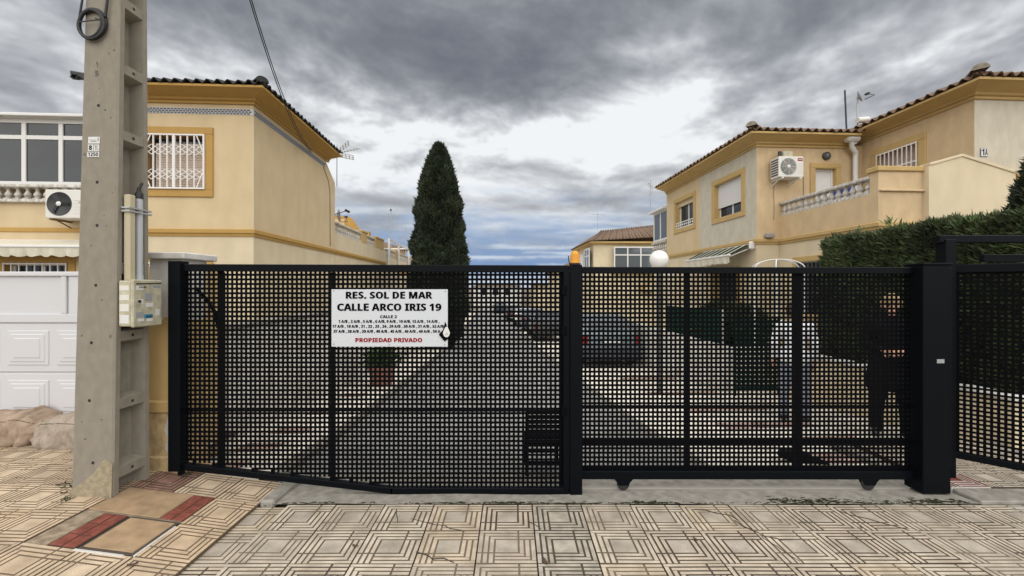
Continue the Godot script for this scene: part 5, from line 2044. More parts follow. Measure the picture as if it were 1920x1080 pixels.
# ---------------------------------------------------------------- pole
func build_utility_pole() -> void:
	var t := thing("utility_pole", "tall grey concrete utility pole with recessed side left of the gate", "pole", Vector3(-3.05, 0.05, 3.055))
	var top := 8.4
	# half width, half depth and middle of the shaft at height y: it tapers, its back stays upright
	var hw := func(y: float) -> float: return 0.1525 - 0.0064 * y
	var hd := func(y: float) -> float: return 0.156 - 0.0096 * y
	var mid := func(y: float) -> float: return 3.055 + 0.0104 * y
	var front := func(y: float) -> float: return 2.899 + 0.02 * y
	var b := B.new()
	var rec := 0.10
	var n := 12
	var c := 0.012
	var A := func(x: float, y: float, d: float) -> Vector3: return V(x, y, d)
	for i in n:
		var ys := [-0.1 + (top + 0.1) * i / n, -0.1 + (top + 0.1) * (i + 1) / n]
		for s in [-1.0, 1.0]:
			var q := []
			for y in ys:
				var xl: float = -3.05 - hw.call(y)
				var xr: float = -3.05 + hw.call(y)
				var d0: float = mid.call(y) + s * hd.call(y)
				# outline of one flange: outer face with chamfers, edges, splayed inner faces
				q.append([Vector2(xl + c, d0), Vector2(xr - c, d0), Vector2(xr, d0 - s * c), Vector2(xr, d0 - s * 0.046), Vector2(xr - rec - 0.012, d0 - s * 0.062), Vector2(xl + rec + 0.012, d0 - s * 0.062), Vector2(xl, d0 - s * 0.046), Vector2(xl, d0 - s * c)])
			for k in 8:
				var p: Vector2 = q[0][k]
				var r: Vector2 = q[0][(k + 1) % 8]
				var e := r - p
				var nn: Vector3 = Vector3(e.y, 0, e.x) * (-s)
				b.quadn(A.call(p.x, ys[0], p.y), A.call(r.x, ys[0], r.y), A.call(q[1][(k + 1) % 8].x, ys[1], q[1][(k + 1) % 8].y), A.call(q[1][k].x, ys[1], q[1][k].y), Vector3(nn.x, 0, nn.z).normalized())
		for s in [-1.0, 1.0]:
			var x0: float = -3.05 + s * (hw.call(ys[0]) - rec)
			var x1: float = -3.05 + s * (hw.call(ys[1]) - rec)
			b.quadn(A.call(x0, ys[0], mid.call(ys[0]) - hd.call(ys[0]) + 0.05), A.call(x0, ys[0], mid.call(ys[0]) + hd.call(ys[0]) - 0.05), A.call(x1, ys[1], mid.call(ys[1]) + hd.call(ys[1]) - 0.05), A.call(x1, ys[1], mid.call(ys[1]) - hd.call(ys[1]) + 0.05), Vector3(s, 0, 0))
	obj("shaft", b, M.concrete, t)
	# rungs across the recess on both sides
	var y := 0.235
	while y < top - 0.1:
		for s in [1.0, -1.0]:
			b = B.new()
			var w: float = hd.call(y) * 2.0 - 0.095
			var xo: float = -3.05 + s * (hw.call(y) - 0.003)
			var xi: float = -3.05 + s * (hw.call(y) - rec - 0.004)
			var o := V(0, y, mid.call(y))
			var poly := PackedVector2Array([Vector2(xi, -0.075), Vector2(xo, -0.036), Vector2(xo, 0.036), Vector2(xi, 0.062)])
			var sh := PackedVector2Array()
			for v in poly:
				sh.append(Vector2(v.x, v.y))
			b.prism(sh, w, Transform3D(Basis(), o + Vector3(0, 0, -w * 0.5)))
			var rg := obj("rung", b, M.concrete, t)
			b = B.new()
			b.xf = Transform3D(Basis(Vector3.BACK, -s * PI / 2), V(xo, y, mid.call(y)))
			b.lathe([Vector2(0.0, 0.0012), Vector2(0.009, 0.0012), Vector2(0.012, 0.0)], 10)
			obj("bolt_hole", b, M.dark_gap, rg)
		y += 0.503
	# through holes and chips on the front face
	for q in [[2.06, 0.5], [1.2, 0.42], [0.78, 0.40], [1.62, 0.5], [2.95, 0.47], [2.38, 0.48], [0.33, 0.52], [3.6, 0.5]]:
		b = B.new()
		b.xf = Transform3D(Basis(Vector3.RIGHT, PI / 2 - 0.02), V(-3.05 + (q[1] * 2.0 - 1.0) * hw.call(q[0]), q[0], front.call(q[0]) - 0.0005))
		b.lathe([Vector2(0.0, 0.001), Vector2(0.009, 0.001), Vector2(0.012, 0.0)], 10)
		obj("bolt_hole", b, M.dark_gap, t)
	for i in 16:
		b = B.new()
		var yy := rng.randf_range(0.1, 3.6)
		b.ball(V(-3.05 + rng.randf_range(-0.85, 0.9) * hw.call(yy), yy, front.call(yy)), Vector3(rng.randf_range(0.004, 0.012), rng.randf_range(0.004, 0.014), 0.0015), 6, 4)
		obj("chip", b, mat("chip_grey", lin(0.16, 0.14, 0.11), 0.95), t)
	# mortar haunch at the foot
	b = B.new()
	var pl := PackedVector2Array([Vector2(-0.155, -0.06), Vector2(0.15, -0.06), Vector2(0.152, 0.30), Vector2(0.10, 0.34), Vector2(0.02, 0.24), Vector2(-0.06, 0.17), Vector2(-0.155, 0.11)])
	b.prism(pl, 0.006, Transform3D(Basis(Vector3.RIGHT, -0.02), V(-3.05, 0.02, front.call(0.0) - 0.001)))
	obj("stained_render", b, mat("stained", lin(0.38, 0.325, 0.225), 0.95, null, 1.0, tex.soil, Vector3(2, 2, 2), tex.rough, 0.3), t)
	b = B.new()
	b.box(V(-3.05, 0.0, 3.055), Vector3(0.33, 0.13, 0.36), Basis(Vector3.BACK, 0.08), 0.03)
	b.box(V(-2.93, 0.02, 2.90), Vector3(0.07, 0.16, 0.05), Basis(Vector3.UP, 0.4), 0.02)
	b.box(V(-2.93, 0.02, 3.205), Vector3(0.09, 0.14, 0.07), Basis(), 0.02)
	obj("footing", b, M.mortar, t)
	# paper plate with the pole's figures
	b = B.new()
	var fz: float = front.call(2.63) - 0.0025
	b.xf = Transform3D(Basis(Vector3.RIGHT, -0.02), V(-3.085, 2.63, fz))
	b.bb(Vector3(-0.04, 0.035, -0.001), Vector3(0.045, 0.085, 0.001))
	b.bb(Vector3(-0.04, -0.02, -0.001), Vector3(-0.002, 0.028, 0.001))
	b.bb(Vector3(0.002, -0.02, -0.001), Vector3(0.042, 0.028, 0.001))
	b.bb(Vector3(-0.045, -0.065, -0.001), Vector3(0.042, -0.026, 0.001))
	var plate := obj("pole_plate", b, M.paper, t)
	text("lettering", "8", 0.034, V(-3.106, 2.617, fz - 0.0015), M.ink_black, plate, 0.022)
	text("lettering", "TL", 0.034, V(-3.063, 2.617, fz - 0.0015), M.ink_grey, plate, 0.026)
	text("lettering", "1250", 0.028, V(-3.087, 2.571, fz - 0.0015), M.ink_black, plate, 0.074)
	b = B.new()
	b.xf = Transform3D(Basis(Vector3.RIGHT, -0.02), V(-3.085, 2.63, fz - 0.0015))
	b.bb(Vector3(0.03, 0.055, 0), Vector3(0.038, 0.078, 0.001))
	b.bb(Vector3(-0.034, 0.06, 0), Vector3(0.02, 0.063, 0.001))
	b.bb(Vector3(-0.02, 0.048, 0), Vector3(0.022, 0.054, 0.001))
	obj("small_print", b, M.ink_grey, plate)
	text("pole_number", "1", 0.035, V(-3.075, 3.24, front.call(3.26) - 0.002), plain("faded_ink", lin(0.13, 0.12, 0.10), 0.9), t, 0.008)
	text("pole_number", "5", 0.038, V(-3.075, 3.17, front.call(3.2) - 0.002), M.faded_ink, t, 0.024)
	# small stickers inside the recess
	for q in [[1.105, 0.028, M.ink_red], [1.135, 0.02, M.paper], [1.05, 0.022, M.ink_blue], [0.98, 0.03, M.ink_blue]]:
		b = B.new()
		b.bb(V(-2.998 - 0.006, q[0] - q[1] * 0.5, 2.965), V(-2.998, q[0] + q[1] * 0.5, 3.03))
		obj("sticker", b, q[2], t)
	# things fixed to the pole
	var box := thing("meter_box", "cream meter cabinet with stickers strapped to the concrete pole's side", "cabinet", Vector3(-2.85, 1.32, 3.06))
	b = B.new()
	b.bb(V(-2.90, 1.315, 3.175), V(-2.802, 1.655, 2.945), 0.008)
	obj("case", b, M.meter_cream, box)
	b = B.new()
	b.bb(V(-2.806, 1.308, 3.182), V(-2.782, 1.663, 2.938), 0.007)
	var door := obj("door", b, M.meter_cream, box)
	for q in [[1.37, 0.07], [1.455, 0.06], [1.53, 0.045], [1.60, 0.04]]:
		b = B.new()
		b.bb(V(-2.888, q[0] - q[1] * 0.45, 2.946), V(-2.82, q[0] + q[1] * 0.45, 2.9437))
		obj("side_panel", b, M.paper if q[0] < 1.4 else M.ac_white, box)
	for q in [[1.60, 2.99, 0.03, 0.06, "paper"], [1.61, 3.13, 0.022, 0.06, "ink_grey"], [1.53, 3.06, 0.06, 0.06, "ink_grey"], [1.50, 3.0, 0.035, 0.035, "paper"], [1.47, 3.07, 0.03, 0.06, "paper"], [1.40, 2.99, 0.04, 0.06, "ink_grey"], [1.385, 3.06, 0.03, 0.07, "ink_blue"], [1.41, 3.14, 0.05, 0.035, "ac_white"], [1.36, 3.0, 0.02, 0.05, "paper"], [1.36, 3.07, 0.028, 0.05, "white_paint"]]:
		b = B.new()
		b.bb(V(-2.7825, q[0] - q[2] * 0.5, q[1] + q[3] * 0.5), V(-2.7808, q[0] + q[2] * 0.5, q[1] - q[3] * 0.5))
		obj("sticker", b, M[q[4]], door)
	b = B.new()
	b.bar(V(-2.780, 1.632, 2.96), V(-2.780, 1.637, 3.17), 0.004, 0.006)
	for i in 5:
		b.bar(V(-2.780, 1.60, 2.985 + i * 0.012), V(-2.780, 1.612, 2.99 + i * 0.012), 0.003, 0.004)
	for i in 4:
		b.bar(V(-2.780, 1.375, 3.045 + i * 0.014), V(-2.780, 1.39, 3.05 + i * 0.014), 0.003, 0.004)
	obj("marker_scrawl", b, M.ink_black, door)
	b = B.new()
	b.xf = Transform3D(Basis(Vector3.BACK, -PI / 2), V(-2.784, 1.50, 2.985))
	b.lathe([Vector2(0.011, 0.0), Vector2(0.011, 0.01), Vector2(0.0, 0.012)], 10)
	obj("lock", b, M.ac_dark, door)
	var du := thing("cable_duct", "cream square cable duct rising from the meter cabinet, left of the grey pipe", "duct", Vector3(-2.875, 1.66, 2.99))
	b = B.new()
	b.bb(V(-2.90, 1.655, 3.035), V(-2.853, 2.30, 2.985), 0.006)
	obj("duct", b, M.duct_cream, du)
	b = B.new()
	for yy in [2.175, 2.20]:
		b.bar(V(-2.872, yy, 2.97), V(-2.872, yy, 3.16), 0.06, 0.012)
	obj("strap", b, M.galvanised, du)
	var pp := thing("cable_pipe", "grey cable pipe with a black cap beside the cream duct", "pipe", Vector3(-2.87, 1.66, 3.075))
	b = B.new()
	b.tube([V(-2.872, 1.655, 3.08), V(-2.872, 2.29, 3.08)], 0.024, 14)
	obj("pipe", b, M.pipe_grey, pp)
	b = B.new()
	b.tube([V(-2.872, 1.655, 3.08), V(-2.872, 1.70, 3.08)], 0.028, 14)
	obj("coupling", b, M.pipe_grey, pp)
	b = B.new()
	b.xf = Transform3D(Basis(), V(-2.872, 2.285, 3.08))
	b.lathe([Vector2(0.026, 0.0), Vector2(0.026, 0.04), Vector2(0.014, 0.055), Vector2(0.013, 0.085), Vector2(0.0, 0.088)], 12)
	obj("end_cap", b, M.black_rubber, pp)
	b = B.new()
	b.tube([V(-2.872, 2.36, 3.08), V(-2.865, 2.385, 3.085), V(-2.868, 2.41, 3.1)], 0.009, 6)
	obj("cable", b, M.black_rubber, pp)
	# coil of spare cable
	var co := thing("cable_coil", "black coil of cable hung high on the pole's front face", "cable", Vector3(-3.1, 3.57, 2.9))
	var fz2: float = front.call(3.55) - 0.02
	for i in 6:
		b = B.new()
		var pts := []
		var r := 0.099 + rng.randf_range(-0.008, 0.008)
		var ox := rng.randf_range(-0.008, 0.008)
		var oy := rng.randf_range(-0.01, 0.01)
		for k2 in 29:
			var g := TAU * k2 / 28.0
			pts.append(V(-3.10 + ox + cos(g) * r * (0.92 + 0.03 * sin(g * 2.0 + i)), 3.545 + oy + sin(g) * r * 1.12, fz2 - 0.006 + 0.006 * (i % 3) + 0.008 * sin(g)))
		b.tube(pts, 0.0092, 7)
		obj("turn", b, M.black_rubber, co)
	b = B.new()
	b.tube([V(-3.19, 3.60, fz2), V(-3.165, 3.75, fz2), V(-3.15, 4.2, fz2 + 0.01), V(-3.14, 5.4, fz2 + 0.03)], 0.007, 6)
	b.tube([V(-3.0, 3.60, fz2), V(-2.985, 3.72, fz2), V(-2.99, 4.2, fz2 + 0.01), V(-3.02, 5.4, fz2 + 0.03)], 0.009, 6)
	obj("cable_tail", b, M.black_rubber, co)
	b = B.new()
	b.bar(V(-3.175, 3.555, fz2 - 0.012), V(-3.02, 3.572, fz2 - 0.012), 0.006, 0.006)
	b.bar(V(-3.06, 3.58, fz2 - 0.012), V(-3.03, 3.57, fz2 - 0.012), 0.008, 0.01)
	obj("tie", b, M.black_rubber, co)
	# twin service cables to the cream house
	for i in 2:
		var cb := thing("overhead_cable", ["upper of two thin cables from the pole to the cream house", "lower of two thin cables from the pole to the cream house"][i], "cable", Vector3(-3.05, 7.9 - 0.16 * i, 3.06))
		b = B.new()
		var pts := []
		var e := P(601, 291, 12.7)
		for k2 in 31:
			var s := k2 / 30.0
			var p := Vector3(lerpf(-3.05, e.x, s), lerpf(7.9 - 0.16 * i, e.y, s) - (1.32 + 0.06 * i) * 4.0 * s * (1.0 - s), lerpf(3.06, e.z, s))
			pts.append(V(p.x + 0.03 * i * (1.0 - s), p.y, p.z))
		b.tube(pts, 0.0085, 6)
		obj("cable", b, M.black_rubber, cb)


# ---------------------------------------------------------------- gate
# a sheet punched with square holes; low(x) is the height under which there is no sheet
func perforated(b: B, x0: float, x1: float, y0: float, y1: float, hx: Array, hy: Array, hole: float, z: float, thick: float, low: Callable) -> void:
	var h := hole * 0.5
	var ycur := y1
	var rows := hy.duplicate()
	rows.append(-99.0)
	for yr in rows:
		# solid strip above this row of holes
		var yb: float = maxf(yr + h, y0)
		var xs := x0
		while xs < x1 and low.call(xs) > yb:
			xs += 0.02
		if ycur > yb and xs < x1:
			for s in [[z, 1.0], [z - thick, -1.0]]:
				b.quadn(Vector3(xs, yb, s[0]), Vector3(x1, yb, s[0]), Vector3(x1, ycur, s[0]), Vector3(xs, ycur, s[0]), Vector3(0, 0, s[1]))
		if yr < y0:
			break
		var lowy: float = yr - h
		var xc := x0
		while xc < x1 and low.call(xc) > lowy:
			xc += 0.02
		for cx in hx:
			if cx - h < xc + 0.004:
				continue
			for s in [[z, 1.0], [z - thick, -1.0]]:
				b.quadn(Vector3(xc, lowy, s[0]), Vector3(cx - h, lowy, s[0]), Vector3(cx - h, yr + h, s[0]), Vector3(xc, yr + h, s[0]), Vector3(0, 0, s[1]))
			var a := Vector3(cx - h, lowy, z)
			var c := Vector3(cx + h, yr + h, z)
			var t := Vector3(0, 0, -thick)
			b.quadn(a, Vector3(c.x, a.y, z), Vector3(c.x, a.y, z) + t, a + t, Vector3.UP)
			b.quadn(Vector3(a.x, c.y, z), c, c + t, Vector3(a.x, c.y, z) + t, Vector3.DOWN)
			b.quadn(a, Vector3(a.x, c.y, z), Vector3(a.x, c.y, z) + t, a + t, Vector3.RIGHT)
			b.quadn(Vector3(c.x, a.y, z), c, c + t, Vector3(c.x, a.y, z) + t, Vector3.LEFT)
			xc = cx + h
		if xc < x1:
			for s in [[z, 1.0], [z - thick, -1.0]]:
				b.quadn(Vector3(xc, lowy, s[0]), Vector3(x1, lowy, s[0]), Vector3(x1, yr + h, s[0]), Vector3(xc, yr + h, s[0]), Vector3(0, 0, s[1]))
		ycur = lowy


func build_gate() -> void:
	# left leaf, bottom edge rising to the left with the footway
	var d := 3.25
	var k := d / F
	var X := func(px: float) -> float: return (px - 960.0) * k
	var Y := func(py: float) -> float: return EYE - (py - 540.0) * k
	var base := Vector3(-1.1, -0.08, d)
	var t := thing("gate_leaf", "black perforated gate leaf with slanting bottom edge, carrying the white sign", "gate", base)
	var Z := -d - O.z
	var L := func(px: float, py: float) -> Vector3: return Vector3(X.call(px) - O.x, Y.call(py) - O.y, Z)
	var b := B.new()
	var hx := []
	var hy := []
	for i in 82:
		var px := 350.8 + 8.69 * i
		if px < 1053.0 and i != 7:
			hx.append(X.call(px) - O.x)
	for i in 48:
		hy.append(Y.call(510.8 + 8.69 * i) - O.y)
	var low := func(x: float) -> float:
		var px := (x + O.x) / k + 960.0
		var py := 868.0 + (px - 345.0) * 0.118 if px < 735.0 else 916.0
		return EYE - (py - 540.0) * k - O.y
	perforated(b, X.call(340.0) - O.x, X.call(1060.0) - O.x, Y.call(917.0) - O.y, Y.call(500.0) - O.y, hx, hy, 0.0192, Z - 0.012, 0.0022, low)
	obj("perforated_sheet", b, M.gate_black, t)
	b = B.new()
	b.bar(L.call(330, 502) , L.call(1066, 504.5), 0.052, 0.058, Vector3.UP, 0.004)
	obj("top_rail", b, M.gate_rail, t)
	b = B.new()
	b.bar(L.call(340, 873), L.call(738, 918.5), 0.05, 0.05, Vector3.UP, 0.004)
	obj("sloping_rail", b, M.gate_rail, t)
	b = B.new()
	b.bar(L.call(733, 918.5), L.call(1066, 919.5), 0.05, 0.052, Vector3.UP, 0.004)
	obj("bottom_rail", b, M.gate_rail, t)
	b = B.new()
	b.bb(L.call(1055.5, 914) + Vector3(0, 0, -0.025), L.call(1068, 510) + Vector3(0, 0, 0.028), 0.004)
	obj("closing_stile", b, M.gate_rail, t)
	for q in [[404.5, 415.0, 881.0], [617.5, 625.0, 903.0]]:
		b = B.new()
		b.bb(L.call(q[0], q[2]) + Vector3(0, 0, -0.052), L.call(q[1], 510) + Vector3(0, 0, -0.016), 0.003)
		obj("upright", b, M.gate_rail, t)
	b = B.new()
	b.bb(L.call(345, 773.2) + Vector3(0, 0, -0.03), L.call(1055, 770.2) + Vector3(0, 0, -0.018))
	obj("cross_rod", b, M.gate_rail, t)
	for y in [545.0, 620.0, 770.0]:
		b = B.new()
		b.bb(L.call(1052, y + 9) + Vector3(0, 0, 0.02), L.call(1062, y - 9) + Vector3(0, 0, 0.033), 0.004)
		obj("lock_plate", b, M.gate_black, t)
	# hanging post of the left leaf
	t = thing("gate_post", "black square gate post against the ochre pillar", "post", Vector3(-2.70, 0.12, 3.25))
	b = B.new()
	b.bb(Vector3(X.call(325.0) - O.x, 0.01, -0.04), Vector3(X.call(347.5) - O.x, Y.call(490.0) - O.y, 0.055), 0.004)
	obj("shaft", b, M.gate_rail, t)
	b = B.new()
	b.bb(Vector3(X.call(338.0) - O.x, -0.03, -0.01), Vector3(X.call(346.0) - O.x, 0.015, 0.03), 0.003)
	obj("foot_bolt", b, M.gate_rail, t)
	b = B.new()
	b.tube([V(-2.64, 1.60, 3.34), V(-2.56, 1.50, 3.36), V(-2.50, 1.38, 3.38), V(-2.49, 1.26, 3.39)], 0.014, 6)
	obj("closer_arm", b, M.gate_rail, t)
	# meeting post
	t = thing("gate_post", "black meeting post under the amber beacon", "post", Vector3(X.call(1079.0), -0.09, 3.25))
	b = B.new()
	b.bb(Vector3(-0.049, 0, -0.06), Vector3(0.049, Y.call(497.0) - O.y, 0.04), 0.004)
	obj("shaft", b, M.gate_rail, t)
	b = B.new()
	b.bb(Vector3(0.045, 0.0, -0.03), Vector3(0.085, 0.015, 0.03), 0.003)
	b.bb(Vector3(-0.088, 0.012, -0.02), Vector3(-0.045, 0.04, 0.02), 0.003)
	obj("foot_stop", b, M.gate_rail, t)
	var bc := thing("warning_beacon", "amber warning beacon on top of the meeting post", "lamp", Vector3(X.call(1078.0), Y.call(497.0), 3.25))
	b = B.new()
	b.lathe([Vector2(0.046, 0.0), Vector2(0.048, 0.012), Vector2(0.036, 0.016)], 20)
	obj("base", b, M.black_rubber, bc)
	b = B.new()
	b.lathe([Vector2(0.038, 0.014), Vector2(0.039, 0.03), Vector2(0.036, 0.034), Vector2(0.035, 0.075), Vector2(0.031, 0.098), Vector2(0.02, 0.112), Vector2(0.0, 0.117)], 22)
	for i in 20:
		var g := TAU * i / 20.0
		b.bar(Vector3(cos(g) * 0.036, 0.035, sin(g) * 0.036), Vector3(cos(g) * 0.034, 0.085, sin(g) * 0.034), 0.004, 0.004)
	var dome := obj("lens", b, M.amber, bc)
	M.amber.backlight_enabled = true
	M.amber.backlight = lin(0.4, 0.16, 0.0)
	b = B.new()
	b.tube([Vector3(-0.037, 0.01, 0.0), Vector3(-0.05, 0.03, 0.0), Vector3(-0.052, 0.075, 0.0)], 0.004, 5)
	obj("aerial_wire", b, M.black_rubber, bc)

	# right leaf, rolling on a track
	d = 3.3
	k = d / F
	var kk := k
	var X2 := func(px: float) -> float: return (px - 960.0) * kk
	var Y2 := func(py: float) -> float: return EYE - (py - 540.0) * kk
	t = thing("gate_leaf", "black perforated rolling gate leaf on wheels, right of the beacon post", "gate", Vector3(1.9, -0.07, d))
	Z = -d - O.z
	var R := func(px: float, py: float) -> Vector3: return Vector3(X2.call(px) - O.x, Y2.call(py) - O.y, Z)
	hx = []
	hy = []
	for i in 73:
		var px := 1094.0 + 8.48 * i
		if px < 1722.0 and not (i == 48):
			hx.append(X2.call(px) - O.x)
	for i in 43:
		hy.append(Y2.call(515.2 + 8.48 * i) - O.y)
	b = B.new()
	perforated(b, X2.call(1086.0) - O.x, X2.call(1728.0) - O.x, Y2.call(890.0) - O.y, Y2.call(505.0) - O.y, hx, hy, 0.0192, Z - 0.012, 0.0022, func(_x: float) -> float: return -9.0)
	obj("perforated_sheet", b, M.gate_black, t)
	b = B.new()
	b.bar(R.call(1084, 506.8), R.call(1732, 507.6), 0.05, 0.054, Vector3.UP, 0.004)
	obj("top_rail", b, M.gate_rail, t)
	b = B.new()
	b.bar(R.call(1084, 889), R.call(1732, 889.5), 0.05, 0.066, Vector3.UP, 0.004)
	obj("bottom_rail", b, M.gate_rail, t)
	b = B.new()
	b.bb(R.call(1718, 884) + Vector3(0, 0, -0.05), R.call(1732, 512) + Vector3(0, 0, 0.02), 0.004)
	obj("closing_stile", b, M.gate_rail, t)
	b = B.new()
	b.bb(R.call(1084, 884) + Vector3(0, 0, -0.04), R.call(1092, 512) + Vector3(0, 0, 0.02), 0.004)
	obj("hanging_stile", b, M.gate_rail, t)
	for q in [[1287.0, 1294.0], [1494.5, 1508.0]]:
		b = B.new()
		b.bb(R.call(q[0], 884) + Vector3(0, 0, -0.055), R.call(q[1], 512) + Vector3(0, 0, -0.016), 0.003)
		obj("upright", b, M.gate_rail, t)
	b = B.new()
	b.bb(R.call(1092, 838) + Vector3(0, 0, -0.06), R.call(1705, 825) + Vector3(0, 0, -0.017), 0.004)
	b.bb(R.call(1092, 764.5) + Vector3(0, 0, -0.03), R.call(1718, 761.2) + Vector3(0, 0, -0.018))
	obj("cross_rail", b, M.gate_rail, t)
	for px in [1168.0, 1627.0]:
		b = B.new()
		var c: Vector3 = R.call(px, 905.0)
		b.prism(PackedVector2Array([Vector2(-0.078, 0.04), Vector2(0.078, 0.04), Vector2(0.052, 0.012), Vector2(0.042, -0.012), Vector2(-0.042, -0.012), Vector2(-0.052, 0.012)]), 0.008, Transform3D(Basis(), c + Vector3(0, 0, 0.018)))
		b.prism(PackedVector2Array([Vector2(-0.078, 0.04), Vector2(0.078, 0.04), Vector2(0.052, 0.012), Vector2(0.042, -0.012), Vector2(-0.042, -0.012), Vector2(-0.052, 0.012)]), 0.008, Transform3D(Basis(), c + Vector3(0, 0, -0.026)))
		var br := obj("wheel_bracket", b, M.gate_rail, t)
		b = B.new()
		b.xf = Transform3D(Basis(Vector3.RIGHT, PI / 2), c + Vector3(0, -0.008, 0))
		b.lathe([Vector2(0.0, -0.015), Vector2(0.046, -0.015), Vector2(0.05, -0.01), Vector2(0.044, 0.0), Vector2(0.05, 0.01), Vector2(0.046, 0.015), Vector2(0.0, 0.015)], 22)
		obj("wheel", b, M.ac_dark, br)
	# box post at the right
	t = thing("gate_post", "wide black box post with a pale sticker at the right gate leaf's end", "post", Vector3(3.42, -0.045, 3.26))
	b = B.new()
	b.bb(V(3.29, -0.05, 3.36), V(3.512, 1.785, 3.2), 0.005)
	obj("shaft", b, M.gate_rail, t)
	b = B.new()
	b.bb(V(3.285, 1.785, 3.37), V(3.52, 1.80, 3.19), 0.003)
	b.bb(V(3.512, 0.16, 3.36), V(3.56, 1.76, 3.23), 0.004)
	obj("guide_plate", b, M.gate_rail, t)
	b = B.new()
	b.bb(V(3.398, 0.998, 3.2), V(3.458, 1.03, 3.1975), 0.001)
	obj("sticker", b, M.ink_grey, t)
	# the sign
	d = 3.225
	k = d / F
	var kq := k
	t = thing("gate_sign", "white sign with black and red Spanish lettering on the gate", "sign", Vector3((730.5 - 960.0) * k, EYE - (650.0 - 540.0) * k, d))
	var sw := 218.0 * k
	var sh := 107.5 * k
	b = B.new()
	b.bb(Vector3(-sw / 2, 0, -0.008), Vector3(sw / 2, sh, 0.0), 0.001)
	obj("panel", b, M.sign_white, t)
	var lines := [["RES. SOL DE MAR", 560.0, 12.8, 162.0, 729.5, "ink_black"], ["CALLE ARCO IRIS 19", 582.5, 13.2, 195.0, 730.0, "ink_black"], ["CALLE 2", 596.3, 5.2, 31.0, 728.5, "ink_black"],
		["1 A/B , 2 A/B , 5 A/B , 6 A/B, 9 A/B , 10 A/B, 13 A/B , 14 A/B ,", 606.0, 5.0, 189.0, 729.5, "ink_black"], ["17 A/B , 18 A/B , 21 , 22 , 23 , 24 , 29 A/B , 30 A/B , 31 A/B , 32 A/B", 615.2, 5.0, 208.0, 727.5, "ink_black"],
		["37 A/B , 38 A/B , 39 A/B , 40 A/B , 45 A/B , 46 A/B , 49 A/B , 50 A", 624.6, 5.0, 200.0, 725.5, "ink_black"], ["PROPIEDAD PRIVADO", 641.4, 7.6, 125.5, 729.0, "ink_red"]]
	for l in lines:
		text("lettering", l[0], l[2] * kq, Vector3((l[4] - 730.5) * kq, (650.0 - l[1]) * kq, 0.0003), M[l[5]], t, l[3] * kq - (0.004 if l[2] > 7.0 else 0.0), 700, 0.0024 if l[2] > 10.0 else (0.0014 if l[2] > 7.0 else 0.0009))
	for q in [[626, 545], [730, 545], [835, 546], [626, 645], [730, 646], [834, 646]]:
		b = B.new()
		b.xf = Transform3D(Basis(Vector3.RIGHT, PI / 2), Vector3((q[0] - 730.5) * kq, (650.0 - q[1]) * kq, 0.0))
		b.lathe([Vector2(0.0, 0.003), Vector2(0.005, 0.002), Vector2(0.006, 0.0)], 10)
		obj("rivet", b, M.steel, t)
	# drop-shaped tag
	var tg := thing("plastic_tag", "black tag with a white drop hanging over the sign's right edge", "tag", Vector3((836.0 - 960.0) * k, EYE - (640.0 - 540.0) * k, 3.22))
	b = B.new()
	b.prism(scaled_poly([[-13, 13], [-5, 22], [-1, 37], [2, 29], [9, 8], [-2, 0]], kq), 0.004)
	obj("backing", b, M.ink_black, tg)
	b = B.new()
	var dp := []
	for i in 20:
		var g := TAU * i / 20.0
		var rr := 6.4 * (1.0 - 0.0)
		dp.append([1.5 + cos(g) * rr * (1.0 - 0.42 * maxf(0.0, sin(g))), 16.5 + sin(g) * (11.5 if sin(g) > 0.0 else 8.5)])
	b.prism(scaled_poly(dp, kq), 0.003, Transform3D(Basis(), Vector3(0, 0, 0.0045)))
	obj("drop", b, M.paper, tg)
	b = B.new()
	b.prism(scaled_poly([[-1, 12], [2, 17], [5, 13.5], [4, 12.5], [2, 15], [0, 11.5]], kq), 0.001, Transform3D(Basis(), Vector3(0, 0, 0.0076)))
	obj("print", b, M.ink_grey, tg)


func scaled_poly(p: Array, s: float) -> PackedVector2Array:
	var r := PackedVector2Array()
	for q in p:
		r.append(Vector2(q[0], q[1]) * s)
	return r


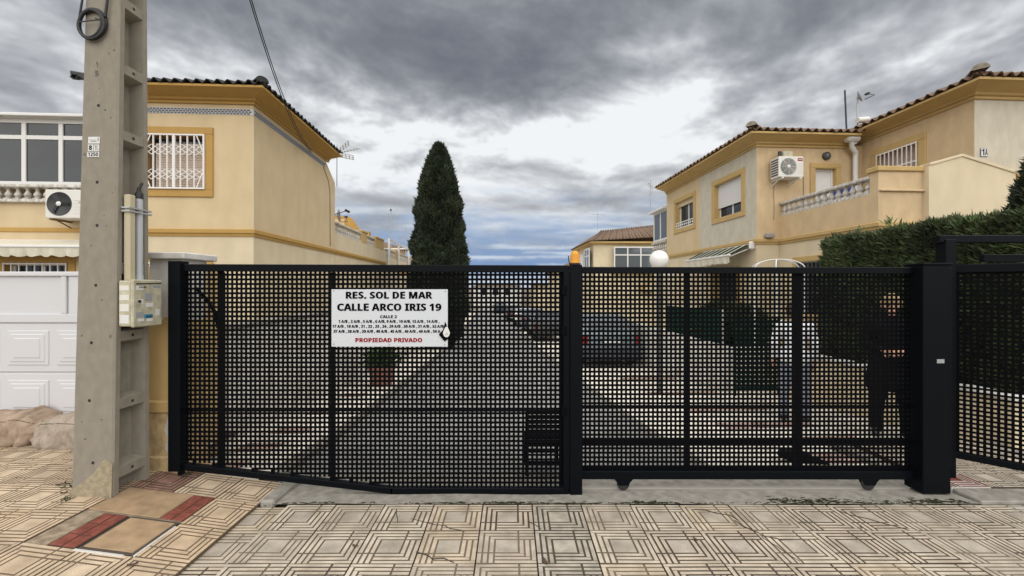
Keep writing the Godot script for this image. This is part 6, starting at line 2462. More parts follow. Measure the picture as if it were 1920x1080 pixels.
func build_side_gate() -> void:
	var t := thing("side_gate", "black perforated pedestrian gate with a taller frame at the right edge", "gate", Vector3(3.80, -0.03, 3.46))
	var p := Vector2(3.80, 3.47)
	var q := Vector2(4.32, 2.98)
	var dir := (q - p).normalized()
	var l := p.distance_to(q)
	# frame with x along the gate, z towards the viewer
	var x := Vector3(dir.x, 0, -dir.y)
	var fr := Transform3D(Basis(x, Vector3.UP, x.cross(Vector3.UP)), Vector3.ZERO)
	var b := B.new()
	b.xf = fr
	var hx := []
	var hy := []
	for i in int(l / 0.0373):
		if i > 0:
			hx.append(0.02 + i * 0.0373)
	for i in 41:
		hy.append(1.735 - i * 0.0373)
	perforated(b, 0.0, l, 0.2, 1.78, hx, hy, 0.0192, 0.0, 0.0022, func(_x: float) -> float: return -9.0)
	obj("perforated_sheet", b, M.gate_black, t)
	b = B.new()
	b.xf = fr
	b.bb(Vector3(-0.02, 1.76, -0.03), Vector3(l, 1.83, 0.02), 0.004)
	b.bb(Vector3(-0.02, 0.17, -0.03), Vector3(l, 0.225, 0.02), 0.004)
	b.bb(Vector3(-0.03, 0.226, -0.032), Vector3(0.015, 1.759, 0.022), 0.004)
	b.bb(Vector3(l - 0.04, 0.226, -0.032), Vector3(l, 1.759, 0.022), 0.004)
	obj("leaf_frame", b, M.gate_rail, t)
	b = B.new()
	b.bb(V(3.70, -0.05, 3.50), V(3.79, 2.015, 3.41), 0.004)
	obj("frame_post", b, M.gate_rail, t)
	b = B.new()
	b.bb(V(3.66, 1.99, 3.49), V(5.2, 2.052, 3.42), 0.005)
	b.bb(V(4.2, 1.83, 3.60), V(5.2, 1.90, 3.56), 0.005)
	obj("frame_head", b, M.gate_rail, t)
	b = B.new()
	b.bb(V(5.1, -0.05, 3.50), V(5.19, 1.99, 3.42), 0.004)
	obj("frame_post", b, M.gate_rail, t)


# ---------------------------------------------------------------- planting
# a sprig: thin pointed scales fanning up and out from the origin along +y
func sprig_mesh(n: int, l: float, w: float, spread: float, sd: int) -> ArrayMesh:
	var r := RandomNumberGenerator.new()
	r.seed = sd
	var b := B.new()
	for i in n:
		var g := r.randf() * TAU
		var lean := spread * sqrt(r.randf())
		var d := Vector3(cos(g) * sin(lean), cos(lean), sin(g) * sin(lean))
		var s := d.cross(Vector3(r.randfn(), r.randfn(), r.randfn())).normalized()
		var o := Vector3(r.randf_range(-0.3, 0.3), r.randf_range(-0.35, 0.25), r.randf_range(-0.3, 0.3)) * l
		var ll := l * r.randf_range(0.6, 1.15)
		var m := o + d * ll * 0.45
		var nn := s.cross(d).normalized()
		b.tri(o, m + s * w, o + d * ll, nn, nn, nn)
		b.tri(o, o + d * ll, m - s * w, nn, nn, nn)
	return b.mesh()


func foliage(called: String, parent: Node, mesh: Mesh, m: Material, ts: Array, tints: Array) -> MultiMeshInstance3D:
	var mm := MultiMesh.new()
	mm.transform_format = MultiMesh.TRANSFORM_3D
	mm.use_colors = true
	mm.mesh = mesh
	mm.instance_count = ts.size()
	for i in ts.size():
		mm.set_instance_transform(i, ts[i])
		mm.set_instance_color(i, tints[i])
	var o := MultiMeshInstance3D.new()
	o.name = called
	o.multimesh = mm
	o.material_override = m
	parent.add_child(o, true)
	return o


func up_to(d: Vector3, s: float, twist: float) -> Basis:
	var y := d.normalized()
	var x := y.cross(Vector3(0.31, 0.2, 0.93)).normalized()
	return (Basis(x, y, x.cross(y)) * Basis(Vector3.UP, twist)).scaled(Vector3.ONE * s)


func leaf_tint(v: float) -> Color:
	return Color(v * rng.randf_range(0.85, 1.2), v, v * rng.randf_range(0.7, 1.05))


func cypress(label: String, base: Vector3, height: float, radius: float, count: int, l: float, profile: Array) -> void:
	var t := thing("cypress_tree", label, "tree", base, true)
	var b := B.new()
	b.tube([Vector3(0, -0.2, 0), Vector3(0, height * 0.12, 0), Vector3(0, height * 0.9, 0)], radius * 0.16, 9, 0.03)
	obj("trunk", b, M.bark, t)
	b = B.new()
	for i in 26:
		var y := height * (0.1 + 0.8 * i / 26.0)
		var g := i * 2.4
		var r := radius * 0.7 * prof(profile, y / height)
		b.tube([Vector3(0, y, 0), Vector3(cos(g) * r * 0.6, y + r * 0.6, sin(g) * r * 0.6), Vector3(cos(g) * r, y + r * 1.3, sin(g) * r)], 0.03 * radius, 5, 0.008)
	stuff(obj("limbs", b, M.bark, t))
	var nz := FastNoiseLite.new()
	nz.seed = 4
	nz.frequency = 1.1 / radius
	nz.fractal_octaves = 3
	var ts := []
	var cs := []
	for i in count:
		var h := pow(rng.randf(), 0.92)
		var g := rng.randf() * TAU
		var r0 := radius * prof(profile, h)
		var n := nz.get_noise_3d(cos(g) * radius, h * height, sin(g) * radius)
		var deep := rng.randf()
		var r := r0 * (0.97 + 0.30 * n) * (1.0 - 0.42 * deep * deep)
		var p := Vector3(cos(g) * r, h * height, sin(g) * r)
		var d := Vector3(cos(g) * 0.55, 1.0, sin(g) * 0.55)
		ts.append(Transform3D(up_to(d + Vector3(rng.randfn(), rng.randfn(), rng.randfn()) * 0.22, rng.randf_range(0.7, 1.25), rng.randf() * TAU), p))
		cs.append(leaf_tint((1.0 + 1.1 * n) * rng.randf_range(0.65, 1.3)))
	var f := foliage("crown", t, sprig_mesh(26, l, l * 0.15, 0.85, 3), M.leaf_cypress, ts, cs)
	stuff(f)


func prof(p: Array, h: float) -> float:
	for i in p.size() - 1:
		if h <= p[i + 1][0]:
			return lerpf(p[i][1], p[i + 1][1], (h - p[i][0]) / (p[i + 1][0] - p[i][0]))
	return p[-1][1]


func build_garden() -> void:
	var cp := [[0.0, 0.35], [0.08, 0.8], [0.2, 0.98], [0.4, 1.0], [0.55, 0.92], [0.7, 0.76], [0.82, 0.58], [0.91, 0.38], [0.96, 0.2], [1.0, 0.04]]
	var c := P(823, 600, 18.0)
	var s := S(c.x, slope(18.0) - 0.1, c.z)
	cypress("tall dark columnar cypress in the middle of the street view", s, 9.05, 1.17, 15000, 0.22, cp)
	var c2 := [[0.0, 0.7], [0.3, 1.0], [0.6, 0.85], [0.85, 0.5], [1.0, 0.05]]
	cypress("dark cypress cut by the right edge, at the hedge's near end", Vector3(7.12, -0.2, 4.75), 3.6, 0.44, 2600, 0.12, c2)
	# hedge on its low wall
	var h := thing("hedge", "dense dark green conifer hedge above the right gate leaf", "hedge", Vector3(6.2, 0.1, 5.9), true)
	var ts := []
	var cs := []
	var nz := FastNoiseLite.new()
	nz.seed = 12
	nz.frequency = 1.3
	nz.fractal_octaves = 3
	var a0 := 5.75
	var a1 := 7.0
	var f0 := 3.9
	var f1 := 6.62
	for i in 17000:
		var q := rng.randf()
		var f := rng.randf_range(f0, f1)
		var y := rng.randf_range(0.1, 2.37)
		var a := 0.0
		var d := Vector3.UP
		var n := 0.0
		if q < 0.62:
			n = nz.get_noise_2d(f, y)
			a = a0 + 0.08 * n + absf(rng.randfn(0.0, 0.07))
			d = Vector3(-0.7, 0.9, rng.randf_range(-0.5, 0.5))
		elif q < 0.86:
			a = rng.randf_range(a0, a1)
			n = nz.get_noise_2d(f * 1.7, a * 1.7 + 9.0)
			y = 2.36 + 0.10 * n + 0.03 * sin(f * 4.0) - absf(rng.randfn(0.0, 0.07)) + (0.12 * rng.randf() if rng.randf() < 0.06 else 0.0)
			d = Vector3(rng.randf_range(-0.3, 0.3), 1.0, rng.randf_range(-0.3, 0.3))
		else:
			a = rng.randf_range(a0, a1)
			var far := rng.randf() < 0.5
			n = nz.get_noise_2d(a, y + 20.0)
			f = (f1 + 0.06 * n - absf(rng.randfn(0.0, 0.06))) if far else (f0 - 0.06 * n + absf(rng.randfn(0.0, 0.06)))
			d = Vector3(rng.randf_range(-0.5, 0.5), 0.9, -0.7 if far else 0.7)
		ts.append(Transform3D(up_to(d + Vector3(rng.randfn(), rng.randfn(), rng.randfn()) * 0.25, rng.randf_range(0.7, 1.3), rng.randf() * TAU), V(a, y, f)))
		cs.append(leaf_tint((1.0 + 1.0 * n) * rng.randf_range(0.6, 1.35)))
	stuff(foliage("foliage", h, sprig_mesh(20, 0.115, 0.011, 0.8, 5), M.leaf_hedge, ts, cs))
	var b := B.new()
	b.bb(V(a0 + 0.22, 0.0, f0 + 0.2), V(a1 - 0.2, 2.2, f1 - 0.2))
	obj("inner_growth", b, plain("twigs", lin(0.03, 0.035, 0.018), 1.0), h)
	for k in 7:
		b = B.new()
		b.tube([V(a0 + 0.3, -0.3, f0 + 0.3 + k * 0.48), V(a0 + 0.32, 1.2, f0 + 0.3 + k * 0.48)], 0.03, 6)
		obj("stem", b, M.bark, h)
	# low garden wall under the hedge
	var w := thing("garden_wall", "low white garden wall under the hedge, behind the right gate leaf", "wall", Vector3(5.5, -0.4, 5.8), true)
	b = B.new()
	b.bb(V(5.44, -0.8, 3.9), V(5.6, 0.42, 7.5))
	obj("wall", b, M.cream_pale, w)
	b = B.new()
	b.bb(V(5.41, 0.42, 3.87), V(5.63, 0.47, 7.53), 0.01)
	obj("coping", b, M.white_wall, w)
	# wall and green screen along the beige house's garden
	w = thing("garden_wall", "white garden wall in front of the beige house, seen through the gate's right leaf", "wall", Vector3(4.55, -0.5, 10.5), true)
	b = B.new()
	b.bb(V(4.5, -1.2, 7.6), V(4.66, 0.5, 14.5))
	b.bb(V(4.66, -1.0, 7.6), V(5.44, 0.42, 7.76))
	obj("wall", b, M.white_wall, w)
	w = thing("privacy_screen", "dark green privacy screen above the white garden wall", "screen", Vector3(4.55, 0.5, 8.8), true)
	b = B.new()
	var rows := []
	for i in 2:
		var line := []
		for k in 21:
			line.append(V(4.52 + 0.012 * sin(k * 1.9), 1.15 if i == 0 else 0.5 - 0.02 * sin(k * 0.9), 7.62 + k * 0.12))
		rows.append(line)
	b.grid(rows, Vector3.LEFT)
	obj("fabric", b, M.screen_green, w)
	for k in 3:
		b = B.new()
		b.tube([V(4.56, 0.4, 7.65 + k * 1.17), V(4.56, 1.2, 7.65 + k * 1.17)], 0.02, 6)
		obj("post", b, M.galvanised, w)
	# lattice trellis
	w = thing("trellis", "dark green diagonal lattice trellis panel between screen and white-clad person", "trellis", S(3.98, -0.15, 6.5), true)
	b = B.new()
	for s2 in [-1.0, 1.0]:
		b.bar(Vector3(s2 * 0.37, 0.0, 0), Vector3(s2 * 0.37, 1.28, 0), 0.035, 0.03)
	b.bar(Vector3(-0.37, 1.27, 0.001), Vector3(0.37, 1.27, 0.001), 0.03, 0.035)
	b.bar(Vector3(-0.37, 0.12, 0.001), Vector3(0.37, 0.12, 0.001), 0.03, 0.035)
	obj("frame", b, M.screen_green, w)
	b = B.new()
	for k in 26:
		for s2 in [-1.0, 1.0]:
			var u := -1.5 + 0.075 * k
			var pa := Vector2(u, 0.12)
			var pb := Vector2(u + 1.15, 1.27)
			var x0 := clampf(pa.x, -0.36, 0.36)
			var x1 := clampf(pb.x, -0.36, 0.36)
			if x1 - x0 < 0.04:
				continue
			b.bar(Vector3(s2 * x0, 0.12 + (x0 - u), 0.006 * s2), Vector3(s2 * x1, 0.12 + (x1 - u), 0.006 * s2), 0.03, 0.006, Vector3.BACK)
	stuff(obj("laths", b, M.screen_green, w))
	# dark shrub beside the trellis
	shrub("dark leafy shrub behind the trellis under the green striped awning", Vector3(5.3, 0.2, 8.7), 0.75, 0.95, 1500)
	shrub("small dark cypress-like shrub beside the grey hatchback", S(2.95, slope(13.0), 13.5), 0.28, 1.0, 500)
	# flower pot on the left footway
	var p := thing("flower_pot", "red clay flower pot with a small plant on the left footway", "plant pot", Vector3(-2.3, slope(8.6) + 0.04, 8.6), true)
	b = B.new()
	b.lathe([Vector2(0.0, 0.0), Vector2(0.2, 0.0), Vector2(0.27, 0.36), Vector2(0.30, 0.36), Vector2(0.30, 0.42), Vector2(0.25, 0.42), Vector2(0.24, 0.36), Vector2(0.0, 0.36)], 20)
	obj("pot", b, M.pot_red, p)
	ts = []
	cs = []
	for i in 160:
		var v := Vector3(rng.randfn(), absf(rng.randfn()), rng.randfn()) * 0.14
		ts.append(Transform3D(up_to(v + Vector3(0, 0.2, 0), 1.0, rng.randf() * TAU), v + Vector3(0, 0.42, 0)))
		cs.append(leaf_tint(rng.randf_range(0.7, 1.3)))
	stuff(foliage("plant", p, sprig_mesh(7, 0.12, 0.02, 0.9, 9), M.leaf_pot, ts, cs))
	# globe lamp
	var gl := thing("street_lamp", "white globe lamp on a dark post in front of the beige house", "lamp", S(2.83, slope(7.7), 7.7), true)
	b = B.new()
	var top := 2.15 - O.y
	b.tube([Vector3(0, 0, 0), Vector3(0, top - 0.16, 0)], 0.035, 10)
	obj("post", b, M.lamp_metal, gl)
	b = B.new()
	b.lathe([Vector2(0.07, top - 0.2), Vector2(0.085, top - 0.17), Vector2(0.07, top - 0.14)], 14)
	obj("collar", b, M.lamp_metal, gl)
	b = B.new()
	b.ball(Vector3(0, top, 0), Vector3.ONE * 0.175, 28, 18)
	obj("globe", b, M.opal, gl)
	# white arched garden frame
	var ar := thing("garden_arch", "white wire arch frame rising just above the right gate leaf", "arch", S(5.3, slope(8.2), 8.0), true)
	for k in 3:
		b = B.new()
		var pts := []
		var q := Basis(Vector3.UP, -0.9 + 0.9 * k)
		for i in 17:
			var g := PI * i / 16.0
			pts.append(q * Vector3(-cos(g) * 0.46, 1.98 - O.y * 0 + 0.19 * sin(g), 0) + Vector3(0, -O.y * 0, 0))
		pts.push_front(pts[0] * Vector3(1, 0, 1))
		pts.append(pts[-1] * Vector3(1, 0, 1))
		for i in pts.size():
			var v: Vector3 = pts[i]
			pts[i] = Vector3(v.x, maxf(0.0, v.y - (O.y if v.y > 0.1 else 0.0)), v.z)
		b.tube(pts, 0.012, 6)
		obj("hoop", b, M.white_paint, ar)
	b = B.new()
	b.bar(Vector3(-0.46, 1.98 - O.y, 0), Vector3(0.46, 1.98 - O.y, 0), 0.02, 0.02)
	obj("tie_bar", b, M.white_paint, ar)
	var wf := thing("wall_fitting", "thin white bracket on the wall between globe lamp and striped awning", "bracket", S(5.0, 2.0, 12.6), true)
	b = B.new()
	b.tube([Vector3(-0.25, 0.02, 0), Vector3(0.1, 0.02, 0)], 0.02, 6)
	b.tube([Vector3(-0.05, 0, 0), Vector3(-0.02, 0.2, 0), Vector3(0.15, 0.25, 0), Vector3(0.22, 0.05, 0)], 0.015, 6)
	b.tube([Vector3(-0.1, 0.02, 0), Vector3(-0.1, -1.8, 0)], 0.02, 6)
	obj("arm", b, M.white_paint, wf)


func shrub(label: String, base: Vector3, r: float, h: float, n: int) -> void:
	var t := thing("shrub", label, "shrub", base, true)
	var b := B.new()
	for k in 4:
		b.tube([Vector3(0, -0.9, 0), Vector3(cos(k * 1.6) * r * 0.4, h * 0.6, sin(k * 1.6) * r * 0.4)], 0.02, 5)
	obj("stem", b, M.bark, t)
	var ts := []
	var cs := []
	for i in n:
		var v := Vector3(rng.randfn(), rng.randfn(), rng.randfn()).normalized() * pow(rng.randf(), 0.4)
		ts.append(Transform3D(up_to(v + Vector3(0, 0.5, 0), rng.randf_range(0.7, 1.3), rng.randf() * TAU), Vector3(v.x * r, h * 0.5 + v.y * h * 0.6, v.z * r)))
		cs.append(leaf_tint(rng.randf_range(0.5, 1.2)))
	stuff(foliage("foliage", t, sprig_mesh(14, 0.14, 0.02, 0.9, 6), M.leaf_hedge, ts, cs))


# ---------------------------------------------------------------- vehicles
func car(label: String, at: Vector3, turn: float, paint: Material, detail: bool) -> Node3D:
	var t := thing("parked_car", label, "car", at, true, "")
	t.rotation.y += turn
	var W := 0.86
	# [z from the tail, top, width factor]
	var st := [[0.0, 0.66, 0.90], [-0.04, 0.90, 0.97], [-0.12, 1.0, 1.0], [-0.40, 1.38, 1.0], [-0.62, 1.455, 1.0], [-1.2, 1.485, 1.0], [-1.9, 1.46, 1.0], [-2.35, 1.33, 1.0], [-2.95, 0.99, 1.0], [-3.5, 0.90, 0.99], [-3.82, 0.78, 0.95], [-3.95, 0.60, 0.86]]
	var half := func(s: Array) -> Array:
		var w: float = W * s[2]
		var y: float = s[1]
		var p := [Vector3(w * 0.80, 0.24, 0), Vector3(w * 0.96, 0.32, 0), Vector3(w, 0.55, 0)]
		if y > 1.02:
			p.append_array([Vector3(w * 0.985, 0.90, 0), Vector3(w * 0.95, 0.97, 0), Vector3(w * (0.95 - 0.20 * (y - 0.97) / 0.5), y - 0.07, 0), Vector3(w * (0.86 - 0.2 * (y - 0.97) / 0.5), y - 0.015, 0)])
		else:
			p.append_array([Vector3(w * 0.985, y - 0.10, 0), Vector3(w * 0.96, y - 0.06, 0), Vector3(w * 0.90, y - 0.025, 0), Vector3(w * 0.80, y - 0.008, 0)])
		p.append(Vector3(w * 0.35, y + 0.005, 0))
		p.append(Vector3(0, y + 0.01, 0))
		return p
	var rows := []
	for s in st:
		var p: Array = half.call(s)
		var line := []
		for v in p:
			line.append(Vector3(v.x, v.y, s[0]))
		for i in range(p.size() - 2, -1, -1):
			line.append(Vector3(-p[i].x, p[i].y, s[0]))
		rows.append(line)
	var b := B.new()
	for i in rows.size() - 1:
		for k in rows[0].size() - 1:
			var q := [rows[i][k], rows[i][k + 1], rows[i + 1][k + 1], rows[i + 1][k]]
			var c: Vector3 = (q[0] + q[1] + q[2] + q[3]) / 4.0 - Vector3(0, 0.7, -2.0)
			var n: Vector3 = ((q[1] - q[0]) as Vector3).cross(q[3] - q[0])
			if n.length() < 1e-9:
				n = c
			n = n.normalized()
			if n.dot(Vector3(c.x, c.y, c.z * 0.3)) < 0.0:
				n = -n
			b.quadn(q[0], q[1], q[2], q[3], n)
	for e in [0, rows.size() - 1]:
		var c := Vector3(0, 0.45, st[e][0])
		for k in rows[0].size() - 1:
			var n := Vector3(0, 0, 1 if e == 0 else -1)
			b.tri(c, rows[e][k], rows[e][k + 1], n, n, n)
	obj("body", b, paint, t)
	# glass
	b = B.new()
	b.quadn(Vector3(-0.66, 1.03, -0.115), Vector3(0.66, 1.03, -0.115), Vector3(0.58, 1.365, -0.365), Vector3(-0.58, 1.365, -0.365), Vector3(0, 0.6, 0.8))
	obj("rear_window", b, M.glass_grey, t)
	b = B.new()
	b.quadn(Vector3(-0.66, 1.05, -2.90), Vector3(0.66, 1.05, -2.90), Vector3(0.56, 1.345, -2.37), Vector3(-0.56, 1.345, -2.37), Vector3(0, 0.86, -0.5))
	obj("windscreen", b, M.glass_grey, t)
	for s in [-1.0, 1.0]:
		b = B.new()
		b.quadn(Vector3(s * 0.845, 0.98, -0.55), Vector3(s * 0.845, 0.98, -1.38), Vector3(s * 0.715, 1.36, -1.38), Vector3(s * 0.725, 1.32, -0.72), Vector3(s, 0.35, 0))
		b.quadn(Vector3(s * 0.845, 0.98, -1.45), Vector3(s * 0.845, 0.98, -2.6), Vector3(s * 0.735, 1.30, -2.2), Vector3(s * 0.715, 1.36, -1.45), Vector3(s, 0.35, 0))
		obj("side_window", b, M.glass_grey, t)
		b = B.new()
		b.box(Vector3(s * 0.75, 0.80, -0.035), Vector3(0.15, 0.3, 0.11), Basis(Vector3.UP, s * 0.25), 0.03)
		obj("tail_light", b, M.tail_red, t)
		b = B.new()
		b.box(Vector3(s * 0.92, 1.0, -2.45), Vector3(0.16, 0.12, 0.09), Basis(), 0.03)
		obj("wing_mirror", b, paint, t)
		b = B.new()
		b.box(Vector3(s * 0.62, 0.70, -3.86), Vector3(0.3, 0.14, 0.1), Basis(Vector3.UP, s * 0.4), 0.03)
		obj("headlight", b, M.glass_grey, t)
		for z in [-0.62, -3.1]:
			b = B.new()
			b.xf = Transform3D(Basis(Vector3.BACK, -s * PI / 2), Vector3(s * 0.68, 0.30, z))
			b.lathe([Vector2(0.0, -0.02), Vector2(0.22, -0.02), Vector2(0.30, 0.02), Vector2(0.31, 0.10), Vector2(0.295, 0.17), Vector2(0.2, 0.18)], 22)
			var ty := obj("wheel", b, M.black_rubber, t)
			b = B.new()
			b.xf = Transform3D(Basis(Vector3.BACK, -s * PI / 2), Vector3(s * 0.68, 0.30, z))
			b.lathe([Vector2(0.2, 0.181), Vector2(0.17, 0.165), Vector2(0.05, 0.17), Vector2(0.0, 0.175)], 16)
			obj("rim", b, M.steel, ty)
	if detail:
		b = B.new()
		b.bb(Vector3(-0.84, 0.28, -0.02), Vector3(0.84, 0.55, 0.055), 0.03)
		obj("bumper", b, M.car_blue, t)
		b = B.new()
		b.bb(Vector3(-0.78, 0.2, -0.1), Vector3(0.78, 0.29, 0.02), 0.02)
		obj("underside", b, M.black_rubber, t)
		b = B.new()
		b.bb(Vector3(-0.26, 0.72, 0.005), Vector3(0.26, 0.83, 0.02), 0.004)
		obj("number_plate", b, M.paper, t)
		b = B.new()
		b.bar(Vector3(0.05, 1.04, -0.10), Vector3(-0.28, 1.09, -0.135), 0.012, 0.012)
		obj("wiper", b, M.black_rubber, t)
	return t


func build_vehicles() -> void:
	var s := S(2.86, slope(11.5), 11.5)
	car("silver-grey hatchback seen from behind through the right gate leaf", s, 0.0, M.car_silver, true)
	var spots := [[1033, 20.5, "nearest of the dark cars parked beyond the silver hatchback, left of the beacon post", "car_black"], [1004, 27.0, "second dark car in the row down the street, left of the beacon post", "car_blue"], [985, 33.0, "pale car in the middle of the row parked down the street", "car_white"], [966, 40.0, "fourth and dark car of the row parked down the street", "car_black"], [938, 52.0, "farthest dark car of the parked row, under the horizon", "car_blue"]]
	for q in spots:
		var x: float = (q[0] - 960.0) / F * q[1]
		var p := S(x, 0, q[1])
		p.y = slope(p.z)
		var o := car(q[2], p, 0.0, M[q[3]], false)
		tag(o, "", "", "cars parked down the right side of the street")


# ---------------------------------------------------------------- people
# smooth union of tapered capsules, meshed as surface nets
func nets(b: B, bones: Array, cell: float, k: float) -> void:
	var lo := Vector3(1e9, 1e9, 1e9)
	var hi := -lo
	for q in bones:
		for e in 2:
			var r: float = q[2 + e] + cell * 3.0
			lo = lo.min((q[e] as Vector3) - Vector3.ONE * r)
			hi = hi.max((q[e] as Vector3) + Vector3.ONE * r)
	var nx := int((hi.x - lo.x) / cell) + 2
	var ny := int((hi.y - lo.y) / cell) + 2
	var nz := int((hi.z - lo.z) / cell) + 2
	var far := cell * 6.0 + k
	var g := PackedFloat32Array()
	g.resize(nx * ny * nz)
	g.fill(far)
	for q in bones:
		var a: Vector3 = q[0]
		var c: Vector3 = q[1]
		var ra: float = q[2]
		var rb: float = q[3]
		var m := maxf(ra, rb) + cell * 3.0 + k
		var p0 := (a.min(c) - Vector3.ONE * m - lo) / cell
		var p1 := (a.max(c) + Vector3.ONE * m - lo) / cell
		var ac := c - a
		var l2 := maxf(ac.length_squared(), 1e-9)
		for z in range(maxi(0, int(p0.z)), mini(nz, int(p1.z) + 1)):
			for y in range(maxi(0, int(p0.y)), mini(ny, int(p1.y) + 1)):
				for x in range(maxi(0, int(p0.x)), mini(nx, int(p1.x) + 1)):
					var p := lo + Vector3(x, y, z) * cell
					var t := clampf((p - a).dot(ac) / l2, 0.0, 1.0)
					var d := p.distance_to(a + ac * t) - lerpf(ra, rb, t)
					var i := (z * ny + y) * nx + x
					var o := g[i]
					var hh := maxf(k - absf(o - d), 0.0) / k
					g[i] = minf(o, d) - hh * hh * k * 0.25
	var at := PackedInt32Array()
	at.resize(nx * ny * nz)
	at.fill(-1)
	var vs := PackedVector3Array()
	var ns := PackedVector3Array()
	var off := [0, 1, nx, nx + 1, nx * ny, nx * ny + 1, nx * ny + nx, nx * ny + nx + 1]
	var edges := [[0, 1], [2, 3], [4, 5], [6, 7], [0, 2], [1, 3], [4, 6], [5, 7], [0, 4], [1, 5], [2, 6], [3, 7]]
	for z in nz - 1:
		for y in ny - 1:
			for x in nx - 1:
				var i := (z * ny + y) * nx + x
				if g[i] > far * 0.9:
					continue
				var s := g[i] < 0.0
				var mixed := false
				for e in range(1, 8):
					if (g[i + off[e]] < 0.0) != s:
						mixed = true
						break
				if not mixed:
					continue
				var sum := Vector3.ZERO
				var cnt := 0
				for e in edges:
					var d0 := g[i + off[e[0]]]
					var d1 := g[i + off[e[1]]]
					if (d0 < 0.0) != (d1 < 0.0):
						var t := d0 / (d0 - d1)
						var c0 := Vector3(e[0] & 1, (e[0] >> 1) & 1, e[0] >> 2)
						var c1 := Vector3(e[1] & 1, (e[1] >> 1) & 1, e[1] >> 2)
						sum += c0.lerp(c1, t)
						cnt += 1
				at[i] = vs.size()
				vs.append(lo + (Vector3(x, y, z) + sum / cnt) * cell)
				var gr := Vector3(g[i + 1] + g[i + off[3]] + g[i + off[5]] + g[i + off[7]] - g[i] - g[i + off[2]] - g[i + off[4]] - g[i + off[6]],
					g[i + off[2]] + g[i + off[3]] + g[i + off[6]] + g[i + off[7]] - g[i] - g[i + 1] - g[i + off[4]] - g[i + off[5]],
					g[i + off[4]] + g[i + off[5]] + g[i + off[6]] + g[i + off[7]] - g[i] - g[i + 1] - g[i + off[2]] - g[i + off[3]])
				ns.append(gr.normalized())
	for z in range(1, nz - 1):
		for y in range(1, ny - 1):
			for x in range(1, nx - 1):
				var i := (z * ny + y) * nx + x
				var s := g[i] < 0.0
				for e in [[1, nx, nx * ny], [nx, nx * ny, 1], [nx * ny, 1, nx]]:
					if (g[i + e[0]] < 0.0) != s:
						var q := [at[i], at[i - e[1]], at[i - e[1] - e[2]], at[i - e[2]]]
						if q.min() >= 0:
							b.quads(vs[q[0]], vs[q[1]], vs[q[2]], vs[q[3]], ns[q[0]], ns[q[1]], ns[q[2]], ns[q[3]])


func hand_bones(w: Vector3, dir: Vector3, palm_n: Vector3, side: float) -> Array:
	# wrist, pointing direction, palm normal; a relaxed, half-curled hand
	var d := dir.normalized()
	var s := d.cross(palm_n).normalized() * side
	var r := [[w, w + d * 0.045, 0.024, 0.026], [w + d * 0.04 - s * 0.02, w + d * 0.085 - s * 0.026, 0.017, 0.015], [w + d * 0.04 + s * 0.02, w + d * 0.08 + s * 0.026, 0.017, 0.014]]
	var lens := [0.072, 0.08, 0.074, 0.058]
	for i in 4:
		var o := w + d * (0.088 - 0.004 * absf(i - 1.0)) + s * (-0.030 + 0.02 * i)
		var p1: Vector3 = o + d * lens[i] * 0.5 + palm_n * 0.012
		var p2: Vector3 = p1 + (d * 0.6 + palm_n * 0.8).normalized() * lens[i] * 0.33
		var p3: Vector3 = p2 + (d * 0.1 + palm_n).normalized() * lens[i] * 0.25
		r.append_array([[o, p1, 0.0098, 0.009], [p1, p2, 0.009, 0.0082], [p2, p3, 0.0082, 0.0072]])
	var th := w + d * 0.03 - s * 0.03
	var t1 := th + (d * 0.7 - s * 0.5 + palm_n * 0.5).normalized() * 0.045
	var t2 := t1 + (d * 0.9 + palm_n * 0.35).normalized() * 0.03
	r.append_array([[th, t1, 0.013, 0.0105], [t1, t2, 0.0105, 0.009]])
	return r


func head_bones(c: Vector3, q: Basis) -> Array:
	# c is the middle of the head, q turns a head that looks along +z
	var f := func(x: float, y: float, z: float) -> Vector3: return c + q * Vector3(x, y, z)
	return [[f.call(0, 0.03, -0.02), f.call(0, 0.045, -0.01), 0.082, 0.08], [f.call(0, -0.02, 0.02), f.call(0, -0.07, 0.035), 0.062, 0.044], [f.call(0, 0.0, 0.085), f.call(0, -0.025, 0.103), 0.009, 0.014],
		[f.call(-0.032, 0.02, 0.068), f.call(0.032, 0.02, 0.068), 0.013, 0.013], [f.call(-0.018, -0.058, 0.076), f.call(0.018, -0.058, 0.076), 0.010, 0.010], [f.call(0, -0.09, 0.06), f.call(0, -0.092, 0.064), 0.022, 0.02],
		[f.call(0.078, 0.005, 0.0), f.call(0.082, -0.03, 0.004), 0.014, 0.009], [f.call(-0.078, 0.005, 0.0), f.call(-0.082, -0.03, 0.004), 0.014, 0.009]]


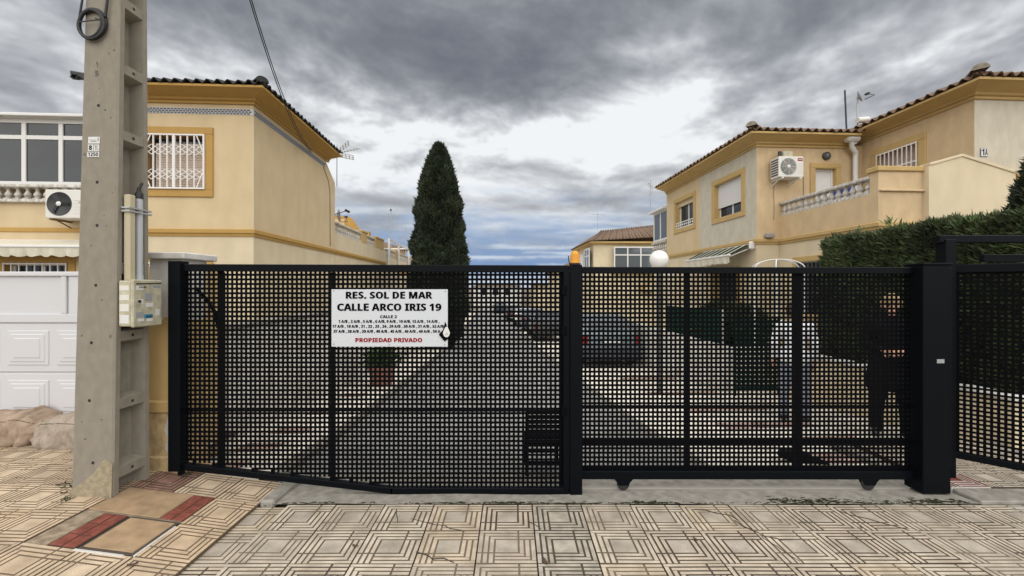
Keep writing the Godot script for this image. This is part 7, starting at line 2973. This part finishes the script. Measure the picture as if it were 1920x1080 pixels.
func person(label: String, base: Vector3, turn: float, h: float, top_m: Material, leg_m: Material, hair_m: Material, coat: bool, arms: int) -> void:
	var t := thing("person", label, "person", base, true)
	t.rotation.y += turn
	var k := h / 1.7
	var v := func(x: float, y: float, z: float) -> Vector3: return Vector3(x, y, z) * k
	var hip := 0.1
	var legs := []
	for s in [-1.0, 1.0]:
		legs.append([v.call(s * hip, 0.92, 0), v.call(s * (hip + 0.02), 0.49, 0.015), 0.082 * k, 0.056 * k])
		legs.append([v.call(s * (hip + 0.02), 0.49, 0.015), v.call(s * (hip + 0.035), 0.09, -0.01), 0.054 * k, 0.038 * k])
	var torso := [[v.call(-0.05, 0.94, 0), v.call(0.05, 0.94, 0), 0.115 * k, 0.115 * k], [v.call(0, 1.0, 0), v.call(0, 1.18, 0.0), 0.11 * k, 0.118 * k], [v.call(-0.08, 1.30, 0), v.call(0.08, 1.30, 0), 0.095 * k, 0.095 * k], [v.call(-0.14, 1.375, 0), v.call(0.14, 1.375, 0), 0.055 * k, 0.055 * k]]
	var neck := [[v.call(0, 1.38, -0.01), v.call(0, 1.50, 0.005), 0.052 * k, 0.048 * k]]
	var sh := [v.call(-0.185, 1.37, 0), v.call(0.185, 1.37, 0)]
	var el := []
	var wr := []
	if arms == 0:
		# forearms brought together in front of the waist
		el = [v.call(-0.24, 1.10, -0.02), v.call(0.24, 1.10, -0.02)]
		wr = [v.call(-0.09, 1.06, 0.19), v.call(0.09, 1.06, 0.19)]
	else:
		el = [v.call(-0.25, 1.11, -0.03), v.call(0.25, 1.11, -0.03)]
		wr = [v.call(-0.255, 0.88, 0.04), v.call(0.255, 0.88, 0.04)]
	var arm := []
	for i in 2:
		arm.append([sh[i], el[i], 0.05 * k, 0.042 * k])
		arm.append([el[i], wr[i], 0.04 * k, 0.027 * k])
	var hands := []
	for i in 2:
		var d: Vector3 = ((wr[i] as Vector3) - (el[i] as Vector3)).normalized()
		hands.append_array(hand_bones(wr[i], d if arms == 1 else (d + Vector3(0.5 if i == 0 else -0.5, -0.1, 0)).normalized(), Vector3(1 if i == 0 else -1, 0, 0.2).normalized() if arms == 1 else Vector3(0, -0.3, -1).normalized(), 1.0 if i == 0 else -1.0))
	var hc: Vector3 = v.call(0, 1.585, 0.02)
	var hq := Basis(Vector3.UP, 0.0) * Basis(Vector3.RIGHT, 0.12)
	var b := B.new()
	var all := []
	all.append_array(legs)
	all.append_array(torso)
	all.append_array(neck)
	all.append_array(arm)
	nets(b, all, 0.02, 0.04)
	nets(b, head_bones(hc, hq), 0.009, 0.02)
	nets(b, hands.slice(0, hands.size() / 2), 0.006, 0.006)
	nets(b, hands.slice(hands.size() / 2), 0.006, 0.006)
	var body := obj("body", b, M.skin, t)
	# eyes and brows
	for s in [-1.0, 1.0]:
		b = B.new()
		b.ball(hc + hq * Vector3(s * 0.032, 0.008, 0.079), Vector3(0.012, 0.008, 0.006), 10, 6)
		obj("eye", b, M.ink_black, body)
	b = B.new()
	b.bar(hc + hq * Vector3(-0.02, -0.058, 0.0862), hc + hq * Vector3(0.02, -0.058, 0.0862), 0.006, 0.007)
	obj("mouth", b, plain("lips", lin(0.36, 0.13, 0.11), 0.6), body)
	# hair
	b = B.new()
	var hb := [[hc + hq * Vector3(0, 0.05, -0.025), hc + hq * Vector3(0, 0.06, -0.01), 0.094, 0.088], [hc + hq * Vector3(0, -0.01, -0.06), hc + hq * Vector3(0, -0.06, -0.055), 0.066, 0.05], [hc + hq * Vector3(-0.07, 0.03, -0.02), hc + hq * Vector3(-0.076, -0.04, -0.025), 0.026, 0.02], [hc + hq * Vector3(0.07, 0.03, -0.02), hc + hq * Vector3(0.076, -0.04, -0.025), 0.026, 0.02]]
	nets(b, hb, 0.012, 0.03)
	obj("hair", b, hair_m, t)
	# clothes
	b = B.new()
	var tb := []
	for q in torso:
		tb.append([q[0], q[1], q[2] + 0.018, q[3] + 0.018])
	for i in 2:
		tb.append([sh[i], el[i], 0.064 * k, 0.054 * k])
		tb.append([el[i], (el[i] as Vector3).lerp(wr[i], 0.9), 0.052 * k, 0.040 * k])
	if coat:
		for s in [-1.0, 1.0]:
			tb.append([v.call(s * 0.075, 0.98, 0), v.call(s * 0.13, 0.62, 0.0), 0.125 * k, 0.115 * k])
		tb.append([v.call(0, 0.95, 0), v.call(0, 0.66, 0.0), 0.14 * k, 0.13 * k])
		tb.append([v.call(0, 1.40, -0.02), v.call(0, 1.46, -0.02), 0.075 * k, 0.066 * k])
	else:
		tb.append([v.call(-0.06, 0.92, 0), v.call(0.06, 0.92, 0), 0.137 * k, 0.137 * k])
	nets(b, tb, 0.02, 0.04)
	obj("coat" if coat else "shirt", b, top_m, t)
	b = B.new()
	var lb := [[v.call(-0.05, 0.92, 0), v.call(0.05, 0.92, 0), 0.122 * k, 0.122 * k]]
	for q in legs:
		lb.append([q[0], q[1], q[2] + 0.016, q[3] + 0.022])
	nets(b, lb, 0.02, 0.03)
	obj("trousers", b, leg_m, t)
	for s in [-1.0, 1.0]:
		b = B.new()
		nets(b, [[v.call(s * (hip + 0.035), 0.05, -0.04), v.call(s * (hip + 0.05), 0.04, 0.13), 0.046 * k, 0.036 * k], [v.call(s * (hip + 0.035), 0.09, -0.015), v.call(s * (hip + 0.035), 0.05, -0.02), 0.045 * k, 0.045 * k]], 0.014, 0.03)
		obj("shoe", b, M.ac_dark, t)


func build_people() -> void:
	var s := S(4.60, 0, 4.85)
	s.y = slope(s.z)
	person("person in a long black coat and dark trousers standing behind the right gate leaf", s, -0.75, 1.70, M.black_cloth, M.black_cloth, M.hair_fair, true, 0)
	s = S(4.02, 0, 5.7)
	s.y = slope(s.z)
	person("person in a white top and light jeans standing beside the green trellis", s, PI - 0.5, 1.66, M.white_cloth, M.jeans, M.hair_dark, false, 1)


func build_small_things() -> void:
	# slatted chair just behind the meeting post
	var t := thing("folding_chair", "small black slatted chair behind the gate, left of the beacon post", "chair", Vector3(0.285, -0.10, 3.62))
	var w := 0.155
	for s in [-1.0, 1.0]:
		var b := B.new()
		b.bar(Vector3(s * w, 0.0, 0.0), Vector3(s * w, 0.60, 0.03), 0.022, 0.022)
		obj("leg", b, M.gate_black, t)
		b = B.new()
		b.bar(Vector3(s * w, 0.0, -0.28), Vector3(s * w, 0.29, -0.28), 0.022, 0.022)
		obj("leg", b, M.gate_black, t)
	for i in 6:
		var b := B.new()
		b.box(Vector3(0, 0.365 + i * 0.044, 0.018 + i * 0.002), Vector3(w * 2.0, 0.036, 0.014), Basis(), 0.003)
		obj("back_slat", b, M.gate_black, t)
	for i in 6:
		var b := B.new()
		b.box(Vector3(0, 0.295, 0.005 - i * 0.052), Vector3(w * 2.0 + 0.03, 0.03, 0.044), Basis(), 0.003)
		obj("seat_slat", b, M.gate_black, t)
	for y in [0.115]:
		var b := B.new()
		b.bar(Vector3(-w, y, 0.002), Vector3(w, y, 0.002), 0.02, 0.035)
		b.bar(Vector3(-w, y, -0.28), Vector3(w, y, -0.28), 0.02, 0.035)
		obj("stretcher", b, M.gate_black, t)
	# dark bundle on the ground behind the rolling leaf
	t = thing("cloth_bundle", "dark bundle lying on the ground behind the rolling gate leaf", "bundle", Vector3(2.85, -0.14, 3.98))
	var b := B.new()
	nets(b, [[Vector3(-0.16, 0.09, 0.0), Vector3(0.02, 0.07, 0.03), 0.045, 0.06], [Vector3(0.02, 0.06, 0.03), Vector3(0.2, 0.03, 0.1), 0.055, 0.03], [Vector3(-0.05, 0.08, -0.04), Vector3(0.1, 0.04, -0.06), 0.04, 0.03]], 0.012, 0.03)
	obj("bundle", b, M.black_cloth, t)
	# drain grate at the right edge of the apron
	t = thing("drain_grate", "small rusty drain grate at the right edge of the paving", "grate", Vector3(3.86, -0.05, 2.93))
	b = B.new()
	b.bb(Vector3(-0.13, -0.02, -0.1), Vector3(0.15, -0.012, 0.1))
	obj("gully", b, M.dark_gap, t)
	for i in 5:
		b = B.new()
		b.bb(Vector3(-0.13, -0.012, -0.1 + i * 0.043), Vector3(0.15, 0.003, -0.078 + i * 0.043), 0.003)
		obj("grate_bar", b, M.threshold, t)
	# hatch cover let into the footway
	t = thing("hatch_cover", "brown square hatch cover in a dark frame in front of the pole", "manhole", Vector3(-2.435, left_height(-2.435), 2.562))
	var q := Basis(Vector3.BACK, -0.13)
	b = B.new()
	b.box(q * Vector3(0, -0.018, 0), Vector3(0.335, 0.04, 0.335), q, 0.003)
	obj("frame", b, M.bed, t)
	b = B.new()
	b.box(q * Vector3(0, -0.012, 0), Vector3(0.305, 0.034, 0.305), q, 0.005)
	obj("cover", b, M.rust_slab, t)
	b = B.new()
	b.box(q * Vector3(0.175, -0.014, 0.02), Vector3(0.018, 0.03, 0.30), q, 0.004)
	b.box(q * Vector3(-0.03, -0.014, 0.178), Vector3(0.30, 0.03, 0.02), q, 0.004)
	obj("white_grout", b, M.white_mortar, t)
	# dry leaves and twigs
	var spots := [[-3.44, 3.05], [-3.36, 3.12], [-3.55, 2.72], [-3.42, 2.66], [-3.28, 2.93], [-3.7, 2.5], [-2.2, 2.32], [1.2, 2.62], [0.2, 2.4], [2.4, 2.75], [-1.0, 2.55]]
	for i in spots.size():
		var p: Array = spots[i]
		var where: String = ["large curled dry leaf on the left footway, by the pole's foot", "dry leaf beside the large curled one by the pole's foot", "dry leaf on the joint left of the pole, nearer the camera", "small dry leaf just right of another on the left footway", "dry scrap right against the pole's front edge", "lone dry leaf nearest the left edge of the photo", "dry leaf on the fold where footway meets apron", "dry leaf right of centre on the apron's middle row", "dry leaf near the middle of the apron's front", "rightmost dry leaf on the apron", "dry leaf on the apron left of centre, behind its front row"][i]
		var lf := thing("dry_leaf", where, "leaf", Vector3(p[0], left_height(p[0]) + 0.004, p[1]), false, "dry leaves scattered on the paving")
		b = B.new()
		var g := rng.randf() * TAU
		var s := rng.randf_range(0.015, 0.03) * (1.6 if i < 2 else 1.0)
		var rows := []
		for r in 5:
			var u := -1.0 + 0.5 * r
			var wd := (1.0 - u * u * 0.9) * 0.45
			rows.append([Vector3(u * s, 0.003 + 0.4 * s * u * u, -wd * s), Vector3(u * s, 0.001, 0), Vector3(u * s, 0.004 + 0.5 * s * absf(u), wd * s)])
		b.xf = Transform3D(Basis(Vector3.UP, g), Vector3.ZERO)
		b.grid(rows, Vector3.UP)
		obj("leaf", b, plain("dry_leaf", lin(0.09, 0.055, 0.03), 0.9), lf)
	# small weeds at the feet of pole and posts
	var wd := [[-3.33, 3.04, 0.10, "straggly weed on the left footway, left of the pole's foot"], [-3.18, 2.86, 0.05, "tuft of weeds against the pole's front edge"], [-2.70, 3.32, 0.05, "tuft of weeds at the foot of the ochre gate pillar"], [0.30, 3.10, 0.035, "tiny weed in the joint before the meeting post"], [-1.86, 3.06, 0.04, "small weed at the corner of kerb and apron"], [3.62, 3.16, 0.045, "small weed beside the wide black box post"]]
	for p in wd:
		var o := thing("weed", p[3], "weed", Vector3(p[0], left_height(p[0]) if p[0] < -1.9 else -0.06, p[1]))
		var ts := []
		for i in int(6 + p[2] * 120):
			ts.append(Transform3D(up_to(Vector3(rng.randfn() * 0.6, 1, rng.randfn() * 0.6), p[2] / 0.1 * rng.randf_range(0.6, 1.1), rng.randf() * TAU), Vector3(rng.randfn(), 0.2 * absf(rng.randfn()), rng.randfn()) * p[2] * 0.4))
		b = B.new()
		var src := sprig_mesh(5, 0.06, 0.007, 0.9, 11).surface_get_arrays(0)
		for tr in ts:
			for i in src[Mesh.ARRAY_VERTEX].size():
				b.v.append(tr * (src[Mesh.ARRAY_VERTEX][i] as Vector3))
				b.n.append((tr.basis * (src[Mesh.ARRAY_NORMAL][i] as Vector3)).normalized())
		obj("leaves", b, M.weed_green, o)
